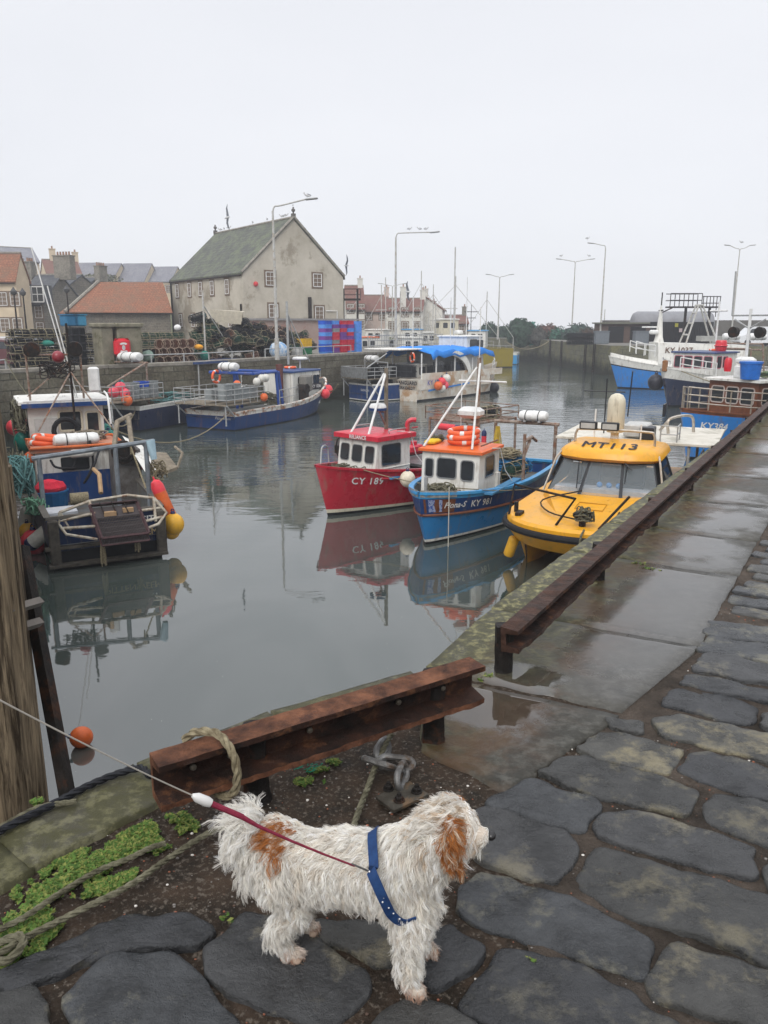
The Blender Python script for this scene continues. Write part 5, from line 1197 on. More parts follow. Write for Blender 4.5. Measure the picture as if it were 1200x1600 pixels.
sack(70, .9, 1.25, (.4, .3, .16), TEAL, 'green tarpaulin bundle on the left creel heap', 'tarpaulin', 'tarpaulin'); sack(434, .6, .5, (.6, .4, .55), M('blue_white_bag', (.5, .55, .6), (.2, .35, .55), lo=.45, hi=.55, rough=.6), 'blue and white bulk bag below the tangled heap', 'bag', 'bulk_bag')
q = MB(); p, a = onq(355, 2.6); q.add([(-1.0, 0, 0), (1.0, 0, -.15), (.85, .1, -.9), (-.85, .1, -.75), (-1, .9, .0), (1, .9, -.1)], [(0, 1, 2, 3), (0, 4, 5, 1)]); q.box((0, .5, -.4), (1.6, .7, .6)); o = q.build('fish_tub', M('cream_tub', (.55, .5, .4), rough=.6)); o.location = p + Vector((0, 0, 3.0)); tag(o, 'cream upturned tub on top of the creels in front of the warehouse corner', 'tub')
for k, (px, z, c, lb) in enumerate(((110, 2.0, (.03, .16, .30), 'blue covered crate on the black creel stack, left one'), (122, 2.0, (.05, .25, .40), 'lighter blue crate on the black creel stack, right one'))):
    p, a = onq(px, 2.6); q = MB(); q.box((0, 0, .3), (.7, .7, .55), bev=.06); q.box((0, 0, .6), (.76, .76, .06)); o = q.build('covered_crate', M('crate_blue%d' % k, c, rough=.5)); o.location = p + Vector((0, 0, z)); o.rotation_euler.z = a; tag(o, lb, 'crate')
# fish boxes
FB = {}
def fishbox(loc, rz, col, label, group, d=(.8, .45, .26)):
    key = (col, d)
    if key not in FB:
        q = MB(); x, y, h = d[0] / 2, d[1] / 2, d[2]; t_ = .03
        q.box((0, 0, .02), (d[0] - .06, d[1] - .06, .04))
        for (c, s) in (((0, -y + t_ / 2, h / 2), (d[0] - .04, t_, h)), ((0, y - t_ / 2, h / 2), (d[0] - .04, t_, h)), ((-x + t_ / 2, 0, h / 2), (t_, d[1] - .07, h)), ((x - t_ / 2, 0, h / 2), (t_, d[1] - .07, h))): q.box(c, s)
        q.box((0, -y - .012, h - .02), (d[0], .03, .04)); q.box((0, y + .012, h - .02), (d[0], .03, .04))
        for i in range(5): q.box((-x + d[0] * (i + .5) / 5, -y - .008, h * .45), (.02, .02, h * .8))
        cl = {'blue': (.02, .10, .55), 'red': (.6, .03, .06), 'purple': (.20, .06, .32), 'grey': (.28, .30, .30), 'lblue': (.10, .30, .75), 'yellow': (.7, .42, .02), 'green': (.02, .2, .08), 'white': (.6, .6, .58), 'black': (.03, .032, .035)}[col]
        o = q.build('fish_box', M('box_' + col, cl, rough=.45)); FB[key] = o
    else: o = FB[key].copy(); COL.objects.link(o)
    o.location = loc; o.rotation_euler = (0, 0, rz); return tag(o, label, 'fish box', group)
p0, a0 = onq(502, 1.0); p1, _ = onq(560, 1.0); n_ = 4; dd_ = (p1 - p0); stepL = dd_.length / 5.0
seq = ['blue', 'red', 'red', 'purple', 'blue']
for r_ in range(9):
    for i in range(4):
        c = [random.choice(['blue', 'blue', 'lblue', 'purple']), random.choice(['red', 'purple', 'blue', 'grey']), random.choice(['red', 'red', 'purple']), random.choice(['purple', 'red', 'lblue'])][i] if r_ < 8 else ['blue', 'lblue', 'red', 'red'][i]
        if r_ in (3, 6): c = 'grey' if i == 1 else c
        fishbox(p0 + dd_ * (i + .5) / 5 + Vector((random.uniform(-.02, .02), 0, r_ * .262)), a0, c, '%s fish box stacked on the far quay right of the creel heap' % {'lblue': 'light blue'}.get(c, c), '%s fish boxes in the stack' % c, (round(stepL * .95, 2), .6, .26))
for r_ in range(3): fishbox(p0 + dd_ * .92 + Vector((0, 0, r_ * .78)), a0, 'lblue', 'tall bright blue bin at the right end of the fish box stack', 'tall blue bins', (round(stepL * .7, 2), .7, .76))
for k, (px, z, c) in enumerate(((475, 0, 'green'), (475, .3, 'green'), (475, .62, 'yellow'), (475, .9, 'yellow'), (463, 0, 'white'), (463, .3, 'white'))):
    p, a = onq(px, .9); fishbox(p + Vector((0, 0, z)), a, c, '%s tub left of the blue and red fish box stack, %s' % (c, 'upper one' if k % 2 else 'lower one'), 'tubs by the fish boxes', (.95 if c != 'white' else .5, .6, .28))

# ---- pier on the right: sheds, wall, tank, gantry, nets
BRK = wall_mat('brick_red', (.17, .09, .065), (.13, .07, .05), (.12, .08, .06), (.11, .10, .09), sx=.23, sz=.08, bump=.5)
BLK = M('black_boards', (.018, .018, .02), (.012, .012, .013), rough=.7, scale=4); SEAW = M('sea_wall', (.13, .12, .105), (.085, .08, .07), rough=.9, scale=.7, bump=.5, bscale=6)
q = MB(); q.box((72, 118, QZ + 1.3), (80, 1.6, 2.6)); q.box((24, 137, QZ + .55), (34, 1.4, 1.1)); tag(q.build('sea_wall', SEAW), 'long dark sea wall along the back of the right hand pier', 'wall')
pr_ = lambda px, Y, z=QZ: Vector((D(px, 500, Y).x, Y, z))
t_ = thing('brick_shed', 'low brick shed with two dark doors on the pier', 'shed', pr_(981, 92)); h = D(981, 506, 92).z - QZ
q = MB(); q.box((0, 1.5, h / 2), (5.9, 3.2, h)); q.build('wall', BRK, t_, uvwall=True); q = MB(); q.box((0, 1.4, h + .08), (6.4, 3.8, .16)); q.build('roof', M('felt_roof', (.16, .16, .12)), t_)
for x in (-1.3, 1.2): q = MB(); q.box((x, -.14, h * .43), (1.75, .08, h * .86)); q.build('door', BLK, t_)
for px, lb in ((941, 'grey steel bin left of the brick shed doors'), (1003, 'grey steel bin in front of the right shed door')):
    q = MB(); q.box((0, 0, .65), (1.5, 1.0, 1.3), bev=.04); q.box((0, 0, 1.33), (1.6, 1.1, .08)); o = q.build('steel_bin', M('steel_bin', (.16, .18, .20), rough=.5)); o.location = pr_(px, 87.5); tag(o, lb, 'bin')
q = MB(); h = D(1060, 503, 90).z - QZ
q.box((0, 0, h / 2), (7.0, .15, h)); 
for i in range(24): q.box((-3.4 + i * .295, -.1, h / 2), (.03, .06, h))
o = q.build('board_fence', BLK); o.location = pr_(1066, 90); tag(o, 'black boarded fence in front of the steel tank', 'fence')
for px, c, lb in ((1057, (.4, .38, .05), 'yellow sign'), (1064, (.55, .45, .45), 'white and red sign')):
    q = MB(); q.box((0, 0, 0), (.35, .02, .4)); o = q.build('sign', M('s' + lb[:3], c)); o.location = Vector((D(px, 510, 89.8).x, 89.8, D(px, 508 if px < 1060 else 516, 89.8).z)); tag(o, 'small %s on the black boarded fence' % lb, 'sign')
t_ = thing('storage_tank', 'large grey cylindrical tank lying behind the black fence', 'tank', pr_(1052, 104, D(0, 506, 104).z)); 
q = MB(); mt = Matrix.Rotation(PI / 2, 3, 'Y'); rr = 1.55; q.lathe((-5.4, 0, 0), [(.1, 0), (.9, .08), (1.35, .3), (rr, .7), (rr, 9.8), (1.35, 10.2), (.9, 10.4), (.1, 10.5)], 20, mt); q.build('shell', M('tank_grey', (.24, .245, .26), (.19, .19, .20), rough=.6, scale=1.2), t_, smooth=True)
for x in (-3, 0, 3): q = MB(); q.box((x, 0, -1.3), (.3, 2.4, 1.4)); q.build('cradle', DARKI, t_)
t_ = thing('steel_gantry', 'dark steel platform with handrails standing above the tank', 'gantry', pr_(1070, 86)); z1 = D(0, 480, 86).z - QZ; z2 = D(0, 459, 86).z - QZ
X0 = D(1043, 480, 86).x - t_.location.x; X1 = D(1092, 480, 86).x - t_.location.x; X2 = D(1118, 480, 86).x - t_.location.x
q = MB(); q.box(((X0 + X2) / 2, 0, z1), (X2 - X0, 1.4, .16)); q.build('deck', DARKI, t_)
for x in ((X0 + X1) / 2 + .3, X2 - .6): q = MB(); q.box((x, 0, z1 / 2), (.22, .22, z1)); q.build('leg', DARKI, t_)
q = MB(); n_ = 7
for i in range(n_ + 1): x = X0 + (X1 - X0) * i / n_; q.rods([((x, -.7, z1), (x, -.7, z2))], .045, 4)
for z in (z1 + (z2 - z1) * .5, z2): q.rods([((X0, -.7, z), (X1, -.7, z)), ((X0, .7, z), (X1, .7, z))], .045, 4)
for i in range(6): x = X1 + (X2 - X1) * i / 5 + .15; q.rods([((x, -.7, z1 - 1.0 * (i > 3)), (x, -.7, z2 - .25))], .045, 4)
for z in (z1 - .5, z1 + .4, z2 - .3): q.rods([((X1, -.7, z), (X2 + .2, -.7, z))], .045, 4)
q.build('handrail', DARKI, t_)
# net and creel heaps on the pier
def heap(px, Y, w, h, mat, label, seed):
    q = MB(); q.sphere((0, 0, 0), 1, 22, 14, (w, w * .7, h)); q.v = [tuple(Vector(v) * (1 + .35 * mnoise.noise(Vector(v) * 1.6 + Vector((seed, 0, 0))) + .14 * mnoise.noise(Vector(v) * 5))) for v in q.v]
    rb = random.Random(seed)
    for i in range(40):
        a = rb.random() * 6.3; e = rb.random() * 1.4; c = Vector((math.cos(a) * math.cos(e) * w, math.sin(a) * math.cos(e) * w * .7, math.sin(e) * h)); q.tube(smoothpath([c + Vector([rb.uniform(-.5, .5) for _ in range(3)]) for _ in range(3)], 3), .05, 3)
    o = q.build('net_heap', mat, smooth=False); o.location = pr_(px, Y, QZ + h * .4); return tag(o, label, 'net heap')
NH = lambda n, c, c2: M('nh_' + n, c, c2, rough=.9, scale=3, bump=1, bscale=9, c3=tuple(x * .4 for x in c2), s3=2.5)
heap(815, 112, 1.84, 1.89, NH('dkgreen', (.05, .09, .06), (.02, .03, .025)), 'dark green net heap, the tallest at the left end of the row on the pier', 3)
heap(829, 113, 1.26, 1.49, NH('teal', (.04, .24, .18), (.02, .12, .10)), 'bright teal net heap on the pier', 5); heap(856, 112, 2.1, 1.3, NH('brown', (.16, .09, .07), (.06, .035, .03)), 'reddish brown net heap in the middle of the pier row', 7)
heap(843, 111, 1.15, 1.08, NH('grey', (.09, .09, .08), (.04, .04, .035)), 'low grey net heap between the teal and brown heaps', 8); heap(876, 111, 1.7, 1.0, NH('g2', (.05, .14, .10), (.03, .05, .04)), 'mixed green net heap right of the brown heap', 9)
heap(905, 108, 2.18, 1.35, NH('g3', (.06, .10, .08), (.025, .03, .03)), 'wide dark green net heap left of the tall pier lamp', 11); heap(922, 106, 1.5, .9, NH('b2', (.10, .07, .05), (.04, .03, .025)), 'brown net heap against the tall pier lamp', 12); heap(792, 125, 1.4, 1.3, NH('dkgreen', (0,)*3, (0,)*3), 'dark net heap farthest left on the pier', 13); heap(765, 128, 1.6, 1.5, NH('dkgreen', (0,)*3, (0,)*3), 'dark green heap behind the far basin boats', 14)
for k, px in enumerate(range(893, 926, 3)):
    for r_ in range(3): creel('D', 'b', 'black creel in the low row on the pier left of the brick shed', 'black creels on the right pier', pr_(px, 84.5, QZ + r_ * .4) + Vector((random.uniform(-.05, .05), 0, 0)), random.uniform(-.2, .2), sc=1.1)
# vans and cars
def car(name, label, loc, rz, L_, W_, H_, body, van=False):
    t_ = thing(name, label, 'van' if van else 'car', loc, rz); x = L_ / 2
    if van: prof = [(-x, .35), (-x, H_ * .55), (-x + .05, H_ * .93), (-x + .3, H_), (x * .25, H_), (x * .48, H_ * .93), (x * .72, H_ * .60), (x * .97, H_ * .50), (x, .4), (x * .9, .28), (-x * .95, .28)]
    else: prof = [(-x, .4), (-x, H_ * .62), (-x * .88, H_ * .72), (-x * .62, H_ * .98), (0, H_), (x * .3, H_ * .95), (x * .55, H_ * .68), (x * .95, H_ * .55), (x, .4), (x * .9, .28), (-x * .95, .28)]
    vs = []; n = len(prof); w = W_ / 2
    for y, k in ((-w, 0), (w, 0)):
        for (a, z) in prof: s = .86 if z > H_ * .75 else 1; vs.append((a, y * s, z))
    q = MB(); q.add(vs, [tuple(range(n)), tuple(range(2 * n - 1, n - 1, -1))] + [(i, (i + 1) % n, n + (i + 1) % n, n + i) for i in range(n)]); o = q.build('body', body, t_, smooth=True)
    for sx in (-.62, .62):
        for sy in (-1, 1):
            q = MB(); q.lathe((sx * x, sy * (w - .08), .32), [(.1, -.1), (.32, -.1), (.32, .1), (.1, .1)], 16, Matrix.Rotation(PI / 2, 3, 'X')); wl_ = q.build('wheel', M('tyre', (.02, .02, .02), rough=.8), t_); 
            q = MB(); q.lathe((sx * x, sy * (w + .025), .32), [(.19, -.01), (.15, .0), (.05, .01)], 12, Matrix.Rotation(PI / 2 * sy * -1, 3, 'X')); q.build('rim', M('rim_alloy', (.4, .4, .42), metal=.6, rough=.4), wl_)
    for sy in (-1, 1):
        q = MB(); yy = sy * (w * .95)
        if van: q.add([(x * .22, yy, H_ * .58), (x * .68, yy * 1.02, H_ * .58), (x * .46, yy * .93, H_ * .88), (x * .22, yy * .93, H_ * .90)], [(0, 1, 2, 3)])
        else: q.add([(-x * .72, yy * 1.03, H_ * .68), (x * .48, yy * 1.03, H_ * .68), (x * .25, yy * .93, H_ * .91), (-x * .58, yy * .93, H_ * .93)], [(0, 1, 2, 3)])
        for v in range(len(q.v)): q.v[v] = (q.v[v][0], q.v[v][1] + sy * .03, q.v[v][2])
        q.build('side_window', GLASS, t_)
    for sy in (-1, 1): q = MB(); q.box((-x - .0, sy * w * .85, H_ * .52), (.06, .14, .3), bev=.02); q.build('tail_light', M('tail_red', (.5, .02, .02), rough=.3), t_)
    for sy in (-1, 1): q = MB(); q.box((x * .97, sy * w * .75, H_ * .42), (.1, .3, .16), bev=.03); q.build('headlight', M('headlight', (.6, .62, .65), rough=.2), t_)
    return t_
car('parked_van', 'white panel van parked on the pier at the right edge', pr_(1186, 80.5), PI + .03, 4.4, 1.8, 1.85, M('white_car', (.72, .73, .74), rough=.25, coat=.5), True)
p, _ = onq(12, 7.0); car('parked_car', 'white hatchback parked behind the weathered creels at the left edge', p, -.15 + PI, 4.2, 1.8, 1.5, M('white_car', (0,)*3, rough=.25))
p, _ = onq(-4, 3.5); car('parked_car', 'dark red car cut by the left edge in front of the white one', p, .1, 4.0, 1.75, 1.45, M('maroon_car', (.10, .015, .02), rough=.3, coat=.5))
# gulls
GW = M('gull_white', (.6, .6, .6), rough=.8); GG = M('gull_grey', (.16, .17, .19), rough=.8)
def gull(loc, label, fly=None, rz=0., s=1.0, group=None):
    t_ = thing('seagull', label, 'seagull', loc, rz, group)
    if fly is None:
        q = MB(); P = [(-.20, 0, .12), (-.12, 0, .13), (0, 0, .15), (.10, 0, .19), (.14, 0, .25), (.19, 0, .26)]; q.tube(P, [.015, .05, .07, .05, .035, .02], 8); q.sphere((.155, 0, .275), .036, 8, 6); q.tube([(.18, 0, .27), (.23, 0, .262)], [.012, .004], 5); q.rods([((0, .02, 0), (0, .02, .1)), ((0, -.02, 0), (0, -.02, .1))], .006, 4); q.build('body', GW, t_, smooth=True)
        q = MB(); q.tube([(-.22, 0, .155), (-.05, 0, .185), (.07, 0, .19)], [.012, .052, .03], 8); q.build('wings', GG, t_, smooth=True)
    else:
        q = MB(); q.tube([(-.24, 0, 0), (-.1, 0, 0), (.05, 0, .01), (.2, 0, .02), (.28, 0, .01)], [.02, .055, .065, .035, .006], 8); q.build('body', GW, t_, smooth=True)
        for sd_ in (-1, 1):
            q = MB(); w = [(0, .03, .14), (.06, .25, .11), (.05, .45, .085), (-.05, .62, .02)]; up_ = fly if sd_ > 0 else -fly * .8; vs = []
            for k, (x, y, c) in enumerate(w): z = y * up_ * (1 if k < 2 else .8) + .02; vs += [(x + c * .6, sd_ * y, z), (x - c, sd_ * y, z), (x - c * .3, sd_ * y, z + .015)]
            fs = []
            for k in range(3): a = k * 3; fs += [(a, a + 3, a + 5, a + 2), (a + 2, a + 5, a + 4, a + 1), (a + 1, a + 4, a + 3, a)]
            q.add(vs, fs); q.build('wing', GG, t_, smooth=True)
    t_.scale = (s, s, s); return t_
g = gull(D(355, 340, 44), 'seagull flying left of the warehouse roof', .9, R(150), .9); g.rotation_euler = (R(62), R(10), R(140))
g = gull(D(541, 415, 60), 'small seagull flying right of the warehouse gable', .9, 1.2, 1.0); g.rotation_euler = (R(60), 0, R(50))
g = gull(D(637, 456, 75), 'seagull gliding above the cream house roof', .7, 1.2, 1.3); g.rotation_euler = (R(50), 0, R(150))
gull(D(480, 310, 48.8) + Vector((0, 0, .0)), 'seagull perched on the lamp arm in front of the warehouse', rz=PI, s=1.1)
for k, (px, py) in enumerate(((666, 361), (655, 361), (640, 361))): gull(D(px, py - .5, 61.5), 'seagull perched on the long lamp arm right of the warehouse', rz=PI * (k % 2), s=.9, group='seagulls on the long lamp arm')
RA_ = GC + ay * WW / 2; RB_ = RA_ - ax * LW
for k, t_ in enumerate((.08, .13, .30, .48, .8, .87, .93)): p = RA_.lerp(RB_, t_); gull(Vector((p.x, p.y, QZ + hr_ + .32)), 'seagull perched on the warehouse roof ridge', rz=random.choice((0, PI, 2)), s=1.15, group='seagulls on the warehouse ridge')
gull(Vector((RA_.x, RA_.y, QZ + hr_ + 1.1)), 'seagull on top of the near finial of the warehouse', rz=1, s=.6)
gull(D(877, 402, 108), 'seagull at the left end of the double armed pier lamp', s=1.2); gull(D(920, 402, 108), 'seagull at the right end of the double armed pier lamp', rz=PI, s=1.2); gull(D(918, 375, 92), 'seagull on the arm of the lamp by the brick shed', s=1.2); gull(D(1158, 381, 100), 'seagull on the lamp behind the white van', rz=PI, s=1.3)
# ---- tidal ladders / fender timbers on the far walls
q = MB()
for px in (862, 880, 918, 932):
    t_ = tpx(Vector((21.2, 116, 0)), Vector((22.7, 80.4, 0)), px); p = Vector((21.2, 116, 0)).lerp(Vector((22.7, 80.4, 0)), t_)
    if not 0 <= t_ <= 1: continue
    z_ = thing('wall_ladder', 'dark ladder on the pier wall at %s' % {862: 'its far end', 880: 'its middle left', 918: 'its middle right', 932: 'its near end'}[px], 'ladder', p + Vector((-.12, 0, WZ)))
    q = MB(); q.rods([((0, -.3, -.5), (0, -.3, 3.1)), ((0, .3, -.5), (0, .3, 3.1))], .06, 5); q.build('stile', DARKI, z_); q = MB(); q.rods([((0, -.3, .3 * k), (0, .3, .3 * k)) for k in range(10)], .03, 4); q.build('rungs', DARKI, z_)
# mooring line across the far basin gap
q = MB(); q.tube(catenary(Vector((15.0, 100, QZ)), Vector((21.5, 105, QZ - .1)), 1.0), .05, 4); tag(q.build('mooring_rope', ROPE), 'slack mooring rope hanging across the mouth of the far basin', 'rope')

# ================= NEAR LEFT: timber pile, steel post, floating buoy =================
WOOD = M('weathered_timber', (.33, .255, .165), (.075, .056, .038), rough=.85, scale=5, bump=1., bscale=14, c3=(.045, .032, .02), s3=4, dist=2.5, detail=9)
for mt_ in (WOOD,):
    t = mt_.node_tree; mpn = t.nodes.new('ShaderNodeMapping'); mpn.inputs['Scale'].default_value = (4.5, 4.5, .35); tcn = [n for n in t.nodes if n.type == 'TEX_COORD'][0]; t.links.new(tcn.outputs['Object'], mpn.inputs[0])
    for n in t.nodes:
        if n.type == 'TEX_NOISE': t.links.new(mpn.outputs[0], n.inputs['Vector'])
def pile(c, r, z0, z1, label, seed, lean=(0, 0)):
    q = MB(); n = 40; m_ = 34; vs = []
    for i in range(m_ + 1):
        z = z0 + (z1 - z0) * i / m_
        for j in range(n):
            a = 2 * PI * j / n; rr = r * (1 + .13 * mnoise.noise(Vector((math.cos(a) * 3.5, math.sin(a) * 3.5, z * .35 + seed))) + .09 * mnoise.noise(Vector((math.cos(a) * 11, math.sin(a) * 11, z * .6 + seed))))
            vs.append((c[0] + lean[0] * (z - z0) + math.cos(a) * rr, c[1] + lean[1] * (z - z0) + math.sin(a) * rr, z))
    q.add(vs, [(i * n + j, i * n + (j + 1) % n, (i + 1) * n + (j + 1) % n, (i + 1) * n + j) for i in range(m_) for j in range(n)] + [tuple(range(m_ * n, m_ * n + n))])
    return tag(q.build('timber_pile', WOOD, smooth=True, org=(c[0], c[1], z0)), label, 'timber pile')
pile((-1.66, 3.02), .17, WZ - 2, 1.27, 'tall weathered timber pile at the left edge just off the quay corner', 1)
pile((-1.76, 3.32), .15, WZ - 2, .95, 'shorter dark timber pile just behind the tall weathered one', 4)
for k, t_ in enumerate((.12, .26, .42, .6)):
    p = Vector((-2.0, 3.0, 0)).lerp(Vector((-14.5, 29.5, 0)), t_); pile((p.x + .12, p.y), .17, WZ - 2, .4, 'fender timber on the side wall, %s from the near quay' % ('first', 'second', 'third', 'fourth')[k], 10 + k)
sp_ = thing('steel_fender_post', 'dark steel channel bracketed to the timber pile at the left edge', 'post', (-1.32, 3.2, 0))
q = MB(); a_ = D(34, 855, 3.6); b_ = D(104, 1236, 3.05); d_ = (a_ - b_); 
q.tube([b_ - d_ * 1.2, b_, a_ ], .035, 4); q.build('channel', DARKI, sp_, org=sp_.location)
for py in (948, 980): q = MB(); p1 = D(14, py + 6, 3.0); p2 = D(62, py - 8, 3.25); q.tube([p1, p2], .022, 4); q.build('bracket', M('bracket_steel', (.16, .14, .12), rough=.5, scale=9), sp_, org=sp_.location)
q = MB(); a_ = D(-14, 660, 4.2); b_ = D(22, 905, 3.75); q.tube([b_, b_.lerp(a_, .3), a_], .055, 4); o = q.build('concrete_strip', M('strip_conc', (.2, .18, .15), (.11, .10, .08), rough=.8, scale=4, bump=.4, bscale=20)); tag(o, 'pale concrete strip standing behind the timber pile', 'post')
def buoy(loc, r, col, label, kind='ball', rz=0, ry=0., cat='buoy', band=None, L_=.6):
    """ball float with rope eye, or a long cylindrical fender"""
    cl = {'orange': (.72, .14, .03), 'red': (.75, .05, .07), 'pink': (.85, .10, .14), 'green': (.0, .22, .17), 'yellow': (.78, .42, .03), 'white': (.68, .66, .6), 'navy': (.02, .03, .1), 'cream': (.78, .70, .55), 'blue': (.03, .09, .4), 'dark': (.02, .02, .03)}
    mt = M('float_' + col, cl[col], tuple(x * .7 for x in cl[col]), rough=.42, scale=5, c3=tuple(x * .75 + .03 for x in cl[col]), s3=4, bump=.15, bscale=12)
    t_ = thing('buoy' if kind == 'ball' else 'fender', label, cat if kind == 'ball' else 'fender', loc, rz)
    if kind == 'ball':
        q = MB(); q.sphere((0, 0, 0), r, 20, 13, (1, 1, 1.06)); q.build('float', mt, t_, smooth=True)
        q = MB(); q.lathe((0, 0, r * .98), [(r * .26, 0), (r * .2, r * .22), (r * .1, r * .28)], 10); q.torus((0, 0, r * 1.32), r * .14, r * .05, 10, 5, Matrix.Rotation(PI / 2, 3, 'X')); q.build('eye', M('float_navy', cl['navy'], rough=.4) if col != 'dark' else mt, t_, smooth=True)
    else:
        h = L_ / 2; q = MB(); q.lathe((0, 0, 0), [(r * .1, -h), (r * .7, -h * .93), (r, -h * .75), (r, h * .5)], 14); q.build('float', mt, t_, smooth=True)
        q = MB(); q.lathe((0, 0, 0), [(r, h * .5), (r, h * .75), (r * .7, h * .93), (r * .15, h), (r * .12, h * 1.12)], 14); q.build('end', M('float_' + (band or 'navy'), cl[band or 'navy'], rough=.4), t_, smooth=True)
        t_.rotation_euler = (0, ry, rz)
    return t_
b0 = G(127, 1152, WZ + .12); g = buoy(b0, .115 * 1.18, 'orange', 'orange buoy floating alone near the timber pile'); g.rotation_euler = (R(70), 0, R(-60))
# ================= BOATS =================
class Hull:
    def __init__(s, L_, B, zb, zm, zs, rake=.5, ws=.85, full=2.2, dr=.45, flare=.55, mid=.45, zp=2.2):
        s.L, s.B, s.zb, s.zm, s.zs, s.rake, s.ws, s.full, s.dr, s.fl, s.mid, s.zp = L_, B, zb, zm, zs, rake, ws, full, dr, flare, mid, zp
    def beam(s, t):
        if t < s.mid: k = t / s.mid; return s.B / 2 * (s.ws + (1 - s.ws) * math.sin(k * PI / 2))
        k = (t - s.mid) / (1 - s.mid); return s.B / 2 * max(0, 1 - k ** s.full) ** .75
    def sheer(s, t):
        return s.zm + (s.zs - s.zm) * max(0, 1 - t / .45) ** 2 + (s.zb - s.zm) * max(0, (t - .3) / .7) ** s.zp
    def pt(s, t, z, side=1, out=0.):
        zg = s.sheer(t); f = max(0, min(1, z / zg)) if z > 0 else 0
        fine = max(0, (t - s.mid) / (1 - s.mid)); fw = .93 - s.fl * fine ** 1.1
        y = s.beam(t) * (fw + (1 - fw) * f ** .85)
        if z < 0: y *= max(0., 1 + z / s.dr) ** .5
        x = -s.L / 2 + s.L * t - s.rake * (1 - f) * max(0, t) ** 4 - (s.rake * .35 * (-z / s.dr) * t ** 4 if z < 0 else 0)
        return Vector((x, side * (y + out), z))
    def tx(s, x): return (x + s.L / 2) / s.L
def make_boat(name, label, loc, rz, H, cols, zbands, deckz=.45, deckm=None, capm=None, group=None, deck_t=(0, .97), cat='boat', rise=0):
    """cols/zbands: hull colour bands from the waterline up as (fraction of freeboard, material)"""
    t_ = thing(name, label, cat, loc, rz, group)
    NT = 34; ts = [1 - (1 - i / NT) ** 1.25 for i in range(NT + 1)]
    fr = [0] + [z for z, m in zbands]; mats = [m for z, m in zbands]
    rows = [-H.dr, -H.dr * .5, -.001]; rowsm = [0, 0]
    fz = []
    for k in range(len(zbands)):
        a, b = fr[k], fr[k + 1]; n = max(1, int((b - a) / .2 + .5))
        for j in range(n): fz.append((a + (b - a) * (j + 1) / n, k))
    q = MB(); W_ = len(rows) + len(fz)
    for side in (1, -1):
        vs = []
        for t in ts:
            for z in rows: vs.append(H.pt(t, z, side))
            for f, k in fz: vs.append(H.pt(t, f * H.sheer(t), side))
        k0 = len(q.v); q.v += [tuple(v) for v in vs]
        for i in range(NT):
            for j in range(W_ - 1):
                a = k0 + i * W_ + j; f_ = (a, a + 1, a + W_ + 1, a + W_); q.f.append(list(f_ if side < 0 else f_[::-1])); q.m.append(0 if j < 2 else fz[j - 2][1])
    for j in range(W_ - 1): q.f.append([j, j + 1, (NT + 1) * W_ + j + 1, (NT + 1) * W_ + j]); q.m.append(0 if j < 2 else fz[j - 2][1])
    h = q.build('hull', mats, t_, smooth=True)
    capm = capm or mats[-1]
    q = MB()                     # gunwale capping
    for side in (1, -1):
        pts = [H.pt(t, H.sheer(t), side, .0) for t in ts[:-1]] + [H.pt(1, H.sheer(1), side)]
        vs = []; 
        for i, p in enumerate(pts):
            inn = p - Vector((0, side * min(.11, abs(p.y)), 0)); o_ = p + Vector((0, side * .03, 0)); vs += [o_ + Vector((0, 0, -.03)), o_ + Vector((0, 0, .035)), inn + Vector((0, 0, .035)), inn + Vector((0, 0, -.03))]
        q.add(vs, [(i * 4 + j, i * 4 + (j + 1) % 4, i * 4 + 4 + (j + 1) % 4, i * 4 + 4 + j) for i in range(len(pts) - 1) for j in range(4)])
    a, b = H.pt(0, H.sheer(0), 1), H.pt(0, H.sheer(0), -1); q.box((a.x + .04, 0, a.z), (.1, abs(a.y) * 2, .07))
    q.build('gunwale', capm, t_)
    q = MB()                     # bulwark inside and deck
    for side in (1, -1):
        vs = []
        for t in ts: p = H.pt(t, H.sheer(t) - .03, side); y = max(.0, abs(p.y) - .07); dz = min(deckz + rise * t, H.sheer(t) - .06); k_ = H.pt(t, dz, 1); yl = max(0, abs(k_.y) - .05); vs += [(p.x - (.08 if t > .98 else 0), side * y, p.z), (k_.x - .06, side * yl, dz)]
        q.add(vs, [(2 * i, 2 * i + 1, 2 * i + 3, 2 * i + 2) for i in range(len(ts) - 1)])
    vs = []
    for t in ts: dz = min(deckz + rise * t, H.sheer(t) - .06); p = H.pt(t, dz, 1); y = max(.0, abs(p.y) - .05); vs += [(p.x - .06, y, dz), (p.x - .06, -y, dz)]
    q.add(vs, [(2 * i, 2 * i + 1, 2 * i + 3, 2 * i + 2) for i in range(len(ts) - 1)]); q.build('deck', deckm or DECK, t_)
    return t_
DECK = M('deck_grey', (.16, .17, .17), (.09, .09, .085), rough=.5, scale=4, c3=(.12, .09, .06), s3=2)
def hull_text(H, par, txt, t, zf, size, side, mat, name='lettering', **k):
    vs, fs = text_mb(txt, size, **k); x0 = -H.L / 2 + H.L * t
    out = []
    for v in vs:
        x = x0 + (v.x if side < 0 else -v.x); tt = H.tx(x); z = zf * H.sheer(t) + v.y + (H.sheer(tt) - H.sheer(t)) * zf
        p = H.pt(tt, z, side, .012 + v.z); out.append(p)
    q = MB().add(out, fs); return q.build(name, mat, par)
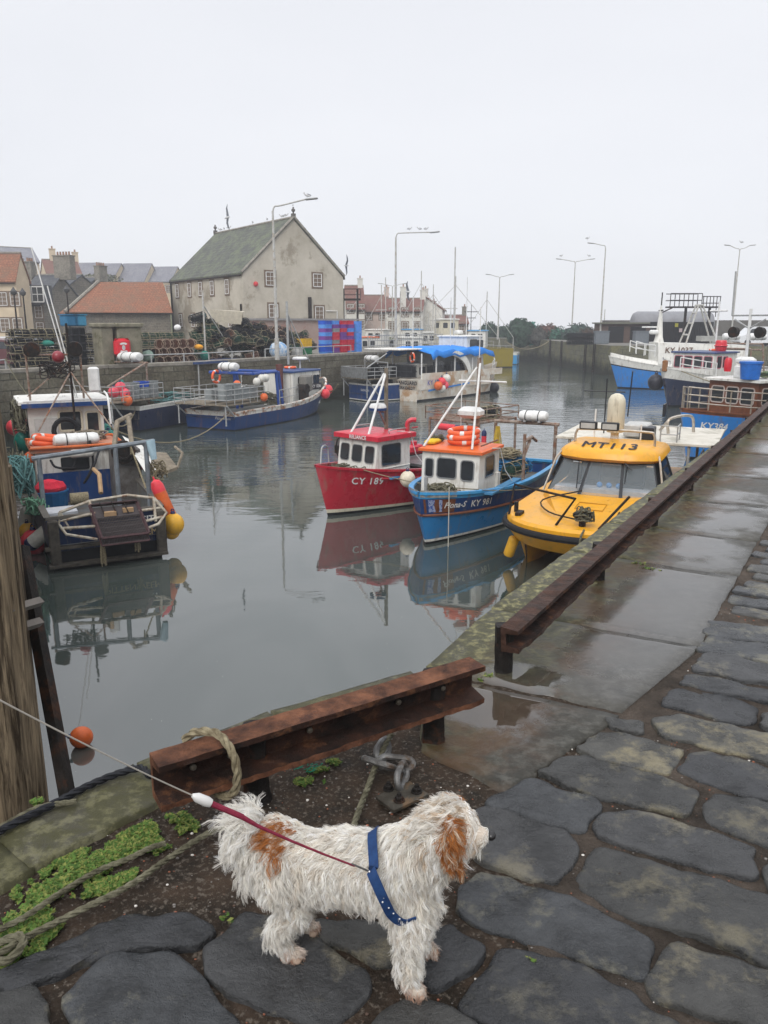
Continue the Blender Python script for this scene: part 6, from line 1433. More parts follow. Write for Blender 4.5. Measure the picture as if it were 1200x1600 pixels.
def cabin(par, x0, x1, w, z0, z1, mat, roofm_, rake=.12, fw=None, sw=(), over=.12, camber=.05, name='wheelhouse', rt_=.09, taper=.0, chamfer=.0, back=(), gl=None, frm=None, fr_w=.03, bandm=None):
    """wheelhouse with front at x1; fw = [(y, z_mid, w, h)...] front panes; sw = [(x, z_mid, w, h)...] panes on both sides"""
    y = w / 2; X1t = x1 - rake; c = chamfer
    q = MB(); 
    base = [(x0, -y), (x1 - c, -y), (x1, -y + c), (x1, y - c), (x1 - c, y), (x0, y)] if c else [(x0, -y), (x1, -y), (x1, y), (x0, y)]
    top = [(px_ - (rake if px_ > x0 + .01 else 0), py_ * (1 - taper)) for px_, py_ in base]; n = len(base)
    q.add([(*p, z0) for p in base] + [(*p, z1) for p in top], [(i, (i + 1) % n, n + (i + 1) % n, n + i) for i in range(n)] + [tuple(range(n, 2 * n))]); wl_ = q.build(name, mat, par)
    q = MB(); m_ = 8; vs = []
    ring = [(x0 - over, -y * (1 - taper) - over), (X1t + over - c * .6, -y * (1 - taper) - over), (X1t + over, -y * (1 - taper) + c * .8), (X1t + over, y * (1 - taper) - c * .8), (X1t + over - c * .6, y * (1 - taper) + over), (x0 - over, y * (1 - taper) + over)]
    n = 6; cx = (x0 + X1t) / 2
    for (k, zz) in ((1, z1 + .003), (1, z1 + rt_), (.9, z1 + rt_ + camber * .5), (.5, z1 + rt_ + camber)):
        for a, b in ring: vs.append((cx + (a - cx) * k, b * k, zz))
    q.add(vs, [tuple(range(n - 1, -1, -1)), tuple(range(3 * n, 4 * n))] + [(r_ * n + i, r_ * n + (i + 1) % n, r_ * n + n + (i + 1) % n, r_ * n + n + i) for r_ in range(3) for i in range(n)]); q.build('roof', roofm_, wl_)
    sl_ = Vector((-rake, 0, z1 - z0)).normalized(); nF = Vector((sl_.z, 0, -sl_.x))
    for (yy, zz, ww, hh) in (fw or []):
        k = (zz - z0) / (z1 - z0); win(wl_, (x1 - rake * k, yy, zz), (0, 1, 0), sl_, ww, hh, min(.07, ww * .25), frm or M('rubber', (.03, .03, .03), rough=.6), gl or GLASS, fr_w, .018)
    for s_ in (-1, 1):
        for (xx, zz, ww, hh) in sw:
            k = (zz - z0) / (z1 - z0); win(wl_, (xx, s_ * y * (1 - taper * k), zz), (-s_, 0, 0), (0, 0, 1), ww, hh, min(.07, ww * .25), frm or M('rubber', (.03, .03, .03), rough=.6), gl or GLASS, fr_w, .018)
    for (yy, zz, ww, hh) in back: win(wl_, (x0, yy, zz), (0, -1, 0), (0, 0, 1), ww, hh, .04, frm or M('rubber', (.03, .03, .03), rough=.6), gl or GLASS, fr_w, .018)
    return wl_
def rails(par, pts, h, levels=2, r=.018, mat=None, name='handrail', every=1):
    q = MB(); P = [Vector(p) for p in pts]
    for l in range(levels): q.tube([p + Vector((0, 0, h * (l + 1) / levels)) for p in P], r, 6)
    o = q.build(name, mat or GAL, par, smooth=True)
    q = MB(); 
    for p in P[::every]: q.tube([p, p + Vector((0, 0, h))], r, 6)
    q.build('stanchions', mat or GAL, par, smooth=True); return o
def tubes(par, name, lst, r=.03, mat=None, n=7):
    q = MB()
    for l in lst: q.tube(l, r, n)
    return q.build(name, mat or GAL, par, smooth=True)
def radar(par, p, r=.28, h=.2, name='radar_dome', mat=None):
    q = MB(); q.lathe(p, [(r * .3, 0), (r * .9, .02), (r, h * .3), (r * .98, h * .6), (r * .8, h * .92), (r * .3, h)], 18); return q.build(name, mat or WHITE, par, smooth=True)
def liferaft(loc, rz, label, L_=1.1, r=.27, mat=None):
    t_ = thing('liferaft_canister', label, 'liferaft', loc, rz); t_.scale = (1, 1.2, .82); q = MB()
    q.lathe((-L_ / 2, 0, r), [(r * .3, 0), (r * .8, .04), (r, .14), (r, L_ / 2 - .02), (r * 1.06, L_ / 2 - .015), (r * 1.06, L_ / 2 + .015), (r, L_ / 2 + .02), (r, L_ - .14), (r * .8, L_ - .04), (r * .3, L_)], 16, Matrix.Rotation(PI / 2, 3, 'Y')); q.build('canister', mat or WHITE, t_, smooth=True)
    q = MB()
    for x in (-L_ * .22, L_ * .22): q.torus((x, 0, r), r * 1.04, .012, 18, 5, Matrix.Rotation(PI / 2, 3, 'Y'))
    q.build('strap', M('rubber', (.03, .03, .03)), t_); q = MB()
    for x in (-L_ * .25, L_ * .25): q.box((x, 0, .03), (.08, r * 1.6, .08))
    q.build('cradle', GAL, t_); return t_
def lifering(loc, rx, rz, label, R_=.30, r=.065):
    t_ = thing('lifebuoy', label, 'lifebuoy', loc, rz); mt = Matrix.Rotation(rx, 3, 'X')
    q = MB(); q.torus((0, 0, 0), R_, r, 28, 10, mt); q.build('ring', M('lifering_orange', (.80, .13, .04), (.7, .10, .03), rough=.45), t_, smooth=True)
    for k in range(4):
        q = MB(); a0 = PI / 2 * k + .3; pts = [mt @ Vector((math.cos(a0 + i * .09) * R_, math.sin(a0 + i * .09) * R_, 0)) for i in range(4)]; q.tube(pts, r * 1.04, 10); q.build('band', WHITE, t_, smooth=True)
    return t_
def w2(t_, p): return t_.matrix_basis @ Vector(p)
def tangle(par, c, s, n, mat, r=.012, name='rope_pile', seed=1, seg=5):
    rb = random.Random(seed); q = MB()
    for i in range(n):
        a0 = rb.random() * 6.3; rr = rb.uniform(.4, 1); pts = []
        for k in range(seg): a = a0 + k * rb.uniform(.5, 1.3); pts.append(Vector(c) + Vector((math.cos(a) * s[0] * rr, math.sin(a) * s[1] * rr, rb.uniform(0, s[2]))))
        q.tube(smoothpath(pts, 4), r, 4)
    return q.build(name, mat, par, smooth=True)
WP = paint('boat_white', (.72, .71, .66)); CRP = paint('boat_cream', (.62, .57, .44)); REDB = paint('boat_red', (.40, .008, .025), rough=.3); REDR = paint('roof_red', (.55, .02, .045), rough=.35)
BLUB = paint('boat_blue', (.012, .17, .42), rough=.33); BLUL = paint('boat_light_blue', (.05, .30, .60)); NAVY = paint('boat_navy', (.012, .02, .055), rough=.35); NAVB = paint('boat_deep_blue', (.008, .045, .17)); ORG = paint('roof_orange', (.72, .14, .03)); YEL = paint('boat_yellow', (.74, .35, .010), rough=.35, dirt=(.35, .2, .03)); BLKP = M('boot_black', (.015, .016, .018), rough=.5)
MIDB = paint('boat_mid_blue', (.03, .22, .62)); BRW = M('varnished_wood', (.20, .07, .03), (.12, .04, .02), rough=.4, scale=5); RUB = M('rubber_fender', (.018, .018, .02), rough=.7)
OLDW = M('grey_wood', (.26, .22, .17), (.13, .11, .08), rough=.8, scale=6, bump=.4, bscale=20); TYRE = M('tyre', (.02,) * 3)
LETT = M('letter_white', (.78, .78, .76), rough=.5); LETD = M('letter_dark', (.03, .03, .04), rough=.5); LETG = M('letter_gold', (.5, .38, .2), rough=.5)
RTUBE = M('rusty_tube', (.30, .26, .22), (.15, .08, .05), rough=.6, scale=9, c3=(.2, .08, .04), s3=4)
def place(px, py, a, L_, rake): p = G(px, py, WZ); a = R(a); h = Vector((-math.sin(a), -math.cos(a), 0)); c = p - h * (L_ / 2 - rake); return (c.x, c.y, WZ), math.atan2(h.y, h.x)

# ---- RELIANCE
H = Hull(8.2, 2.7, 1.45, 1.02, 1.0, rake=.42, full=2.0, flare=.50)
loc, rz = place(512, 806, 43, 8.2, .42)
b = make_boat('fishing_boat', 'red fishing boat CY 189 with white wheelhouse and red roof', loc, rz, H, None, [(.06, BLKP), (.13, CRP), (.70, REDB), (.95, REDB), (1, REDB)], deckz=.88)
BR = b
hull_text(H, b, 'CY 189', .85, .74, .27, 1, LETT, bold=.008, shear=.15, spacing=1.15)
q = MB(); q.tube([H.pt(t / 20, H.sheer(t / 20) * .80, 1, .015) for t in range(0, 17)], .03, 6); q.tube([H.pt(t / 20, H.sheer(t / 20) * .80, -1, .015) for t in range(0, 17)], .03, 6); q.build('rubbing_strake', REDB, b)
cb = cabin(b, 1.1, 2.60, 1.5, .88, 2.02, WP, REDR, rake=.16, fw=[(-.49, 1.62, .33, .46), (0, 1.62, .38, .46), (.49, 1.62, .33, .46)], sw=[(1.9, 1.60, .78, .58)], over=.13, rt_=.13, fr_w=.02, frm=M('alu_frame', (.35, .36, .36), rough=.4, metal=.5))
q = MB(); q.tube([(1.1, -.76, 1.22), (2.54, -.76, 1.22), (2.54, .76, 1.22), (1.1, .76, 1.22)], .018, 5); q.build('strake', WP, b)
text_on('lettering', 'RELIANCE', .15, (2.60, .12, 2.09), (0, 1, 0), (0, 0, 1), LETT, b, bold=.004)
tubes(b, 'roof_rail', [smoothpath([(1.9, -.7, 2.16), (1.9, -.7, 2.27), (1.2, -.7, 2.27), (1.2, -.7, 2.16)], 4), smoothpath([(1.9, .7, 2.16), (1.9, .7, 2.27), (1.2, .7, 2.27), (1.2, .7, 2.16)], 4)], .018)
tubes(b, 'mast', [[(1.35, .05, 2.15), (1.35, .05, 3.95)]], .06, OLDW); tubes(b, 'mast_stay', [[(2.4, -.35, 2.15), (1.37, 0, 3.8)], [(2.4, .35, 2.15), (1.37, .05, 3.8)]], .035, WHITE)
tubes(b, 'radar_bracket', [[(1.4, .05, 2.35), (1.65, .05, 2.75)], [(1.4, .05, 2.7), (1.7, .05, 2.75)]], .025, RTUBE); radar(b, (1.7, .05, 2.77), .25, .2)
q = MB(); q.lathe((1.7, .05, 2.775), [(.255, 0), (.255, .07)], 18); q.build('radar_band', M('radar_blue', (.02, .05, .15)), b, smooth=True)
tubes(b, 'vent_pipe', [smoothpath([(1.15, .7, 2.1), (1.15, .7, 2.4), (1.08, .78, 2.5), (.98, .88, 2.5)], 5)], .07, REDR)
tubes(b, 'hand_grab', [[(1.0, .62, 2.24), (1.5, .62, 2.24)], [(.6, .62, 2.24), (.85, .62, 2.24)]], .02, REDR)
tubes(b, 'pulpit', [smoothpath([(2.9, -.75, 1.2), (2.95, -.75, 1.75), (3.3, -.6, 1.8), (3.5, -.45, 1.35)], 5)], .022)
tubes(b, 'mirror_bracket', [smoothpath([(2.1, -.85, 1.9), (2.3, -1.0, 1.9), (2.35, -1.0, 1.5), (2.2, -.9, 1.3)], 4)], .02, DARKI); q = MB(); q.box((2.34, -1.0, 1.6), (.06, .18, .24), bev=.02); q.build('mirror', DARKI, b)
tangle(b, (2.75, -.1, 1.12), (.55, .55, .18), 26, ROPEG, .014, 'rope_coil', 2); tangle(b, (.4, .95, 1.0), (.35, .2, .14), 12, ROPEG, .014, 'rope_coil', 3)
q = MB(); q.box((1.6, .98, .98), (1.2, .12, .06)); q.build('side_deck', BLUL, b)
tubes(b, 'cable', [[(1.5, .6, 2.2), (1.2, .85, 2.16), (.95, .86, 1.5), (.6, 1.0, 1.05)]], .013, WHITE, 5)
q = MB(); q.box((-.6, -.2, 1.0), (1.6, 1.3, .08)); q.build('sorting_table', M('worn_steel', (.2, .2, .2), (.08, .08, .08), rough=.35, scale=4, metal=.4), b)
q = MB(); q.box((-1.0, -.9, 1.25), (.7, .3, .25), bev=.05); q.tube([(-1.0, -.9, 1.1), (-1.0, -.9, 1.5)], .1, 8); q.build('pot_hauler', REDR, b, smooth=True)
# aft gallows with a shelf of creels
zz = 2.15; X0, X1, Yw = -3.95, -1.9, 1.0
tubes(b, 'gallows', [[(X1, -Yw, .5), (X1, -Yw, zz)], [(X1, Yw, .5), (X1, Yw, zz)], [(X0, -Yw, .6), (X0, -Yw, zz)], [(X0, Yw, .6), (X0, Yw, zz)], [(X1, -Yw, 1.35), (X1, Yw, 1.35)], [(X1, -Yw, zz), (X1, Yw, zz), (X0, Yw, zz), (X0, -Yw, zz), (X1, -Yw, zz)]], .042, RTUBE)
rails(b, [(X1 + .1, -Yw - .1, zz), (X1 + .1, -.3, zz), (X1 + .1, .4, zz), (X1 + .1, Yw + .1, zz), (X0 / 2 + X1 / 2, Yw + .1, zz), (X0, Yw + .1, zz), (X0, 0, zz), (X0, -Yw - .1, zz), (X0 / 2 + X1 / 2, -Yw - .1, zz), (X1 + .1, -Yw - .1, zz)], .42, 2, .02, RTUBE, 'shelf_rail')
q = MB(); 
for k in range(9): q.box((X0 + (X1 - X0) * (k + .5) / 9, 0, zz + .02), (.06, 2 * Yw, .03))
q.build('shelf', RTUBE, b)
f_ = buoy(w2(b, (X1 + .2, .0, zz - .2)), .11, 'red', 'red inflatable fender slung under the aft shelf of the red boat', 'fender', rz + PI / 2, PI / 2, L_=1.0)
for k, (x, y) in enumerate(((-2.4, .4), (-3.0, .5), (-3.5, .3))): creel('D', 'n', 'creel on the aft shelf of the red boat', 'creels on the red boat shelf', w2(b, (x, y, zz + .05)), rz + 1.2 + k, sc=.95)
buoy(w2(b, (1.95, 1.42, .98)), .22, 'cream', 'round cream fender between the red and the blue boats', cat='fender')

# ---- FIONA-S
H = Hull(7.8, 2.75, 1.34, 1.05, 1.0, rake=.42, full=2.1, flare=.5)
loc, rz = place(665, 851, 28, 7.8, .42)
b = make_boat('fishing_boat', 'blue fishing boat Fiona-S KY 981 with white wheelhouse and orange roof', loc, rz, H, None, [(.05, BLKP), (.10, WP), (.56, BLUB), (.60, BRW), (.90, NAVB), (1, BLUL)], deckz=.6, capm=BLUL); BF = b
q = MB(); q.tube([H.pt(t / 24, H.sheer(t / 24) * .58, 1, .02) for t in range(0, 25)], .035, 6); q.tube([H.pt(t / 24, H.sheer(t / 24) * .58, -1, .02) for t in range(0, 25)], .035, 6); q.build('rubbing_strake', BRW, b)
hull_text(H, b, 'KY 981', .785, .75, .24, 1, LETT, bold=.006, spacing=1.1); hull_text(H, b, 'Fiona-S', .90, .76, .21, 1, LETT, shear=.35, bold=.001)
q = MB()
for (x0_, x1_) in ((.955, .99),): 
    vs = [H.pt(t, f * H.sheer(t), 1, .014) for t, f in ((.945, .64), (.945, .88), (.985, .88), (.985, .64))]; q.add(vs, [(0, 1, 2, 3)])
q.build('bow_plaque', M('plaque_blue', (.03, .08, .35), (.3, .35, .5), lo=.5, hi=.55, scale=22), b)
q = MB(); vs = [H.pt(t, f * H.sheer(t), 1, .010) for t in (.90, .93, .96, .995) for f in (.62, .89)]; q.add(vs, [(0, 1, 3, 2), (2, 3, 5, 4), (4, 5, 7, 6)]); q.build('wood_strake', BRW, b)
q = MB(); vs = [H.pt(t, f * H.sheer(t), s_, .03) for s_ in (1, -1) for t in (.90, .94, .97, 1.0) for f in (.93, 1.06)]; q.add(vs, [(0, 1, 3, 2), (2, 3, 5, 4), (4, 5, 7, 6), (8, 9, 11, 10), (10, 11, 13, 12), (12, 13, 15, 14)]); q.build('bow_guard', M('worn_alu', (.4, .4, .38), (.22, .2, .18), scale=9, rough=.5), b)
cb = cabin(b, .65, 2.15, 1.56, .6, 2.04, WP, ORG, rake=.10, fw=[(-.57, 1.62, .20, .44), (-.09, 1.64, .50, .48), (.47, 1.62, .32, .48)], sw=[(1.35, 1.66, .62, .50)], over=.09, rt_=.07, fr_w=.028, frm=M('alu_frame', (.35,) * 3))
q = MB(); q.box((.8, .0, 1.0), (.2, 1.7, .8)); q.build('bulkhead', WP, b)
tubes(b, 'mast', [[(.9, .25, 2.15), (.9, .25, 4.35)]], .055, RTUBE); tubes(b, 'mast_stay', [[(2.05, -.75, 2.15), (.92, .2, 4.1)], [(2.0, .55, 2.15), (.92, .28, 4.2)]], .030, WHITE); tubes(b, 'crosstree', [[(.9, -.3, 3.75), (.9, 1.0, 3.75)]], .025, WHITE)
tubes(b, 'aerial', [[(.9, .25, 4.35), (.9, .25, 5.6)], [(.7, -.3, 2.1), (.7, -.3, 3.9)]], .012, WHITE, 5)
q = MB(); q.box((1.0, .1, 2.95), (.5, .62, .28), bev=.09); q.build('radar', WHITE, b, smooth=True); tubes(b, 'radar_bracket', [[(.9, .25, 2.7), (1.0, .1, 2.82)]], .05, RTUBE)
text_on('lettering', 'SIMRAD'[:0] or 'SI', .1, (1.255, .3, 2.95), (0, 1, 0), (0, 0, 1), LETD, b)
for k, (dz, dx) in enumerate(((2.26, 0), (2.38, .03), (2.5, -.02))): lifering(w2(b, (1.35 + dx, .05, dz)), .05 * k, rz + k * .7, 'orange lifebuoy in the stack on the orange roof, %s one' % ('bottom', 'middle', 'top')[k], .36, .07)
q = MB(); q.box((1.5, -.75, 2.2), (.5, .3, .12), bev=.04); q.build('yellow_bag', M('bag_yellow', (.75, .5, .02)), b, smooth=True); tangle(b, (1.1, -.85, 2.15), (.35, .2, .16), 14, ROPEG, .016, 'rope_coil', 8)
tubes(b, 'roof_grab', [[(.7, .75, 2.24), (1.3, .75, 2.24)], [(1.4, .75, 2.24), (1.9, .75, 2.24)]], .02, BRW)
tangle(b, (2.9, .15, 1.15), (.35, .35, .25), 22, ROPEG, .02, 'rope_coil', 4); tubes(b, 'winch', [[(2.6, -.4, 1.15), (2.6, .5, 1.15)]], .09, RTUBE); tubes(b, 'bollard', [[(2.95, -.25, .9), (2.95, -.25, 1.55)]], .05, GAL)
tubes(b, 'cable', [[(1.5, .9, 2.14), (1.15, .98, 2.1), (.9, 1.05, 1.5), (.5, 1.15, 1.1)]], .014, WHITE, 5)
q = MB(); q.box((1.2, 1.12, 1.14), (2.2, .22, .05)); q.build('side_deck', M('deck_blue', (.06, .20, .36)), b)
# gantry over the aft deck
tubes(b, 'gantry', [[(-3.1, -.7, .6), (-3.1, -.7, 2.25)], [(-3.1, 1.2, .6), (-3.1, 1.2, 2.25)], [(-3.1, -.75, 2.25), (-3.1, 1.3, 2.25)]], .055, RTUBE)
tubes(b, 'derrick', [[(-.3, 1.15, 1.0), (-.3, 1.15, 2.3)], [(-.3, 1.15, 2.1), (-.9, 1.15, 2.15), (-1.2, 1.2, 2.0)], [(-.3, 1.15, 1.7), (-.8, 1.15, 2.1)]], .045, RTUBE)
liferaft(w2(b, (-3.1, .5, 2.30)), rz + PI / 2, 'white liferaft canister on the gantry behind the blue Fiona boat', L_=.9, r=.2)
t_ = thing('rope_bundle', 'hanks of yellow rope hanging from the left leg of the gantry', 'rope', w2(b, (-3.0, -.6, 2.0))); q = MB()
for k in range(16): x = random.uniform(-.14, .14); q.tube(smoothpath([(x * .4, 0, .1), (x, random.uniform(-.05, .1), -.5), (x * .9, .03, -1.1), (x * 1.1, -.05, -1.3), (x * .6, -.05, -.6), (x * .3, 0, .05)], 4), .016, 4)
q.build('rope', M('yellow_rope', (.55, .38, .05), (.35, .25, .04), rough=.7), t_, smooth=True)
tangle(b, (-1.6, .3, 1.0), (.6, .7, .35), 40, M('blue_net', (.03, .18, .38), rough=.8), .018, 'net_pile', 5); tangle(b, (-1.7, .0, 1.35), (.6, .6, .25), 30, ROPE, .02, 'rope_pile', 6)
for k in range(7): creel('D', random.choice('bg'), 'creel on the aft deck of the Fiona boat', 'creels on the blue boat deck', w2(b, (-1.1 - (k % 3) * .75, -.55 + (k // 3) * .6, .7 + (.34 if k > 4 else 0))), rz + random.uniform(-.3, .3), sc=1.0)
f_ = buoy(w2(b, (-2.9, -1.0, 1.6)), .08, 'red', 'small faded red fender hung on the gantry beside the yellow rope', 'fender', L_=.75)
# loose warp down from the bow
q = MB(); p0_ = w2(b, H.pt(.93, 1.35, 1, .05)); q.tube([p0_ + Vector((0, 0, .1)), p0_ + Vector((.0, -.05, -1.45)), p0_ + Vector((.0, -.3, -1.9))], .012, 5); tag(q.build('mooring_rope', M('white_rope', (.5, .48, .42))), 'pale rope hanging straight down from the Fiona boat bow into the water', 'rope')
q = MB(); pa = w2(BR, (1.0, 1.35, 1.15)); q.tube(catenary(w2(BR, (3.0, .7, 1.3)), w2(BF, (2.4, .9, 1.25)), .1), .014, 5); q.tube(catenary(w2(BF, (2.4, 1.0, 1.25)), w2(BF, (-.1, 2.0, 1.0)), .06), .012, 5); tag(q.build('mooring_rope', ROPE), 'line strung between the red and the blue fishing boats', 'rope')

# ---- MT113, the yellow catamaran
a = R(26); hv = Vector((-math.sin(a), -math.cos(a), 0)); fc = Vector((3.68, 15.1, 0)); Ly = 9.0; c = fc - hv * (Ly / 2); rz = math.atan2(hv.y, hv.x)
b = thing('work_boat', 'yellow catamaran work boat MT113 moored under the quay edge', 'boat', (c.x, c.y, WZ), rz); BY = b
BW = 3.5
for s_ in (-1, 1):
    q = MB(); N_ = 16; vs = []
    for i in range(N_ + 1):
        t = i / N_; x = -4.5 + 8.0 * t; w = .55 * (1 - max(0, (t - .6) / .4) ** 2) ** .6 if t < .999 else .02; yc = s_ * 1.2
        for (z, k) in ((-.4, .2), (0, .6), (.35, .95), (.95, 1)): xx = x - (.35 * (1 - z)) * t ** 4; vs += [(xx, yc - w * k, z), (xx, yc + w * k, z)]
    for i in range(N_):
        for j in range(3):
            a_ = i * 8 + j * 2; q.add([], []); q.f.append([a_, a_ + 2, a_ + 10, a_ + 8]); q.m.append(0 if j > 0 else 1); q.f.append([a_ + 1, a_ + 9, a_ + 11, a_ + 3]); q.m.append(0 if j > 0 else 1)
    q.v = [tuple(v) for v in vs]; q.build('hull', [YEL, BLKP], b, smooth=True)
def outline(off=0, n=22):      # deck plan: square stern, broad rounded bow
    P = [(-4.5, -BW / 2 - off), (2.4, -BW / 2 - off)]
    for i in range(n + 1): t = -PI / 2 + PI * i / n; P.append((2.4 + (abs(math.cos(t)) ** .75) * (2.05 + off), math.sin(t) * (BW / 2 + off) if abs(math.sin(t)) < 1 else math.copysign(BW / 2 + off, math.sin(t))))
    P += [(2.4, BW / 2 + off), (-4.5, BW / 2 + off)]; return P
q = MB(); P = outline(); n = len(P); vs = []
dz = lambda x: .12 * max(0, (x + 1) / 5.4)
for (k, z) in ((.93, .6), (1, .88), (1.0, 1.01), (.985, 1.07), (.80, 1.10)):
    for (x, y) in P: vs.append((x * (k if x > 0 else 1), y * k, z + dz(x) * (1 if z > .9 else 0)))
q.add(vs, [(r_ * n + i, r_ * n + (i + 1) % n, r_ * n + n + (i + 1) % n, r_ * n + n + i) for r_ in range(4) for i in range(n)] + [tuple(range(4 * n, 5 * n)), tuple(range(n - 1, -1, -1))])
q.build('foredeck', YEL, b, smooth=True)
q = MB(); q.tube([(x, y, .87 + dz(x)) for x, y in outline(.03)], .075, 8); q.build('fender_band', RUB, b, smooth=True)
# sloping coachroof in front of the screen
q = MB(); q.add([(3.3, -.55, 1.2), (3.3, .55, 1.2), (1.35, 1.28, 1.34), (1.35, -1.28, 1.34), (3.35, -.6, 1.1), (3.35, .6, 1.1), (1.3, 1.42, 1.1), (1.3, -1.42, 1.1)], [(0, 1, 2, 3), (4, 0, 3, 7), (1, 5, 6, 2), (0, 4, 5, 1)]); q.build('coachroof', YEL, b)
q = MB(); fr_ = [(2.75, -.3), (2.75, .3), (2.25, .3), (2.25, -.3)]; q.tube([(x, y, 1.255 + (2.75 - x) * .07) for x, y in fr_], .012, 4, close=True); q.build('deck_hatch', M('yellow_dark', (.5, .24, .01)), b)
# cabin: pillars, sloping screen of three panes, roof
bl_ = [(1.35, -1.30), (1.62, -.48), (1.62, .48), (1.35, 1.30)]; tl_ = [(.70, -1.05), (.92, -.38), (.92, .38), (.70, 1.05)]; z0, z1 = 1.28, 2.05
scr = M('screen_glass', (.30, .35, .37), (.22, .26, .28), rough=.04, spec=1.0, scale=.8, alpha=.34)
frm = M('black_frame', (.02, .022, .025), rough=.4)
for k in range(3):
    B0, B1 = Vector((*bl_[k], z0)), Vector((*bl_[k + 1], z0)); T0, T1 = Vector((*tl_[k], z1)), Vector((*tl_[k + 1], z1)); g0 = .045
    qd = [B0.lerp(B1, g0) .lerp(T0.lerp(T1, g0), .06), B1.lerp(B0, g0).lerp(T1.lerp(T0, g0), .06), T1.lerp(T0, g0).lerp(B1.lerp(B0, g0), .06), T0.lerp(T1, g0).lerp(B0.lerp(B1, g0), .06)]
    q = MB(); q.add([B0, B1, T1, T0] + qd, [(0, 1, 5, 4), (1, 2, 6, 5), (2, 3, 7, 6), (3, 0, 4, 7)]); w_ = q.build('screen_frame', frm, b); md = w_.modifiers.new('s', 'SOLIDIFY'); md.thickness = .05
    q = MB(); q.add(qd, [(0, 1, 2, 3)]); q.build('screen_pane', scr, w_)
for s_ in (-1, 1):
    q = MB(); q.add([(1.35, s_ * 1.30, z0), (.70, s_ * 1.05, z1), (-.9, s_ * 1.08, z1), (-.9, s_ * 1.36, z0)], [(0, 1, 2, 3)]); o = q.build('cabin_side', frm, b); md = o.modifiers.new('s', 'SOLIDIFY'); md.thickness = .04
    win(o, (.05, s_ * 1.245, 1.78), (-s_, 0, 0), (0, -s_ * .29, .8), 1.1, .5, .05, frm, GLASS, .02, .03)
q = MB(); q.add([(-.9, -1.36, .9), (-.9, 1.36, .9), (-.9, 1.25, 1.65), (-.9, -1.25, 1.65)], [(0, 1, 2, 3)]); q.build('cabin_back', M('cabin_lining', (.4, .41, .41)), b)
q = MB(); q.box((.1, 0, 1.3), (2.0, 2.4, .06)); q.box((1.15, 0, 1.38), (.4, 2.2, .12)); q.build('dashboard', M('dash_white', (.45, .47, .5)), b)
for y in (-.5, .55): q = MB(); q.box((.1, y, 1.62), (.12, .5, .62), bev=.05); q.box((.3, y, 1.36), (.5, .5, .12), bev=.04); q.build('seat', M('seat_dark', (.03, .035, .045)), b)
for k in range(3): q = MB(); q.sphere((1.1, -.1 + k * .22, 1.5), .07, 8, 6); q.build('blue_glove', M('glove_blue', (.05, .25, .6)), b)
q = MB(); vs = []; RP = [(.82, -1.0), (1.05, -.5), (1.05, .5), (.82, 1.0), (.6, 1.16), (-1.0, 1.16), (-1.0, -1.16), (.6, -1.16)]; n = 8
for (k, z) in ((.98, z1 - .02), (1.04, z1 + .05), (1.0, z1 + .17), (.93, z1 + .25), (.75, z1 + .31), (.4, z1 + .345)): vs += [(x * k, y * k, z) for x, y in RP]
q.add(vs, [tuple(range(n - 1, -1, -1)), tuple(range(5 * n, 6 * n))] + [(r_ * n + i, r_ * n + (i + 1) % n, r_ * n + n + (i + 1) % n, r_ * n + n + i) for r_ in range(5) for i in range(n)]); o = q.build('cabin_roof', YEL, b); o.data.polygons.foreach_set('use_smooth', [True] * len(o.data.polygons)); o.data.set_sharp_from_angle(angle=R(50))
vs, fs = text_mb('MT113', .44, bold=.012, spacing=1.05); out = []
for v in vs: f_ = (v.y + .14) / .3; xx = .90 - f_ * .38 - abs(v.x) ** 2 * .16; out.append((xx, v.x, z1 + .285 + v.z + (.95 - xx) * .17 - abs(v.x) ** 2 * .02))
MB().add(out, fs).build('lettering', LETD, b)
tubes(b, 'roof_bar', [smoothpath([(.1, -.95, z1 + .25), (.1, -.92, z1 + .55), (.1, -.7, z1 + .62), (.1, .7, z1 + .62), (.1, .92, z1 + .55), (.1, .95, z1 + .25)], 5)], .03, M('steel_bar', (.5, .47, .42), (.35, .28, .2), rough=.35, metal=.5))
tubes(b, 'grab_rail', [[(1.30, 1.38, 1.3), (.9, 1.2, 2.05), (.6, 1.12, 2.2)], [(1.30, -1.38, 1.3), (.9, -1.2, 2.05), (.6, -1.12, 2.2)]], .025, M('steel_bar', (0,)*3))
for y in (-.62, -.1): q = MB(); q.box((.2, y, z1 + .72), (.14, .42, .2), bev=.02); o = q.build('flood_light', frm, b); q = MB(); q.box((.28, y, z1 + .72), (.01, .34, .13)); q.build('lens', M('lens_grey', (.45, .45, .43), rough=.15), o)
q = MB(); q.lathe((-.5, -.1, z1 + .5), [(.2, 0), (.215, .05), (.215, .7), (.2, .82), (.14, .92), (.05, .96)], 18); q.build('satcom_dome', CRP, b, smooth=True); q = MB(); q.lathe((-.5, -.1, z1 + .2), [(.1, 0), (.1, .3)], 10); q.build('dome_foot', WHITE, b)
tubes(b, 'wiper', [[(1.5, -.55, 1.45), (1.05, -.62, 2.0)], [(1.0, .35, 2.1), (1.1, .62, 1.9)], [(1.3, .5, 1.6), (.95, .48, 2.1)]], .014, frm, 5)
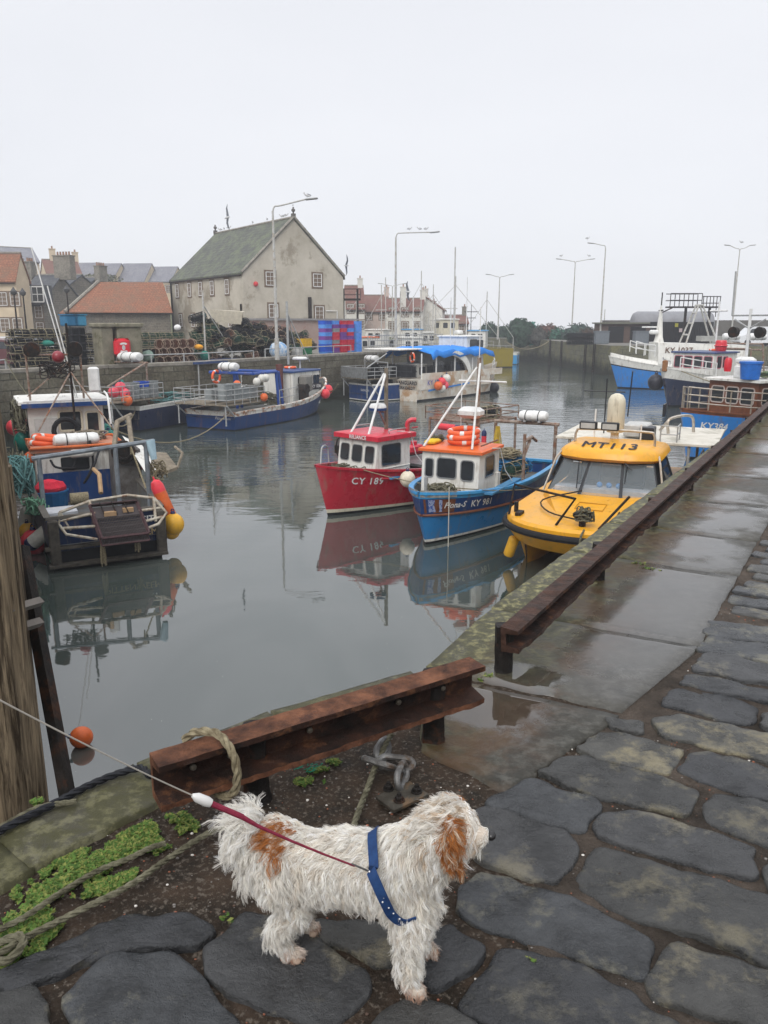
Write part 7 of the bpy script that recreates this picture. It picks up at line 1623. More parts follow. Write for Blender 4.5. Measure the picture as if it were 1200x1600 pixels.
# after canopy
q = MB(); q.box((-2.95, .25, z1 + .18), (3.5, 4.0, .07), bev=.01); q.build('canopy', M('canopy_cream', (.62, .59, .52), (.5, .47, .4), rough=.55, scale=1.5, c3=(.36, .34, .28), s3=1.4, bump=.2), b)
tubes(b, 'canopy_post', [[(x, y, .9), (x, y, z1 + .16)] for x in (-4.1, -1.3) for y in (-1.4, 1.6)], .04, GAL)
rails(b, [(-4.4, 1.75, 1.0), (-3, 1.75, 1.0), (-1.4, 1.75, 1.0)], .7, 3, .02)
q = MB(); q.box((-1.9, .25, z1 + .42), (.8, .62, .34), bev=.04); q.build('roof_locker', M('grey_locker', (.5, .5, .48)), b); q = MB(); q.box((-1.5, .56, z1 + .40), (.5, .35, .32), bev=.02); q.build('roof_box', frm, b)
rails(b, [(-1.3, .9, z1 + .2), (-1.3, 1.3, z1 + .2), (-1.9, 1.3, z1 + .2)], .42, 2, .018); tubes(b, 'aerial', [[(-1.0, -.7, z1 + .2), (-1.0, -.7, z1 + 1.0)], [(-.7, .5, z1 + .2), (-.7, .5, z1 + .7)]], .02, WHITE)
tubes(b, 'light_mast', [[(-2.3, -.7, z1 + .2), (-2.3, -.7, z1 + 1.7)], [(-2.3, -1.3, z1 + 1.35), (-2.3, -.2, z1 + 1.35)], [(-2.3, -.1, z1 + .7), (-2.3, -.05, z1 + 1.9)]], .018, frm)
tubes(b, 'arch', [smoothpath([(-3.0, .9, z1 + .2), (-3.0, .9, z1 + .6), (-3.6, 1.4, z1 + .65), (-3.6, 1.5, z1 + .2)], 5), [(-3.6, .6, z1 + .2), (-3.2, .9, z1 + .6)]], .04, M('steel_bar', (0,)*3)); q = MB(); q.box((-3.5, .7, z1 + .8), (.5, .05, .34)); q.build('seat_back', frm, b)
# bow fittings
tubes(b, 'bow_rail', [[(3.5, -1.55, 1.15), (3.15, -1.55, 1.75), (3.9, -.05, 1.72), (4.2, -.35, 1.2)], [(4.15, .5, 1.2), (3.5, .95, 1.78)], ], .028, DARKI)
q = MB(); q.tube([(4.05, .15, 1.2), (4.05, .15, 1.45)], .07, 8); q.box((4.0, .15, 1.42), (.16, .4, .1), bev=.02); q.build('samson_post', DARKI, b); tangle(b, (4.02, .18, 1.3), (.18, .2, .28), 16, ROPEG, .018, 'rope_coil', 9)
tubes(b, 'deck_line', [smoothpath([(4.0, .1, 1.3), (3.4, -.7, 1.27), (2.4, -1.1, 1.3), (1.6, -.4, 1.42)], 4), [(3.0, .7, 1.32), (3.9, .7, 1.25)]], .018, DARKI, 5)
q = MB(); q.box((3.55, -1.3, 1.2), (.3, .12, .1)); q.tube([(3.3, -1.45, 1.15), (3.3, -1.45, 1.4)], .05, 6); q.build('cleat', DARKI, b)
q = MB(); p_ = w2(b, (4.45, .25, 1.15)); q.tube(smoothpath([p_ + Vector((.05, .1, .05)), p_ + Vector((-.08, -.15, -.1)), p_ + Vector((-.1, -.2, -.9)), p_ + Vector((-.15, -.25, -1.3))], 5), .022, 6); tag(q.build('mooring_rope', ROPEG), 'grey warp hanging from the yellow boat bow beside the quay', 'rope')
f_ = buoy(w2(b, (3.4, -1.5, .4)), .12, 'yellow', 'small yellow fender at the left bow of the yellow boat', 'fender', 0, .3, band='yellow', L_=.5)

# ---- far boats by their waterline
def along_boat(pa, pb, B, L_=None, rake=.5, port=False):
    """pa = visible stern corner, pb = stem at the waterline, both as picture points on the water"""
    A_, B_ = G(*pa, WZ), G(*pb, WZ); sgn = -1 if port else 1
    d = (B_ - A_); ang = math.atan2(d.y, d.x) - sgn * math.asin(min(.9, (B / 2 * .8) / d.length)) * -1 * -1
    h = Vector((math.cos(ang), math.sin(ang), 0)); L_ = L_ or (d.length + rake); c = B_ - h * (L_ / 2 - rake); return (c.x, c.y, WZ), ang, L_
def frame_shelf(b, x0, x1, w, z, mat=GAL, h=.75, creels=0, lab='', grp='', posts=True, kinds=('B',), cols=('b',)):
    y = w / 2; q = MB(); q.box(((x0 + x1) / 2, 0, z), (x1 - x0, w, .06)); q.build('stern_shelf', OLDW, b)
    n = max(2, int((x1 - x0) / .6)); P = []
    for i in range(n + 1): P.append((x0 + (x1 - x0) * i / n, -y, z))
    for i in range(1, 6): P.append((x1, -y + w * i / 5, z))
    P2 = [(x0, -y + w * i / 5, z) for i in range(6)] + [(x0 + (x1 - x0) * i / n, y, z) for i in range(1, n + 1)]
    rails(b, P, h, 3, .022, mat, 'shelf_rail'); rails(b, P2, h, 3, .022, mat, 'shelf_rail')
    if posts: tubes(b, 'shelf_leg', [[(x0 + .1, s_ * y * .9, .3), (x0 + .1, s_ * y * .9, z)] for s_ in (-1, 1)] + [[(x0 + 1.2, s_ * y * .9, .3), (x0, s_ * y, z)] for s_ in (-1, 1)], .04, mat)
    for k in range(creels):
        i, j = k % 3, k // 3; creel(random.choice(kinds), random.choice(cols), lab, grp, w2(b, (x0 + .5 + i * .85, -y + .35 + (j % 3) * .6, z + .05 + (j // 3) * .37)), b.rotation_euler.z + PI / 2 * 0, sc=1)
# boat 2: Bold Venture
BWd = 3.6; loc, rz, L_ = along_boat((367, 673), (496, 641), BWd, rake=.8)
L_ = max(L_, 9.0)
H = Hull(L_, BWd, 1.95, .95, .9, rake=.9, full=2.3, flare=.5, ws=.9)
SBL = paint('boat_stern_blue', (.006, .035, .13), dirt=(.12, .05, .03)); RUSTW = M('rusty_white', (.62, .60, .55), (.30, .14, .07), rough=.6, scale=3, lo=.4, hi=.52)
b = make_boat('fishing_boat', 'dark blue fishing boat with rusty gunwale and white forward wheelhouse by the far wall', loc, rz, H, None, [(.06, BLKP), (.78, SBL), (1, RUSTW)], deckz=.6); B2_ = b; LL = L_ / 2
cabin(b, LL * .10, LL * .62, 2.0, .6, 2.5, WP, M('roof_navy', (.03, .07, .2), rough=.4), rake=.05, fw=[(-.6, 2.0, .4, .5), (0, 2.0, .4, .5), (.6, 2.0, .4, .5)], sw=[(LL * .44, 2.0, .3, .5), (LL * .52, 2.0, .3, .5), (LL * .58, 2.0, .25, .5), (LL * .24, 2.05, .4, .35)], over=.08)
q = MB(); p = H.pt(.80, H.sheer(.8) * .95, -1, .03); q.box((p.x - .3, p.y + .3, 1.62), (1.1, .04, .36)); q.build('name_board', LETD, b); text_on('lettering', 'KY 1036', .26, (p.x - .3, p.y + .27, 1.62), (1, 0, 0), (0, 0, 1), LETT, b, bold=.004)
text_on('lettering', 'Bold Venture', .24, (-LL - .015, -.8, .85), (0, -1, 0), (0, 0, 1), LETT, b, shear=.3); text_on('lettering', 'Pittenweem', .2, (-LL - .015, -.8, .58), (0, -1, 0), (0, 0, 1), LETT, b, shear=.3)
tubes(b, 'mast', [[(LL * .3, 0, 2.9), (LL * .3, 0, 6.4)]], .07, GAL); tubes(b, 'mast_stay', [[(LL * .3, 0, 5.8), (LL * .6, .4, 3.0)], [(LL * .3, 0, 5.8), (LL * .6, -.4, 3.0)]], .03, GAL)
tubes(b, 'exhaust', [[(LL * .0, -.5, .6), (LL * .0, -.5, 3.0)]], .2, M('exhaust_rust', (.13, .05, .045), rough=.7, scale=6)); radar(b, (LL * .52, 0, 3.1), .45, .2); tubes(b, 'radar_post', [[(LL * .52, 0, 2.5), (LL * .52, 0, 3.1)]], .05, WHITE)
lifering(w2(b, (LL * .36, .1, 2.72)), 0, rz, 'orange lifebuoy on the white wheelhouse roof of the dark blue boat'); tubes(b, 'net_drum', [[(LL * .2, -1.1, 1.6), (LL * .2, -1.6, 1.6)], [(LL * .2, -1.35, .9), (LL * .2, -1.35, 1.6)]], .3, DARKI)
q = MB(); q.box((LL * .26, -1.3, 1.9), (.8, .5, .9), bev=.08); q.build('hauler', M('hauler_metal', (.2, .19, .17), rough=.5, scale=8), b)
rails(b, [H.pt(t, H.sheer(t), -1, -.1) for t in (.34, .42, .50)], .8, 2, .02); rails(b, [H.pt(t, H.sheer(t), s_, -.08) for t, s_ in ((.86, 1), (.93, 1), (.985, 1))], .6, 2, .02)
frame_shelf(b, -LL - .7, -LL + 2.4, 3.3, 1.3, creels=0); 
tubes(b, 'blue_frame', [[(-1.4, s_ * 1.4, .6), (-1.6, s_ * 1.4, 2.7)] for s_ in (-1, 1)] + [[(-1.0, s_ * 1.4, .6), (-1.4, s_ * 1.4, 2.7)] for s_ in (-1, 1)] + [[(-1.6, -1.5, 2.7), (-1.6, 1.5, 2.7)], [(-3.6, 1.4, 2.7), (-1.5, 1.4, 2.7)], [(-3.6, -1.4, 2.7), (-3.6, 1.4, 2.7)], [(-3.6, -1.4, 2.7), (-1.6, -1.4, 2.7)]], .08, paint('frame_blue', (.02, .07, .3)))
liferaft(w2(b, (-3.4, .3, 2.78)), rz + PI / 2, 'white liferaft on the blue frame of the dark blue boat'); lifering(w2(b, (-LL + 1.6, .8, 2.5)), PI / 2, rz, 'orange lifebuoy hung above the stern cage of the dark blue boat')
for k in range(10): fishbox(w2(b, (-LL - .2 + (k % 4) * .68, -1.2, 1.5 + (k // 4) * .27)), rz, 'grey', 'grey fish box in the stern cage of the dark blue boat', 'grey boxes in the dark blue boat cage', (.62, .45, .26))
for k in range(6): fishbox(w2(b, (-LL + .0 + (k % 3) * .7, -.2, 1.5 + (k // 3) * .27)), rz, 'grey', 'grey fish box in the stern cage of the dark blue boat', 'grey boxes in the dark blue boat cage', (.62, .45, .26))
for k, (x, y, z, c, lb) in enumerate(((-LL + 1.9, -1.55, 2.3, 'white', 'left one of three white floats on the dark blue boat cage'), (-LL + 2.25, -1.6, 2.45, 'white', 'middle one of three white floats on the dark blue boat cage'), (-LL + 2.6, -1.6, 2.45, 'white', 'right one of three white floats on the dark blue boat cage'), (-LL + 2.2, -1.75, 1.5, 'orange', 'orange float hung below the white floats on the dark blue boat'), (-LL + 1.0, -1.0, 2.2, 'orange', 'orange float lying in the stern cage of the dark blue boat'))): buoy(w2(b, (x, y, z)), .2, c, lb)
for t, lb in ((.80, 'left of two red fenders at the bow of the dark blue boat'), (.875, 'right of two red fenders at the bow of the dark blue boat')): p = H.pt(t, H.sheer(t) - .25, -1, .25); buoy(w2(b, p), .28, 'red', lb, cat='fender')
tangle(b, (-1.0, 0, .9), (1.2, 1.2, .6), 40, ROPEG, .025, 'rope_pile', 61); tangle(b, (LL * .72, 0, 1.3), (.8, .7, .5), 24, ROPE, .025, 'rope_pile', 62)
# boat 3 behind it
off = Vector((-math.sin(rz), math.cos(rz), 0)); p3 = Vector(loc) + off * 4.1 - Vector((math.cos(rz), math.sin(rz), 0)) * 1.8
L3 = 12.0; H = Hull(L3, 3.4, 2.2, 1.3, 1.2, rake=.9, full=2.3, flare=.5, ws=.9)
b = make_boat('fishing_boat', 'white and navy fishing boat with navy cabin roof between the wall and dark blue boat', (p3.x, p3.y, WZ), rz + .03, H, None, [(.06, BLKP), (.86, NAVY), (1, WP)], deckz=.6); B3_ = b; rz3 = b.rotation_euler.z
cabin(b, 1.3, 4.0, 2.3, .6, 3.05, WP, paint('roof_navy2', (.03, .06, .16)), rake=.2, fw=[(-.7, 2.45, .5, .55), (0, 2.45, .5, .55), (.7, 2.45, .5, .55)], sw=[(3.4, 2.45, .38, .6), (2.8, 2.45, .38, .6), (2.2, 2.45, .38, .6)], over=.1); q = MB(); q.box((.0, 0, 3.1), (2.3, 2.6, .12)); q.build('awning', paint('roof_navy2', (0,)*3), b); tubes(b, 'awning_post', [[(-1.0, s_ * 1.2, .6), (-1.0, s_ * 1.2, 3.1)] for s_ in (-1, 1)], .04)
rails(b, [H.pt(t, H.sheer(t), -1, -.1) for t in (.72, .78, .84, .9)], .9, 3, .02, WHITE); tubes(b, 'mast', [[(1.2, 0, 3.1), (1.2, 0, 7.0)]], .05, WPOST); tubes(b, 'derrick', [[(1.2, 0, 6.2), (4.2, .2, 3.3)]], .035, WPOST)
frame_shelf(b, -L3 / 2 - 1.9, -L3 / 2 + 1.6, 3.3, 1.55)
tubes(b, 'a_frame', [[(-L3 / 2 - 1.8, 1.3, 2.3), (-L3 / 2 + .9, 1.3, 3.3)], [(-L3 / 2 - 1.8, -1.3, 2.3), (-L3 / 2 + .9, -1.3, 3.3)], [(-L3 / 2 + .9, -1.4, 3.3), (-L3 / 2 + .9, 1.4, 3.3)], [(-L3 / 2 + .9, -1.3, .6), (-L3 / 2 + .9, -1.3, 3.3)], [(-L3 / 2 + .9, 1.3, .6), (-L3 / 2 + .9, 1.3, 3.3)]], .05, RTUBE)
liferaft(w2(b, (-L3 / 2 + .9, -.3, 3.34)), rz3 + PI / 2, 'white liferaft high on the stern frame nearest the stone pillar', L_=1.3, r=.28)
for k in range(9): fishbox(w2(b, (-L3 / 2 - .1 + (k % 3) * .66, -1.2, 1.6 + (k // 3) * .27)), rz3, 'grey' if k < 6 else ('blue' if k == 7 else 'grey'), '%s fish box in the left stern cage' % ('grey' if k != 7 else 'blue'), 'boxes in the left stern cage' if k != 7 else None, (.62, .45, .26))
for k, (x, y, z, c, lb) in enumerate(((-L3 / 2 - 1.1, -1.0, 2.0, 'pink', 'lower left pink float in the left stern cage'), (-L3 / 2 - .75, -1.1, 2.2, 'pink', 'topmost pink float in the left stern cage'), (-L3 / 2 - .7, -1.3, 1.9, 'pink', 'lower right pink float in the left stern cage'), (-L3 / 2 - .8, -1.5, 1.6, 'orange', 'orange float below the pink ones in the left stern cage'), (-L3 / 2 - .2, -.6, 2.35, 'green', 'teal float behind the boxes in the left stern cage'))): buoy(w2(b, (x, y, z)), .26 if c != 'green' else .18, c, lb)
q = MB(); q.box((0, 0, .08), (1.5, .9, .2), bev=.04); o = q.build('floating_box', M('float_box_blue', (.02, .12, .5), rough=.4)); o.location = G(212, 664, WZ + .02); o.rotation_euler.z = .1; tag(o, 'bright blue box floating beside the left stern cage', 'float')
tangle(B3_, (-1.8, 0, .9), (1.8, 1.2, .8), 50, M('net_teal', (.14, .30, .30), (.08, .16, .15), rough=.8), .03, 'net_pile', 63)
for k in range(6): creel('D', 'bgn'[k % 3], 'creel on the midship deck between the two caged sterns and the wall', 'creels on the boat nearest the wall', w2(B3_, (-3.4 + (k % 3) * .8, -.6 + (k // 3) * .8, .65)), rz3, sc=1.0)
# boat 4: small blue with grey creel box
A4 = G(545, 632, WZ); L4 = 7.5; a4 = R(38); h4 = Vector((math.cos(a4), math.sin(a4), 0)); c4 = G(532, 626, WZ) + h4 * 4.2 + Vector((1.0, -.4, 0))
H = Hull(L4, 2.9, 1.8, 1.15, 1.15, rake=.6, ws=.92)
b = make_boat('fishing_boat', 'small blue boat with a grey creel cage on its stern beside the white catamaran', (c4.x, c4.y, WZ), a4, H, None, [(.05, BLKP), (.1, WP), (.93, NAVB), (1, WP)], deckz=.5)
frame_shelf(b, -L4 / 2 - .5, -L4 / 2 + 2.0, 3.0, 1.55, creels=9, lab='creel in the grey cage of the small blue boat', grp='creels in the grey cage', kinds=('B', 'D'), cols=('b',))
q = MB(); q.box((-L4 / 2 - .52, 0, 1.95), (.04, 3.0, .7)); q.build('cage_panel', M('cage_grey', (.2, .21, .21), (.12, .12, .12)), b)
text_on('lettering', 'SARACEN', .22, (-L4 / 2 - .02, -.6, .75), (0, -1, 0), (0, 0, 1), LETT, b)
cabin(b, .3, 2.0, 1.9, .5, 2.3, WP, WP, fw=[(-.4, 1.9, .6, .5), (.4, 1.9, .6, .5)], sw=[(1.2, 1.9, .8, .5)]); liferaft(w2(b, (-L4 / 2 + 1.4, .5, 2.6)), a4 + PI / 2, 'white liferaft above the grey creel cage', L_=1.2); tubes(b, 'cage_arm', [[(-L4 / 2 - .3, -1.2, 2.3), (-L4 / 2 + 1.4, -1.2, 3.2)], [(-L4 / 2 + 1.4, -1.3, 2.6), (-L4 / 2 + 1.4, 1.4, 2.6)], [(-L4 / 2 + 1.4, 1.3, .5), (-L4 / 2 + 1.4, 1.3, 2.6)], [(-L4 / 2 + 1.4, -1.3, .5), (-L4 / 2 + 1.4, -1.3, 2.6)]], .04)
# boat 5: the big white catamaran
A5 = G(653, 628, WZ); B5 = G(597, 623, WZ); C5 = G(783, 613, WZ); d5 = (C5 - A5); a5 = math.atan2(d5.y, d5.x); L5 = min(14.0, d5.length + .6); h5 = Vector((math.cos(a5), math.sin(a5), 0)); n5 = Vector((-h5.y, h5.x, 0)); W5 = 4.3; c5 = A5 + h5 * L5 / 2 + n5 * W5 / 2
b = thing('fishing_boat', 'large white catamaran fishing boat VANGUARD with a bright blue canopy', 'boat', (c5.x, c5.y, WZ), a5); BV = b
WRU = M('white_rust_hull', (.66, .64, .58), (.5, .42, .32), rough=.45, scale=1.5, c3=(.42, .26, .14), s3=.8)
for s_ in (-1, 1):
    Hh = Hull(L5, 1.7, 2.3, 1.5, 1.5, rake=.7, full=2.4, ws=.95, flare=.4); N_ = 24; q = MB(); vs = []
    zs_ = (-.4, 0, .12, .5, 1.0); W_ = 6
    for sd2 in (1, -1):
        vs = []
        for i in range(N_ + 1):
            t = i / N_
            for z in zs_: vs.append(Hh.pt(t, z, sd2) + Vector((0, s_ * (W5 / 2 - .85), 0)))
            vs.append(Hh.pt(t, Hh.sheer(t), sd2) + Vector((0, s_ * (W5 / 2 - .85), 0)))
        k0 = len(q.v); q.v += [tuple(v) for v in vs]
        for i in range(N_):
            for j in range(5): a_ = k0 + i * 6 + j; q.f.append([a_, a_ + 1, a_ + 7, a_ + 6]); q.m.append(1 if j == 0 or j == 1 else 0)
    for j in range(5): q.f.append([j, j + 1, (N_ + 1) * 6 + j + 1, (N_ + 1) * 6 + j]); q.m.append(0)
    q.build('hull', [WRU, BLKP], b, smooth=True)
q = MB(); vs = []
for (k, z) in ((1, .75), (1, 1.45)): vs += [(x, y, z) for x, y in ((-L5 / 2, -W5 / 2 + .03), (L5 * .3, -W5 / 2 + .03), (L5 * .45, -W5 * .3), (L5 * .45, W5 * .3), (L5 * .3, W5 / 2 - .03), (-L5 / 2, W5 / 2 - .03))]
q.add(vs, [tuple(range(5, -1, -1)), tuple(range(6, 12))] + [(i, (i + 1) % 6, 6 + (i + 1) % 6, 6 + i) for i in range(6)]); q.build('bridge_deck', WRU, b)
text_on('lettering', 'VANGUARD', .34, (-L5 / 2 - .03, -1.15, 1.22), (0, -1, 0), (0, 0, 1), LETD, b, bold=.008); text_on('lettering', 'KIRKCALDY', .28, (-L5 / 2 - .03, -1.15, .88), (0, -1, 0), (0, 0, 1), LETD, b, bold=.006)
q = MB(); q.box((-L5 / 2 - .02, .55, .95), (.04, .9, .9)); q.build('stern_door', frm, b)
text_on('lettering', 'KY 19', .5, (-L5 * .35, -W5 / 2 - .03, 1.2), (1, 0, 0), (0, 0, 1), M('letter_blue', (.04, .08, .4)), b)
q = MB(); q.add([(-L5 * .40, -W5 / 2 - .03, .62), (L5 * .05, -W5 / 2 - .03, .92), (L5 * .05, -W5 / 2 - .03, 1.02), (-L5 * .40, -W5 / 2 - .03, .75)], [(0, 1, 2, 3)]); q.build('blue_stripe', MIDB, b)
q = MB(); q.box((0, -W5 / 2 + .06, 1.65), (L5 * .9, .1, .45)); q.box((-1.0, W5 / 2 - .06, 1.65), (L5 * .9, .1, .45)); q.build('bulwark', WRU, b)
TARP = M('blue_tarp', (.03, .24, .72), (.02, .18, .58), rough=.6, scale=2, bump=.3, bscale=6)
q = MB(); xs = (-L5 * .36, L5 * .34); nx = 12; vs = []
for i in range(nx + 1):
    x = xs[0] + (xs[1] - xs[0]) * i / nx
    for (y, z) in ((-W5 / 2 - .1, 2.95), (-W5 / 2 + .1, 3.35), (-W5 * .25, 3.55), (0, 3.62), (W5 * .25, 3.55), (W5 / 2 - .1, 3.35), (W5 / 2, 2.95)): vs.append((x, y, z + .05 * math.sin(i * 2.1) * abs(y) - (.2 if i in (0, nx) else 0)))
q.add(vs, [(i * 7 + j, i * 7 + j + 1, i * 7 + 8 + j, i * 7 + 7 + j) for i in range(nx) for j in range(6)]); o = q.build('blue_canopy', TARP, b, smooth=True); md = o.modifiers.new('s', 'SOLIDIFY'); md.thickness = .05
q = MB(); q.box((-L5 * .44, .6, 3.45), (2.6, 3.2, .1), bev=.03); q.build('white_canopy', WP, b)
tubes(b, 'canopy_post', [[(x, s_ * (W5 / 2 - .15), 1.5), (x, s_ * (W5 / 2 - .15), 3.2)] for x in (-L5 * .45, -L5 * .3, -L5 * .1, L5 * .1) for s_ in (-1, 1)], .05, WHITE)
q = MB(); vs = []                               # swept white arch
for i in range(9): t = PI / 2 * i / 8; x = -1.3 + 2.0 * math.sin(t); z = 1.6 + 1.7 * math.cos(t); vs += [(x, -W5 / 2 - .04, z), (x - .35 - .25 * math.cos(t), -W5 / 2 - .04, z - .35 * math.sin(t) * 0 - .3 * math.cos(t)), (x, -W5 / 2 + .12, z), (x - .35 - .25 * math.cos(t), -W5 / 2 + .12, z - .3 * math.cos(t))]
q.add(vs, [(i * 4, i * 4 + 1, i * 4 + 5, i * 4 + 4) for i in range(8)] + [(i * 4 + 2, i * 4 + 3, i * 4 + 7, i * 4 + 6) for i in range(8)] + [(i * 4, i * 4 + 2, i * 4 + 6, i * 4 + 4) for i in range(8)]); q.build('side_arch', WP, b)
cabin(b, L5 * .12, L5 * .34, 2.6, 1.45, 4.2, WP, WP, rake=.5, fw=[(-.8, 3.7, .6, .6), (0, 3.7, .6, .6), (.8, 3.7, .6, .6)], sw=[(L5 * .2, 3.7, .9, .6), (L5 * .28, 3.7, .7, .5)], over=.1)
q = MB(); q.box((-L5 * .12, 0, 2.3), (2.6, 2.4, 1.8)); q.build('deckhouse', M('deckhouse_grey', (.3, .3, .28)), b)
for k, (x, w_, h_) in enumerate(((-L5 * .26, 1.1, 1.0), (-L5 * .06, 1.4, .9))): q = MB(); q.box((x, -W5 / 2 + .3, 2.1), (w_, .08, h_)); q.build('side_window', GLASS, b)
for t_ in (-.38, .02, .2): tubes(b, 'aerial', [[(L5 * t_, -.6, 3.5), (L5 * t_, -.6, 8.5 if t_ > .1 else 7.0)]], .03, WHITE)
tubes(b, 'mast', [[(L5 * .13, 0, 4.2), (L5 * .13, 0, 10.6)]], .05, WPOST); radar(b, (L5 * .2, .1, 4.4), .35, .3)
for k in range(8): creel('B', 'b', 'black creel in the rack across the stern of the big white catamaran', 'black creels on the catamaran stern', w2(b, (-L5 / 2 + .3, 1.75 - (k % 4) * .95, 1.6 + (k // 4) * .37)), a5 + PI / 2 * 1.0, sc=1.15)
for k in range(8): creel('B', 'b', 'black creel in the rack along the side of the big white catamaran', 'black creels on the catamaran side', w2(b, (-L5 * .28 + (k % 4) * .95, -W5 / 2 + .5, 1.55 + (k // 4) * .37)), a5, sc=1.1)
for (x, z, c, lb) in ((-L5 * .30, 1.25, 'red', 'upper red float'), (-L5 * .27, 1.0, 'pink', 'lower pink float'), (-L5 * .335, 1.0, 'orange', 'orange float'), (-L5 * .30, .8, 'white', 'low white float'), (-L5 * .25, 1.45, 'white', 'high white float')): buoy(w2(b, (x, -W5 / 2 - .35, z)), .3, c, lb + ' hanging on the side of the big white catamaran')
lifering(w2(b, (-L5 * .42, -.9, 2.9)), PI / 2, a5 + 1.2, 'orange lifebuoy at the stern of the big white catamaran'); buoy(w2(b, (L5 / 2 - .8, -1.6, .35)), .42, 'dark', 'dark grey fender at the bow of the big white catamaran', cat='fender')
rails(b, [(L5 * .34, -W5 / 2 + .1, 1.8), (L5 * .4, -W5 * .42, 1.9), (L5 * .46, -W5 * .3, 2.0)], .6, 2, .025, WHITE)

# ---- right hand side: KY 1037, navy boat, KY384
# blue and white KY1037, bow to the left
A = G(965, 606, WZ); L6 = 13.0; a6 = math.atan2(.10, -1.0) ; h6 = Vector((math.cos(a6), math.sin(a6), 0)); c6 = A - h6 * (L6 / 2 - .9); a6 = math.atan2(h6.y, h6.x)
H = Hull(L6, 4.2, 2.6, 1.6, 1.7, rake=.9, full=2.2, flare=.45)
b = make_boat('fishing_boat', 'bright blue and white fishing boat KY 1037 against the pier wall, bow to the left', (c6.x, c6.y, WZ), a6, H, None, [(.04, BLKP), (.72, MIDB), (.76, BLKP), (1, WP)], deckz=1.2)
q = MB(); vs = []                        # white whaleback
for i in range(9): t = .55 + .44 * i / 8; p = H.pt(t, H.sheer(t), 1); vs += [(p.x, abs(p.y) + .0, p.z), (p.x, abs(p.y) * .9, p.z + .3), (p.x, -abs(p.y) * .9, p.z + .3), (p.x, -abs(p.y), p.z)]
q.add(vs, [(i * 4 + j, i * 4 + j + 1, i * 4 + 5 + j, i * 4 + 4 + j) for i in range(8) for j in range(3)]); q.build('whaleback', WP, b)
q = MB(); q.add([(2.9, 1.8, 2.0), (-3.9, 1.8, 1.9), (-3.9, 1.6, 3.5), (3.0, 1.6, 3.7), (2.9, -1.8, 2.0), (-3.9, -1.8, 1.9), (-3.9, -1.6, 3.5), (3.0, -1.6, 3.7)], [(0, 1, 2, 3), (7, 6, 5, 4), (0, 3, 7, 4), (3, 2, 6, 7), (1, 5, 6, 2)]); q.build('shelter_deck', WP, b)
text_on('lettering', 'KY 1037', .6, (1.4, 1.76, 3.1), (-1, 0, 0), (0, .09, 1), M('letter_brown', (.16, .09, .06)), b, bold=.01)
rails(b, [(4.6, 1.2, 2.9), (4.0, 1.5, 2.7), (3.2, 1.7, 2.6)], .9, 2, .04, WHITE); rails(b, [(4.6, -1.2, 2.9), (4.0, -1.5, 2.7), (3.2, -1.7, 2.6)], .9, 2, .04, WHITE)
q = MB(); q.lathe((2.6, 0, 3.6), [(.45, 0), (.30, .5), (.22, 1.4), (.14, 2.3), (.06, 3.0)], 10); q.build('mast', WP, b, smooth=True); tubes(b, 'mast_spreader', [[(2.6, -.7, 6.2), (2.6, .7, 6.2)], [(2.6, 0, 6.0), (1.8, .3, 6.4)], [(2.6, 0, 4), (2.6, 0, 7.6)]], .05, DARKI)
q = MB(); q.box((3.4, 0, 4.9), (1.2, .12, .12)); q.box((3.1, .3, 4.5), (.7, .5, .35), bev=.1); q.build('floodlights', WHITE, b)
tubes(b, 'gallows', [[(.7, s_ * 1.0, 3.6), (-.2, s_ * .35, 6.6)] for s_ in (-1, 1)] + [[(-1.8, s_ * 1.0, 3.6), (-.5, s_ * .35, 6.6)] for s_ in (-1, 1)] + [[(.5, -.8, 4.3), (.5, .8, 4.3)], [(.2, -.65, 5.2), (.2, .65, 5.2)], [(0, -.5, 6), (0, .5, 6)], [(-.2, -.6, 6.6), (-.5, .6, 6.6)]], .07, WPOST); q = MB(); q.box((-1.2, .4, 4.0), (1.6, 1.4, .4)); q.build('net_drum_cover', M('grey_cover', (.35, .35, .33)), b)
liferaft(w2(b, (-2.6, 1.4, 3.9)), a6, 'white liferaft on the rear of the blue and white KY 1037', L_=1.3, r=.33); liferaft(w2(b, (-4.6, 1.4, 3.9)), a6, 'second white liferaft, right of the first behind KY 1037', L_=1.3, r=.33)
# navy hull, white upper, bow to the lower left
A = G(1043, 636, WZ); L7 = 11.5; av = R(50); h7 = Vector((-math.sin(av), -math.cos(av), 0)); c7 = A - h7 * (L7 / 2 - .8); a7 = math.atan2(h7.y, h7.x)
H = Hull(L7, 4.0, 2.5, 1.7, 1.6, rake=.8, full=2.2, flare=.5); WPS = WP
b = make_boat('fishing_boat', 'navy hulled fishing boat with white wheelhouse and pink rimmed windows', (c7.x, c7.y, WZ), a7, H, None, [(.05, BLKP), (.74, NAVY), (1, WP)], deckz=1.1)
cabin(b, -.6, 2.4, 2.9, 1.1, 3.3, WP, paint('roof_navy2', (0,)*3), rake=.1, fw=[(-1.02, 2.75, .52, .7), (-.34, 2.75, .52, .7), (.34, 2.75, .52, .7), (1.02, 2.75, .52, .7)], sw=[(1.7, 2.75, .55, .7), (.9, 2.75, .6, .65)], frm=M('pink_rim', (.50, .16, .20)), fr_w=.05, over=.12)
rails(b, [H.pt(t, H.sheer(t), 1, -.1) for t in (.7, .78, .86, .93)], .8, 2, .035, WHITE); rails(b, [H.pt(t, H.sheer(t), -1, -.1) for t in (.7, .78, .86, .93)], .8, 2, .035, WHITE)
p = H.pt(1, H.sheer(1), 1); q = MB(); q.box((p.x - .1, 0, p.z + .1), (.25, .3, .7), bev=.05); q.build('anchor_roller', M('rust_light', (.28, .13, .05)), b)
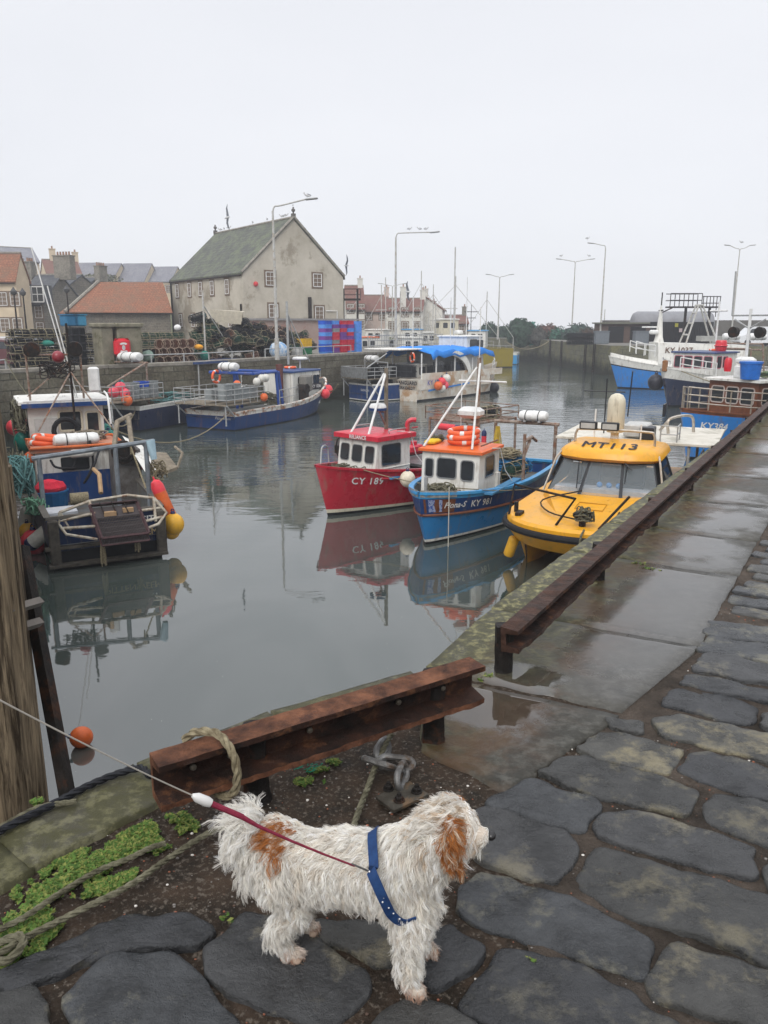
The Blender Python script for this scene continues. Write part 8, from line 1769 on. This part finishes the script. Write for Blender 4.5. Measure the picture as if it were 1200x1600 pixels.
tubes(b, 'mast', [[(-.4, 0, 4.0), (-.4, 0, 6.6)], [(-.4, -.6, 6.0), (-.4, .6, 6.0)]], .06, WHITE); tubes(b, 'stern_gantry', [[(-4.6, s_ * 1.6, 1.2), (-4.4, s_ * 1.3, 3.8)] for s_ in (-1, 1)] + [[(-4.4, -1.3, 3.8), (-4.4, 1.3, 3.8)], [(-4.5, -1.4, 3.4), (-4.5, 1.4, 3.4)], [(-3.0, 1.3, 1.5), (-3.0, 1.2, 3.5)], [(-3.0, -1.2, 3.5), (-3.0, 1.2, 3.5)]], .06, RTUBE)
lifering(w2(b, (.6, .5, 3.5)), 0, 0, 'red lifebuoy lying on the roof of the navy hulled boat'); q = MB(); q.lathe((0, 0, 0), [(.3, 0), (.36, .1), (.36, .6), (.3, .7)], 12); q.torus((0, 0, .35), .38, .05, 14, 6); o = q.build('gas_drum', REDP, smooth=True); o.location = w2(b, (.6, .9, 3.42)); tag(o, 'red drum on the roof of the navy hulled boat', 'drum')
buoy(w2(b, H.pt(.95, 1.5, -1, .5)), .5, 'dark', 'dark round fender at the bow of the navy hulled boat', cat='fender')
q = MB(); q.tube(catenary(w2(b, H.pt(.93, 2.3, 1)), w2(b, H.pt(.9, 2.0, 1)) + Vector((3.2, -4.5, -.9)), .15), .03, 4); tag(q.build('mooring_rope', ROPE), 'bow line of the navy hulled boat running down to the right', 'rope')
# KY384
A = G(1078, 690, WZ); L8 = 9.5; av = R(62); h8 = Vector((-math.sin(av), -math.cos(av), 0)); 
pb = D(1070, 650, 30.5); c8 = Vector((pb.x, pb.y, 0)) - h8 * (L8 / 2 - .2); a8 = math.atan2(h8.y, h8.x)
H = Hull(L8, 3.2, 2.0, 1.6, 1.5, rake=.5, full=2.4, flare=.4)
b = make_boat('fishing_boat', 'blue boat KY384 with brown wooden rail and varnished cabin beyond the quay edge', (c8.x, c8.y, WZ), a8, H, None, [(.05, BLKP), (.93, MIDB), (1, BRW)], deckz=1.0, capm=BRW)
hull_text(H, b, 'KY384', .90, .70, .36, 1, LETT, bold=.006, shear=.15); hull_text(H, b, 'SEA GUIDE', .76, .74, .17, 1, LETG, bold=.004)
cabin(b, -2.6, 2.0, 2.3, 1.0, 2.95, BRW, WP, rake=.05, fw=[(-.7, 2.4, .55, .6), (0, 2.4, .5, .6), (.7, 2.4, .55, .6)], sw=[(1.4, 2.4, .55, .6), (.5, 2.4, .6, .6), (-.5, 2.4, .6, .6), (-1.5, 2.4, .6, .6)], over=.18, frm=M('pink_pale', (.5, .42, .38)), fr_w=.05)
for s_ in (-1, 1): rails(b, [H.pt(t, H.sheer(t), s_, -.08) for t in (.35, .45, .55, .65, .75, .84, .92, .985)], .85, 3, .028, M('steel_bar', (0,)*3))
q = MB(); q.lathe((0, 0, 0), [(.34, 0), (.40, .6), (.43, .6), (.43, .68), (.40, .68)], 16); o = q.build('blue_tub', M('tub_blue', (.02, .15, .55), rough=.4), smooth=True); o.location = w2(b, (2.0, .75, 3.08)); tag(o, 'bright blue tub standing on the cabin roof of KY384', 'tub')
t_ = thing('rope_coil', 'coil of green rope beside the blue tub on the KY384 cabin roof', 'rope', w2(b, (1.0, .9, 3.12)))
tangle(t_, (0, 0, 0), (.42, .42, .22), 26, M('green_rope', (.10, .17, .10), (.2, .2, .1), rough=.8), .022, 'rope', 14)
tubes(b, 'mast', [[(1.5, .1, 3.05), (1.5, .1, 5.75)]], .06, WHITE); tubes(b, 'crosstree', [[(1.5, -.75, 5.5), (1.5, .95, 5.5)], [(1.5, .1, 5.0), (1.5, -.6, 5.35)], [(1.5, .1, 5.0), (1.5, .8, 5.35)], [(1.5, -.75, 5.5), (1.5, -.78, 7.2)], [(1.5, .95, 5.5), (1.5, 1.15, 7.8)]], .035, GAL)
for y in (-.5, .7): q = MB(); q.lathe((1.6, y, 4.85), [(.1, -.12), (.2, -.1), (.22, .1), (.1, .12)], 14, Matrix.Rotation(PI / 2, 3, 'Y')); q.build('search_light', DARKI, b, smooth=True)
q = MB(); q.box((1.5, .1, 3.75), (.45, .8, .3), bev=.1); q.box((1.5, .1, 3.3), (.6, .6, .5), bev=.04); q.build('radar_unit', WHITE, b, smooth=True)
q = MB(); q.lathe((1.7, -.55, 3.3), [(.13, 0), (.15, .1), (.15, .45), (.1, .55)], 10); q.build('red_lamp', REDP, b, smooth=True); q = MB(); q.lathe((1.7, .75, 3.4), [(.1, 0), (.1, .35)], 10); q.build('red_lamp', REDP, b, smooth=True)
t_ = thing('boat_shelter', 'white framed shelter cabin at the right edge behind KY384', 'cabin', w2(b, (-4.6, 1.6, 1.2))); q = MB(); q.box((0, 0, 2.0), (2.6, 2.2, .12)); q.build('roof', WP, t_); tubes(t_, 'post', [[(x, y, 0), (x, y, 2.0)] for x in (-1.2, 0, 1.2) for y in (-1, 1)], .05, WHITE)

# ---- left boat: stern to the camera
loc = G(172, 880, WZ); a9 = math.atan2(.9, -.47); h9 = Vector((math.cos(a9), math.sin(a9), 0)); L9 = 9.6; c9 = Vector((loc.x, loc.y, 0)) + h9 * (L9 / 2)
H = Hull(L9, 2.65, 2.1, 1.25, 1.15, rake=.6, full=2.4, flare=.45, ws=.93)
b = make_boat('fishing_boat', 'blue and white fishing boat seen from astern with a steel dredge at left', (c9.x, c9.y, WZ), a9, H, None, [(.35, BLKP), (1, paint('left_navy', (.006, .02, .07)))], deckz=.55, capm=M('grey_cap', (.12, .11, .095), rough=.7)); BL = b; e = L9 / 2
# note local +y is to the left of the heading (camera left)
text_on('lettering', 'SITY', .20, (-e - .02, -.95, .92), (0, -1, 0), (0, 0, 1), LETT, b, bold=.004); text_on('lettering', 'PITTENWEEM', .20, (-e - .02, -.48, .62), (0, -1, 0), (0, 0, 1), LETG, b, bold=.003)
q = MB(); q.box((-e - .1, 0, .12), (.22, 2.5, .06)); q.box((-e - .06, .6, .5), (.12, 1.4, .06)); q.build('stern_platform', M('dark_wood', (.09, .08, .065), (.04, .035, .03), rough=.8, scale=6), b)
for y in (-1.15, 1.1): q = MB(); q.box((-e - .06, y, .62), (.14, .22, 1.0), bev=.03); q.build('stern_fender', M('dark_wood', (0,)*3), b)
cw = cabin(b, -.6, 1.1, 2.1, .55, 1.95, WP, M('roof_faded_orange', (.50, .15, .07), (.38, .22, .15), rough=.6, scale=3), rake=0, sw=[(.3, 1.5, .6, .4)], over=.1, name='deckhouse')
q = MB(); q.box((-.63, 0, 1.0), (.05, 2.08, .8)); q.build('blue_bulkhead', NAVB, b)
q = MB(); q.box((-.64, .1, 1.62), (.06, .7, .34), bev=.04); q.build('rear_window', frm, b)
tubes(b, 'roof_lip', [[(-.75, -1.15, 2.08), (1.2, -1.15, 2.08), (1.2, 1.15, 2.08), (-.75, 1.15, 2.08), (-.75, -1.15, 2.08)]], .035, M('lip_orange', (.6, .15, .05)))
cw2 = cabin(b, 1.5, 3.6, 2.0, .9, 3.0, WP, WP, rake=.2, sw=[(2.6, 2.5, .9, .5)], back=[(-.1, 2.5, .55, .5), (-.7, 2.4, .3, .6)], over=.22, frm=CRP, fr_w=.06)
q = MB(); q.box((1.26, 0, 2.98), (.04, 2.3, .12)); q.build('blue_band', NAVB, b); q = MB(); q.box((1.47, .55, 2.0), (.05, .6, 1.2)); q.build('door', M('door_grey', (.5, .5, .48)), b)
tubes(b, 'awning_frame', [smoothpath([(.2, -1.0, 2.5), (.4, -1.0, 3.2), (1.3, -1.05, 3.3)], 4), [(1.3, -1.1, 3.1), (1.3, 1.1, 3.1)]], .03, WHITE)
text_on('lettering', 'KY 991'[:0] or 'UNI', .2, (2.0, .1, 3.16), (0, -1, 0), (1, 0, 0), LETD, b)
tubes(b, 'mast', [[(.9, -.15, 2.0), (.9, -.15, 5.2)]], .032, DARKI); tubes(b, 'mast_stay', [[(.9, -.15, 3.9), (-.5, .9, 2.5)], [(.9, -.15, 3.9), (-.5, -.9, 2.5)], [(.9, -.15, 4.2), (2.8, .9, 3.1)]], .022, RTUBE)
tubes(b, 'aerial', [[(1.6, -.3, 3.1), (1.9, .45, 7.2)], [(1.6, -.35, 3.1), (1.75, .15, 6.2)]], .017, WHITE); tubes(b, 'light_bar', [[(1.4, .95, 4.35), (1.4, -.55, 4.35)], [(1.4, .9, 3.1), (1.4, .9, 4.35)], [(1.4, -.5, 3.1), (1.4, -.5, 4.35)]], .03, RTUBE)
for y in (.75, -.35): q = MB(); q.lathe((1.3, y, 4.5), [(.05, -.12), (.2, -.05), (.22, .06), (.2, .1)], 14, Matrix.Rotation(-PI / 2, 3, 'Y')); q.build('deck_light', DARKI, b, smooth=True)
q = MB(); q.sphere((1.2, .1, 4.3), .17, 10, 7); q.build('red_lamp', M('maroon_lamp', (.25, .02, .03), rough=.3), b, smooth=True); tangle(b, (1.2, .1, 3.7), (.5, .6, .5), 16, DARKI, .016, 'wiring', 21); 
q = MB(); q.box((1.3, -.8, 3.65), (.2, .3, .7), bev=.05); q.build('white_box', WHITE, b)
liferaft(w2(b, (-.45, .0, 2.06)), a9 + PI / 2, 'white liferaft box on the orange deckhouse roof of the left boat', L_=1.15, r=.2); f_ = buoy(w2(b, (-.85, -.05, 1.9)), .11, 'white', 'small white fender hanging below the liferaft box', 'fender', a9 + PI / 2, PI / 2, band='white', L_=.6)
for k in range(2): lifering(w2(b, (.15, .7 - k * .08, 2.12 + k * .1)), .05 + k * .1, a9, 'orange lifebuoy on the deckhouse roof of the left boat, %s one' % ('lower', 'upper')[k], .36, .075)
tangle(b, (.5, -.4, 2.08), (.6, .5, .2), 24, OLDW, .025, 'rope_pile', 22); q = MB(); q.torus((.9, .1, 2.3), .32, .07, 16, 7, Matrix.Rotation(PI / 2, 3, 'Y')); q.build('tyre_ring', RUB, b)
tubes(b, 'gantry', [[(-3.5, 1.15, .6), (-3.5, 1.15, 2.28)], [(-3.5, -1.2, .6), (-3.5, -1.2, 2.45)], [(-3.5, 1.3, 2.26), (-3.5, -1.4, 2.48)], [(-3.5, -.5, .6), (-3.5, -.5, 2.38)]], .055, M('gantry_grey', (.20, .23, .26), (.12, .13, .14), rough=.5, scale=5))
tubes(b, 'davit', [[(-3.4, -.5, 2.4), (-2.8, -.7, 2.9), (-2.4, -1.1, 3.0)], [(-3.4, -.9, 2.4), (-2.6, -1.0, 2.95)]], .06, OLDW)
q = MB(); q.box((-1.3, -1.05, 1.35), (.8, .7, 1.5), bev=.08); q.build('winch_housing', M('winch_grey', (.13, .125, .12), (.07, .06, .055), rough=.5, scale=6), b); q = MB(); q.lathe((-1.75, -.95, 2.0), [(.12, -.1), (.3, -.08), (.3, .05), (.12, .1)], 16, Matrix.Rotation(PI / 2, 3, 'Y')); q.torus((-1.85, -.95, 2.0), .17, .03, 14, 5, Matrix.Rotation(PI / 2, 3, 'Y')); q.build('winch_drum', DARKI, b, smooth=True)
q = MB(); q.add([(-2.2, -1.5, 1.3), (-2.2, -2.2, 1.5), (-1.0, -2.2, 1.7), (-1.0, -1.5, 1.8), (-2.2, -1.5, 1.38), (-2.2, -2.2, 1.58), (-1.0, -2.2, 1.78), (-1.0, -1.5, 1.88)], [(0, 1, 2, 3), (7, 6, 5, 4), (0, 1, 5, 4), (1, 2, 6, 5), (2, 3, 7, 6)]); q.tube([(-2.2, -2.2, 1.55), (-2.0, -2.4, 1.9), (-1.2, -2.4, 1.95)], .04, 6); q.build('side_tray', OLDW, b)
q = MB(); q.add([(-.9, -1.1, 2.3), (-.9, -1.6, 2.0), (-2.6, -1.7, 1.5), (-2.6, -1.3, 1.6), (-1.6, -1.7, 1.2)], [(0, 1, 2, 3), (1, 4, 2)]); q.build('side_screen', WP, b)
tubes(b, 'hydraulic_hose', [smoothpath([(-.7, -.3, 2.2), (-.9, -.3, 1.6), (-1.3, .0, 1.2), (-1.6, -.2, 1.6), (-.9, -.5, 2.0)], 5), smoothpath([(-.7, .7, 1.75), (-.9, .6, 1.6), (-.9, .2, 1.55), (-.75, .1, 1.8)], 5)], .03, RUB)
q = MB(); q.lathe((-1.6, .85, .6), [(.38, 0), (.42, .5), (.44, .5), (.44, .55), (.4, .55)], 16); q.build('blue_bin', MIDB if False else M('bin_blue', (.01, .10, .25), rough=.5), b); sack_ = MB(); sack_.sphere((-1.6, .85, 1.2), .36, 14, 9, (1, 1.1, .6)); sack_.v = [tuple(Vector(v) * (1 + .05 * mnoise.noise(Vector(v) * 9))) for v in sack_.v]; sack_.build('red_net', M('red_net', (.65, .03, .06), (.45, .02, .04), rough=.8, bump=.8, bscale=22), b, smooth=True)
q = MB(); q.box((-3.9, .85, .95), (.55, .7, .4), bev=.03); q.build('ice_box', M('pale_box', (.5, .52, .55), rough=.4), b)
# dredge
t_ = thing('dredge', 'rusty toothed dredge cage with pale steel frame resting on the stern of the left boat', 'dredge', w2(b, (-e - .05, -.08, 1.0)), a9); t_.scale = (.75, .75, .75)
PALE = M('pale_steel', (.46, .43, .36), (.28, .23, .17), rough=.5, scale=7, c3=(.2, .11, .07), s3=4)
fr1 = [(.1, 1.35, .35), (.1, 1.4, .0), (-.15, 1.25, -.25), (-.35, .45, -.45)]; fr2 = [(.1, -1.3, .5), (-.1, -1.6, .05), (-.35, -1.3, -.2), (-.4, -.9, -.3)]
tubes(t_, 'frame', [[(.1, 1.35, .35), (.3, .5, .55), (.4, -.6, .6), (.1, -1.3, .5)], fr1, fr2, [(.1, 1.36, .1), (0, .4, .25)], [(0, 1.3, -.1), (-.2, .4, -.1)], [(.0, -1.45, .2), (-.1, -.8, .2)], [(-.1, -1.5, -.05), (-.3, -.85, -.1)], [(.1, 1.35, .35), (.1, 1.1, -.2)], [(.1, -1.3, .5), (-.2, -1.25, -.15)], [(.3, .5, .55), (-.1, .5, .2)]], .045, PALE, 6)
q = MB(); P_ = lambda u, v, w=0: Vector((.15 - .85 * v - .15 * 0, .45 - 1.32 * u - .14 * (v - .5), .45 - .80 * v + w + .0))
for (u0, v0, u1, v1) in ((0, 0, 0, 1), (1, 0, 1, 1), (0, 1, 1, 1), (0, 0, 1, 0)):
    a_, b_ = P_(u0, v0), P_(u1, v1); q.tube([a_, b_], .05, 5); q.tube([a_ - Vector((0, 0, .22)), b_ - Vector((0, 0, .22))], .03, 4)
q.build('cage_frame', M('dredge_rust', (.085, .045, .05), (.04, .022, .022), rough=.6, scale=8, bump=.4), t_)
q = MB()
for k in range(30): u = (k + .5) / 30; q.tube([P_(u, .40), P_(u, 1)], .011, 4); q.tube([P_(u, 1), P_(u, 1) - Vector((-.02, 0, .24))], .011, 4)
for v in (.4, .55, .7, .85): q.tube([P_(0, v), P_(1, v)], .012, 4)
q.build('tine_grid', M('tine_iron', (.07, .06, .06), rough=.5, metal=.3), t_)
q = MB(); q.add([P_(.02, .05, -.05), P_(.98, .05, -.05), P_(.98, .40, -.06), P_(.02, .40, -.06)], [(0, 1, 2, 3)]); q.add([P_(.02, .40, -.2), P_(.98, .40, -.2), P_(.98, 1, -.22), P_(.02, 1, -.22)], [(0, 1, 2, 3)]); o = q.build('plate', M('plate_dark', (.06, .05, .05), rough=.5), t_); md = o.modifiers.new('s', 'SOLIDIFY'); md.thickness = .02
q = MB(); 
for u in (.2, .45, .7): q.tube([P_(u, .05, .1), P_(u, .3, .12), P_(u + .04, .35, .0)], .02, 5); q.tube([P_(0, .12, .12), P_(1, .12, .12)], .018, 5)
q.build('top_bars', DARKI, t_); q = MB(); q.box(P_(.35, .3, .0), (.16, .34, .12)); q.box(P_(.75, .24, .0), (.14, .3, .12)); q.build('wood_block', M('pale_wood', (.38, .25, .14), rough=.8), t_)
for s_, yy in ((0, .42), (1, -.6)): q = MB(); 
for (yy, L_) in ((.35, .75), (-.62, .45)):
    q = MB()
    for k in range(12): x = random.uniform(-.05, .05); y = yy + random.uniform(-.08, .08); q.tube([(-.5, yy + (y - yy) * .4, -.45), (-.5 + x, y, -.5 - L_ * .5), (-.5 + x, y * 1.0, -.5 - L_ * random.uniform(.8, 1))], .012, 4)
    o = q.build('rope_tail', ROPE, t_)
tubes(b, 'hook_arm', [[(-3.4, .0, 1.9), (-3.9, -.05, 1.85), (-4.3, .0, 1.5)]], .05, M('pale_wood', (0,)*3)); q = MB(); q.lathe((-3.2, .35, 1.2), [(.14, -.2), (.14, .2)], 14, Matrix.Rotation(PI / 2, 3, 'X')); q.build('rope_drum', ROPE, b, smooth=True)
tubes(b, 'tackle', [[(-3.5, -.85, 2.4), (-4.2, -1.0, 1.5)], [(-3.5, -.85, 2.4), (-3.5, -.85, 2.2)], [(-3.5, 1.3, 1.2), (-3.9, 1.1, .9)]], .02, ROPE, 5)
tangle(b, (-2.9, 1.55, 1.35), (.6, .3, .9), 46, M('net_teal', (.14, .30, .30), (.08, .16, .15), rough=.8), .02, 'hanging_net', 31); tangle(b, (-1.6, 1.6, 1.3), (.9, .25, .9), 30, ROPEG, .018, 'hanging_net', 32); tangle(b, (-3.6, 1.35, 1.0), (.2, .25, .4), 16, M('rope_green', (.12, .26, .17)), .02, 'rope_pile', 33)
tangle(b, (-3.4, -1.45, 1.5), (.15, .25, .5), 16, ROPE, .015, 'rope_hank', 34); q = MB(); q.tube([(-3.5, -1.3, 2.5), (-3.6, -1.35, 2.05)], [.12, .07], 8); q.build('blue_rag', M('rag_blue', (.35, .48, .55), rough=.9), b); tangle(b, (2.0, 1.2, 2.2), (.8, .2, .9), 26, ROPEG, .02, 'hanging_net', 35)
def lb(px, py, Y, r, c, l, kind='ball', **k):
    p = D(px, py, Y); return buoy(p, r, c, l, kind, **k)
lb(79, 694, 21.5, .27, 'red', 'red float highest at the left, by the side wall') if False else None
Yb = c9.y
for (px, py, dy, r, c, l) in ((22, 668, 26, .25, 'red', 'faded red float highest at the far left of the boat'), (39, 690, 22.5, .30, 'green', 'large green float at the left of the orange roofed deckhouse'), (50, 718, 21, .22, 'orange', 'orange float below the large green one'), (37, 757, 20, .24, 'yellow', 'yellow float halfway down the left side of the boat'),
        (43, 830, 18.2, .20, 'yellow', 'mustard float above the big red one'), (53, 847, 17.6, .29, 'red', 'big red float lowest at the left stern quarter'),
        (163, 672, 24.0, .20, 'green', 'upper of two green floats right of the deckhouse'), (170, 684, 23.5, .24, 'green', 'lower of two green floats right of the deckhouse'), (166, 693, 22.8, .27, 'red', 'red float under the two green floats'), (227, 722, 22, .22, 'red', 'faint red float beyond the side screen of the left boat'), (271, 819, 17.9, .25, 'yellow', 'orange yellow float at the right stern quarter'), (268, 829, 17.95, .2, 'yellow', 'paler float tucked behind the orange yellow one')):
    lb(px, py, dy, r, c, l)
for (px, py, dy, r, c, l, L_, ry, bd) in ((40, 815, 18.6, .17, 'white', 'white and navy cylinder fender at the left stern, upper one', .75, .3, 'navy'), (61, 840, 17.4, .17, 'white', 'white and navy cylinder fender at the left stern, lower one', .75, .9, 'navy')): lb(px, py, dy, r, c, l, 'fender', band=bd, L_=L_, ry=PI + ry)
lb(258, 788, 18.0, .15, 'orange', 'long orange red fender hanging at the right side of the stern', 'fender', band='red', L_=1.25, ry=-.35)
q = MB(); q.tube(smoothpath([D(76, 790, 18), D(78, 850, 17.3), D(80, 900, 16.6)], 4), .022, 5); tag(q.build('mooring_rope', M('rope_green', (0,)*3)), 'green grey rope hanging into the water at the left stern quarter', 'rope')
q = MB(); q.tube(catenary(D(18, 655, 24), D(40, 760, 18), .2), .02, 4); q.tube(catenary(D(8, 560, 28), D(70, 640, 26), .3), .02, 4); tag(q.build('mooring_rope', ROPEG), 'thin warp from the side wall down to the left boat', 'rope')
q = MB(); q.tube(catenary(D(170, 655, 33), w2(B3_, (-L3 / 2, -1.2, 1.0)), .5), .03, 5); q.tube(catenary(D(165, 665, 27), w2(B2_, (-LL, -1.2, .9)), 1.0), .03, 5); tag(q.build('mooring_rope', ROPE), 'long slack lines from the left boat to the two caged sterns', 'rope')
q = MB(); q.tube(catenary(w2(B2_, (LL - .2, 0, 1.7)), G(528, 600, -1.8), .5), .035, 5); tag(q.build('mooring_rope', ROPE), 'bow line of the dark blue boat running to the small blue boat', 'rope')

# ---- far basin boats
def farboat(px, Y, L_, a, hull, top, label, mast=6, wz=3.2, cab=None, B=3.6, zb=2.2, canopy=None):
    p = D(px, 520, Y); rz_ = R(a); H = Hull(L_, B, zb, zb * .62, zb * .62, rake=.8)
    b = make_boat('fishing_boat', label, (p.x, p.y, WZ), rz_, H, None, [(.05, BLKP), (.8, hull), (1, top)], deckz=.7)
    cabin(b, -.3, 2.2, 2.2, .7, wz, cab or WP, canopy or WP, rake=.2, fw=[(-.6, wz - .65, .5, .55), (.0, wz - .65, .5, .55), (.6, wz - .65, .5, .55)], sw=[(.4, wz - .65, .5, .55), (1.3, wz - .65, .5, .55)])
    tubes(b, 'mast', [[(-.2, 0, wz), (-.2, 0, wz + mast)]], .06, WPOST); tubes(b, 'rigging', [[(-.2, 0, wz + mast * .8), (L_ * .4, 0, zb + .2)], [(-.2, 0, wz + mast * .8), (-L_ * .42, 0, 3.4)], [(-L_ * .42, -.9, .8), (-L_ * .42, 0, 3.4)], [(-L_ * .42, .9, .8), (-L_ * .42, 0, 3.4)]], .03, WPOST)
    rails(b, [H.pt(t, H.sheer(t), s_, -.1) for s_ in (-1,) for t in (.08, .2, .32, .44, .56, .68, .8, .92)], .8, 2, .025); return b
farboat(560, 92, 9, 20, WP, WP, 'white fishing boat with orange lifeboat cover beyond the pier railing, leftmost', 5, 3.6, canopy=ORG)
farboat(600, 96, 10, 160, WP, BLUL, 'white fishing boat behind the tall railing, second from left', 6, 4.4); farboat(628, 90, 9, 15, NAVB, WP, 'blue hulled boat beyond the pier railing, in the middle', 5, 3.6)
farboat(655, 100, 10, 170, WP, BLUL, 'white boat with blue trim behind the middle of the railing', 7, 4.4, canopy=BLUL); farboat(674, 104, 11, 200, WP, WP, 'white trawler with black net gear left of the yellow boat', 6, 4.0)
YH = paint('hull_mustard', (.27, .21, .02)); by = farboat(708, 97, 14, 192, YH, YH, 'big mustard yellow trawler across the mouth of the far basin', 5, 5.6, zb=3.6, B=4.6, cab=CRP)
for k in range(5): q = MB(); q.torus((0, 0, 0), .45, .16, 14, 6, Matrix.Rotation(PI / 2, 3, 'X')); o = q.build('tyre_fender', TYRE); o.location = w2(by, (4.5 - k * .9, 2.4, 1.9 + .12 * k)); o.rotation_euler.z = by.rotation_euler.z; tag(o, 'black tyre fender on the side of the mustard yellow trawler', 'tyre', 'tyre fenders on the yellow trawler')
farboat(757, 106, 9, 165, BLUL, WP, 'blue and white boat against the far dark quay wall', 5, 4.2, zb=2.4, canopy=BLUL)
for k, (px, Y, pt_) in enumerate(((596, 74, 445), (680, 78, 470), (703, 118, 470), (735, 116, 476), (669, 112, 490))):
    bb = D(px, 540, Y); tp = D(px, pt_, Y); t_ = thing('mast', ['bare pale mast left of the long lamp post', 'thin mast above the blue canopy', 'radar mast of the trawler behind the brown roof', 'telegraph like mast right of the town', 'white tripod mast in front of the dark stone house'][k], 'mast', (bb.x, Y, WZ + 1.2)); h = tp.z - WZ - 1.2
    q = MB(); q.tube([(0, 0, 0), (0, 0, h)], [.09, .04], 6); q.build('pole', WPOST if k != 3 else DARKI, t_); q = MB(); 
    if k in (2, 3): q.rods([((-1, 0, h * .85), (1, 0, h * .85)), ((-.7, 0, h * .72), (.7, 0, h * .72))], .05, 4)
    else: q.rods([((-.5, 0, h * .7), (.5, 0, h * .7))], .04, 4)
    if k in (2, 4): q.rods([((-1.6, 0, 0), (0, 0, h * .75)), ((1.6, 0, 0), (0, 0, h * .75))], .07, 4)
    q.build('yard', WPOST if k != 3 else DARKI, t_)
# ================= HAZE =================
hz = MB(); hz.box((15, 98, 5.5), (330, 230, 23)); ho = hz.build('haze', [])
hm = bpy.data.materials.new('haze_air'); hm.use_nodes = True; t = hm.node_tree; t.nodes.clear(); pvn = t.nodes.new('ShaderNodeVolumePrincipled'); oo = t.nodes.new('ShaderNodeOutputMaterial')
pvn.inputs['Color'].default_value = (.93, .95, 1, 1); pvn.inputs['Density'].default_value = .0013; pvn.inputs['Anisotropy'].default_value = .2
t.links.new(pvn.outputs[0], oo.inputs['Volume']); ho.data.materials.append(hm); tag(ho, kind='stuff')
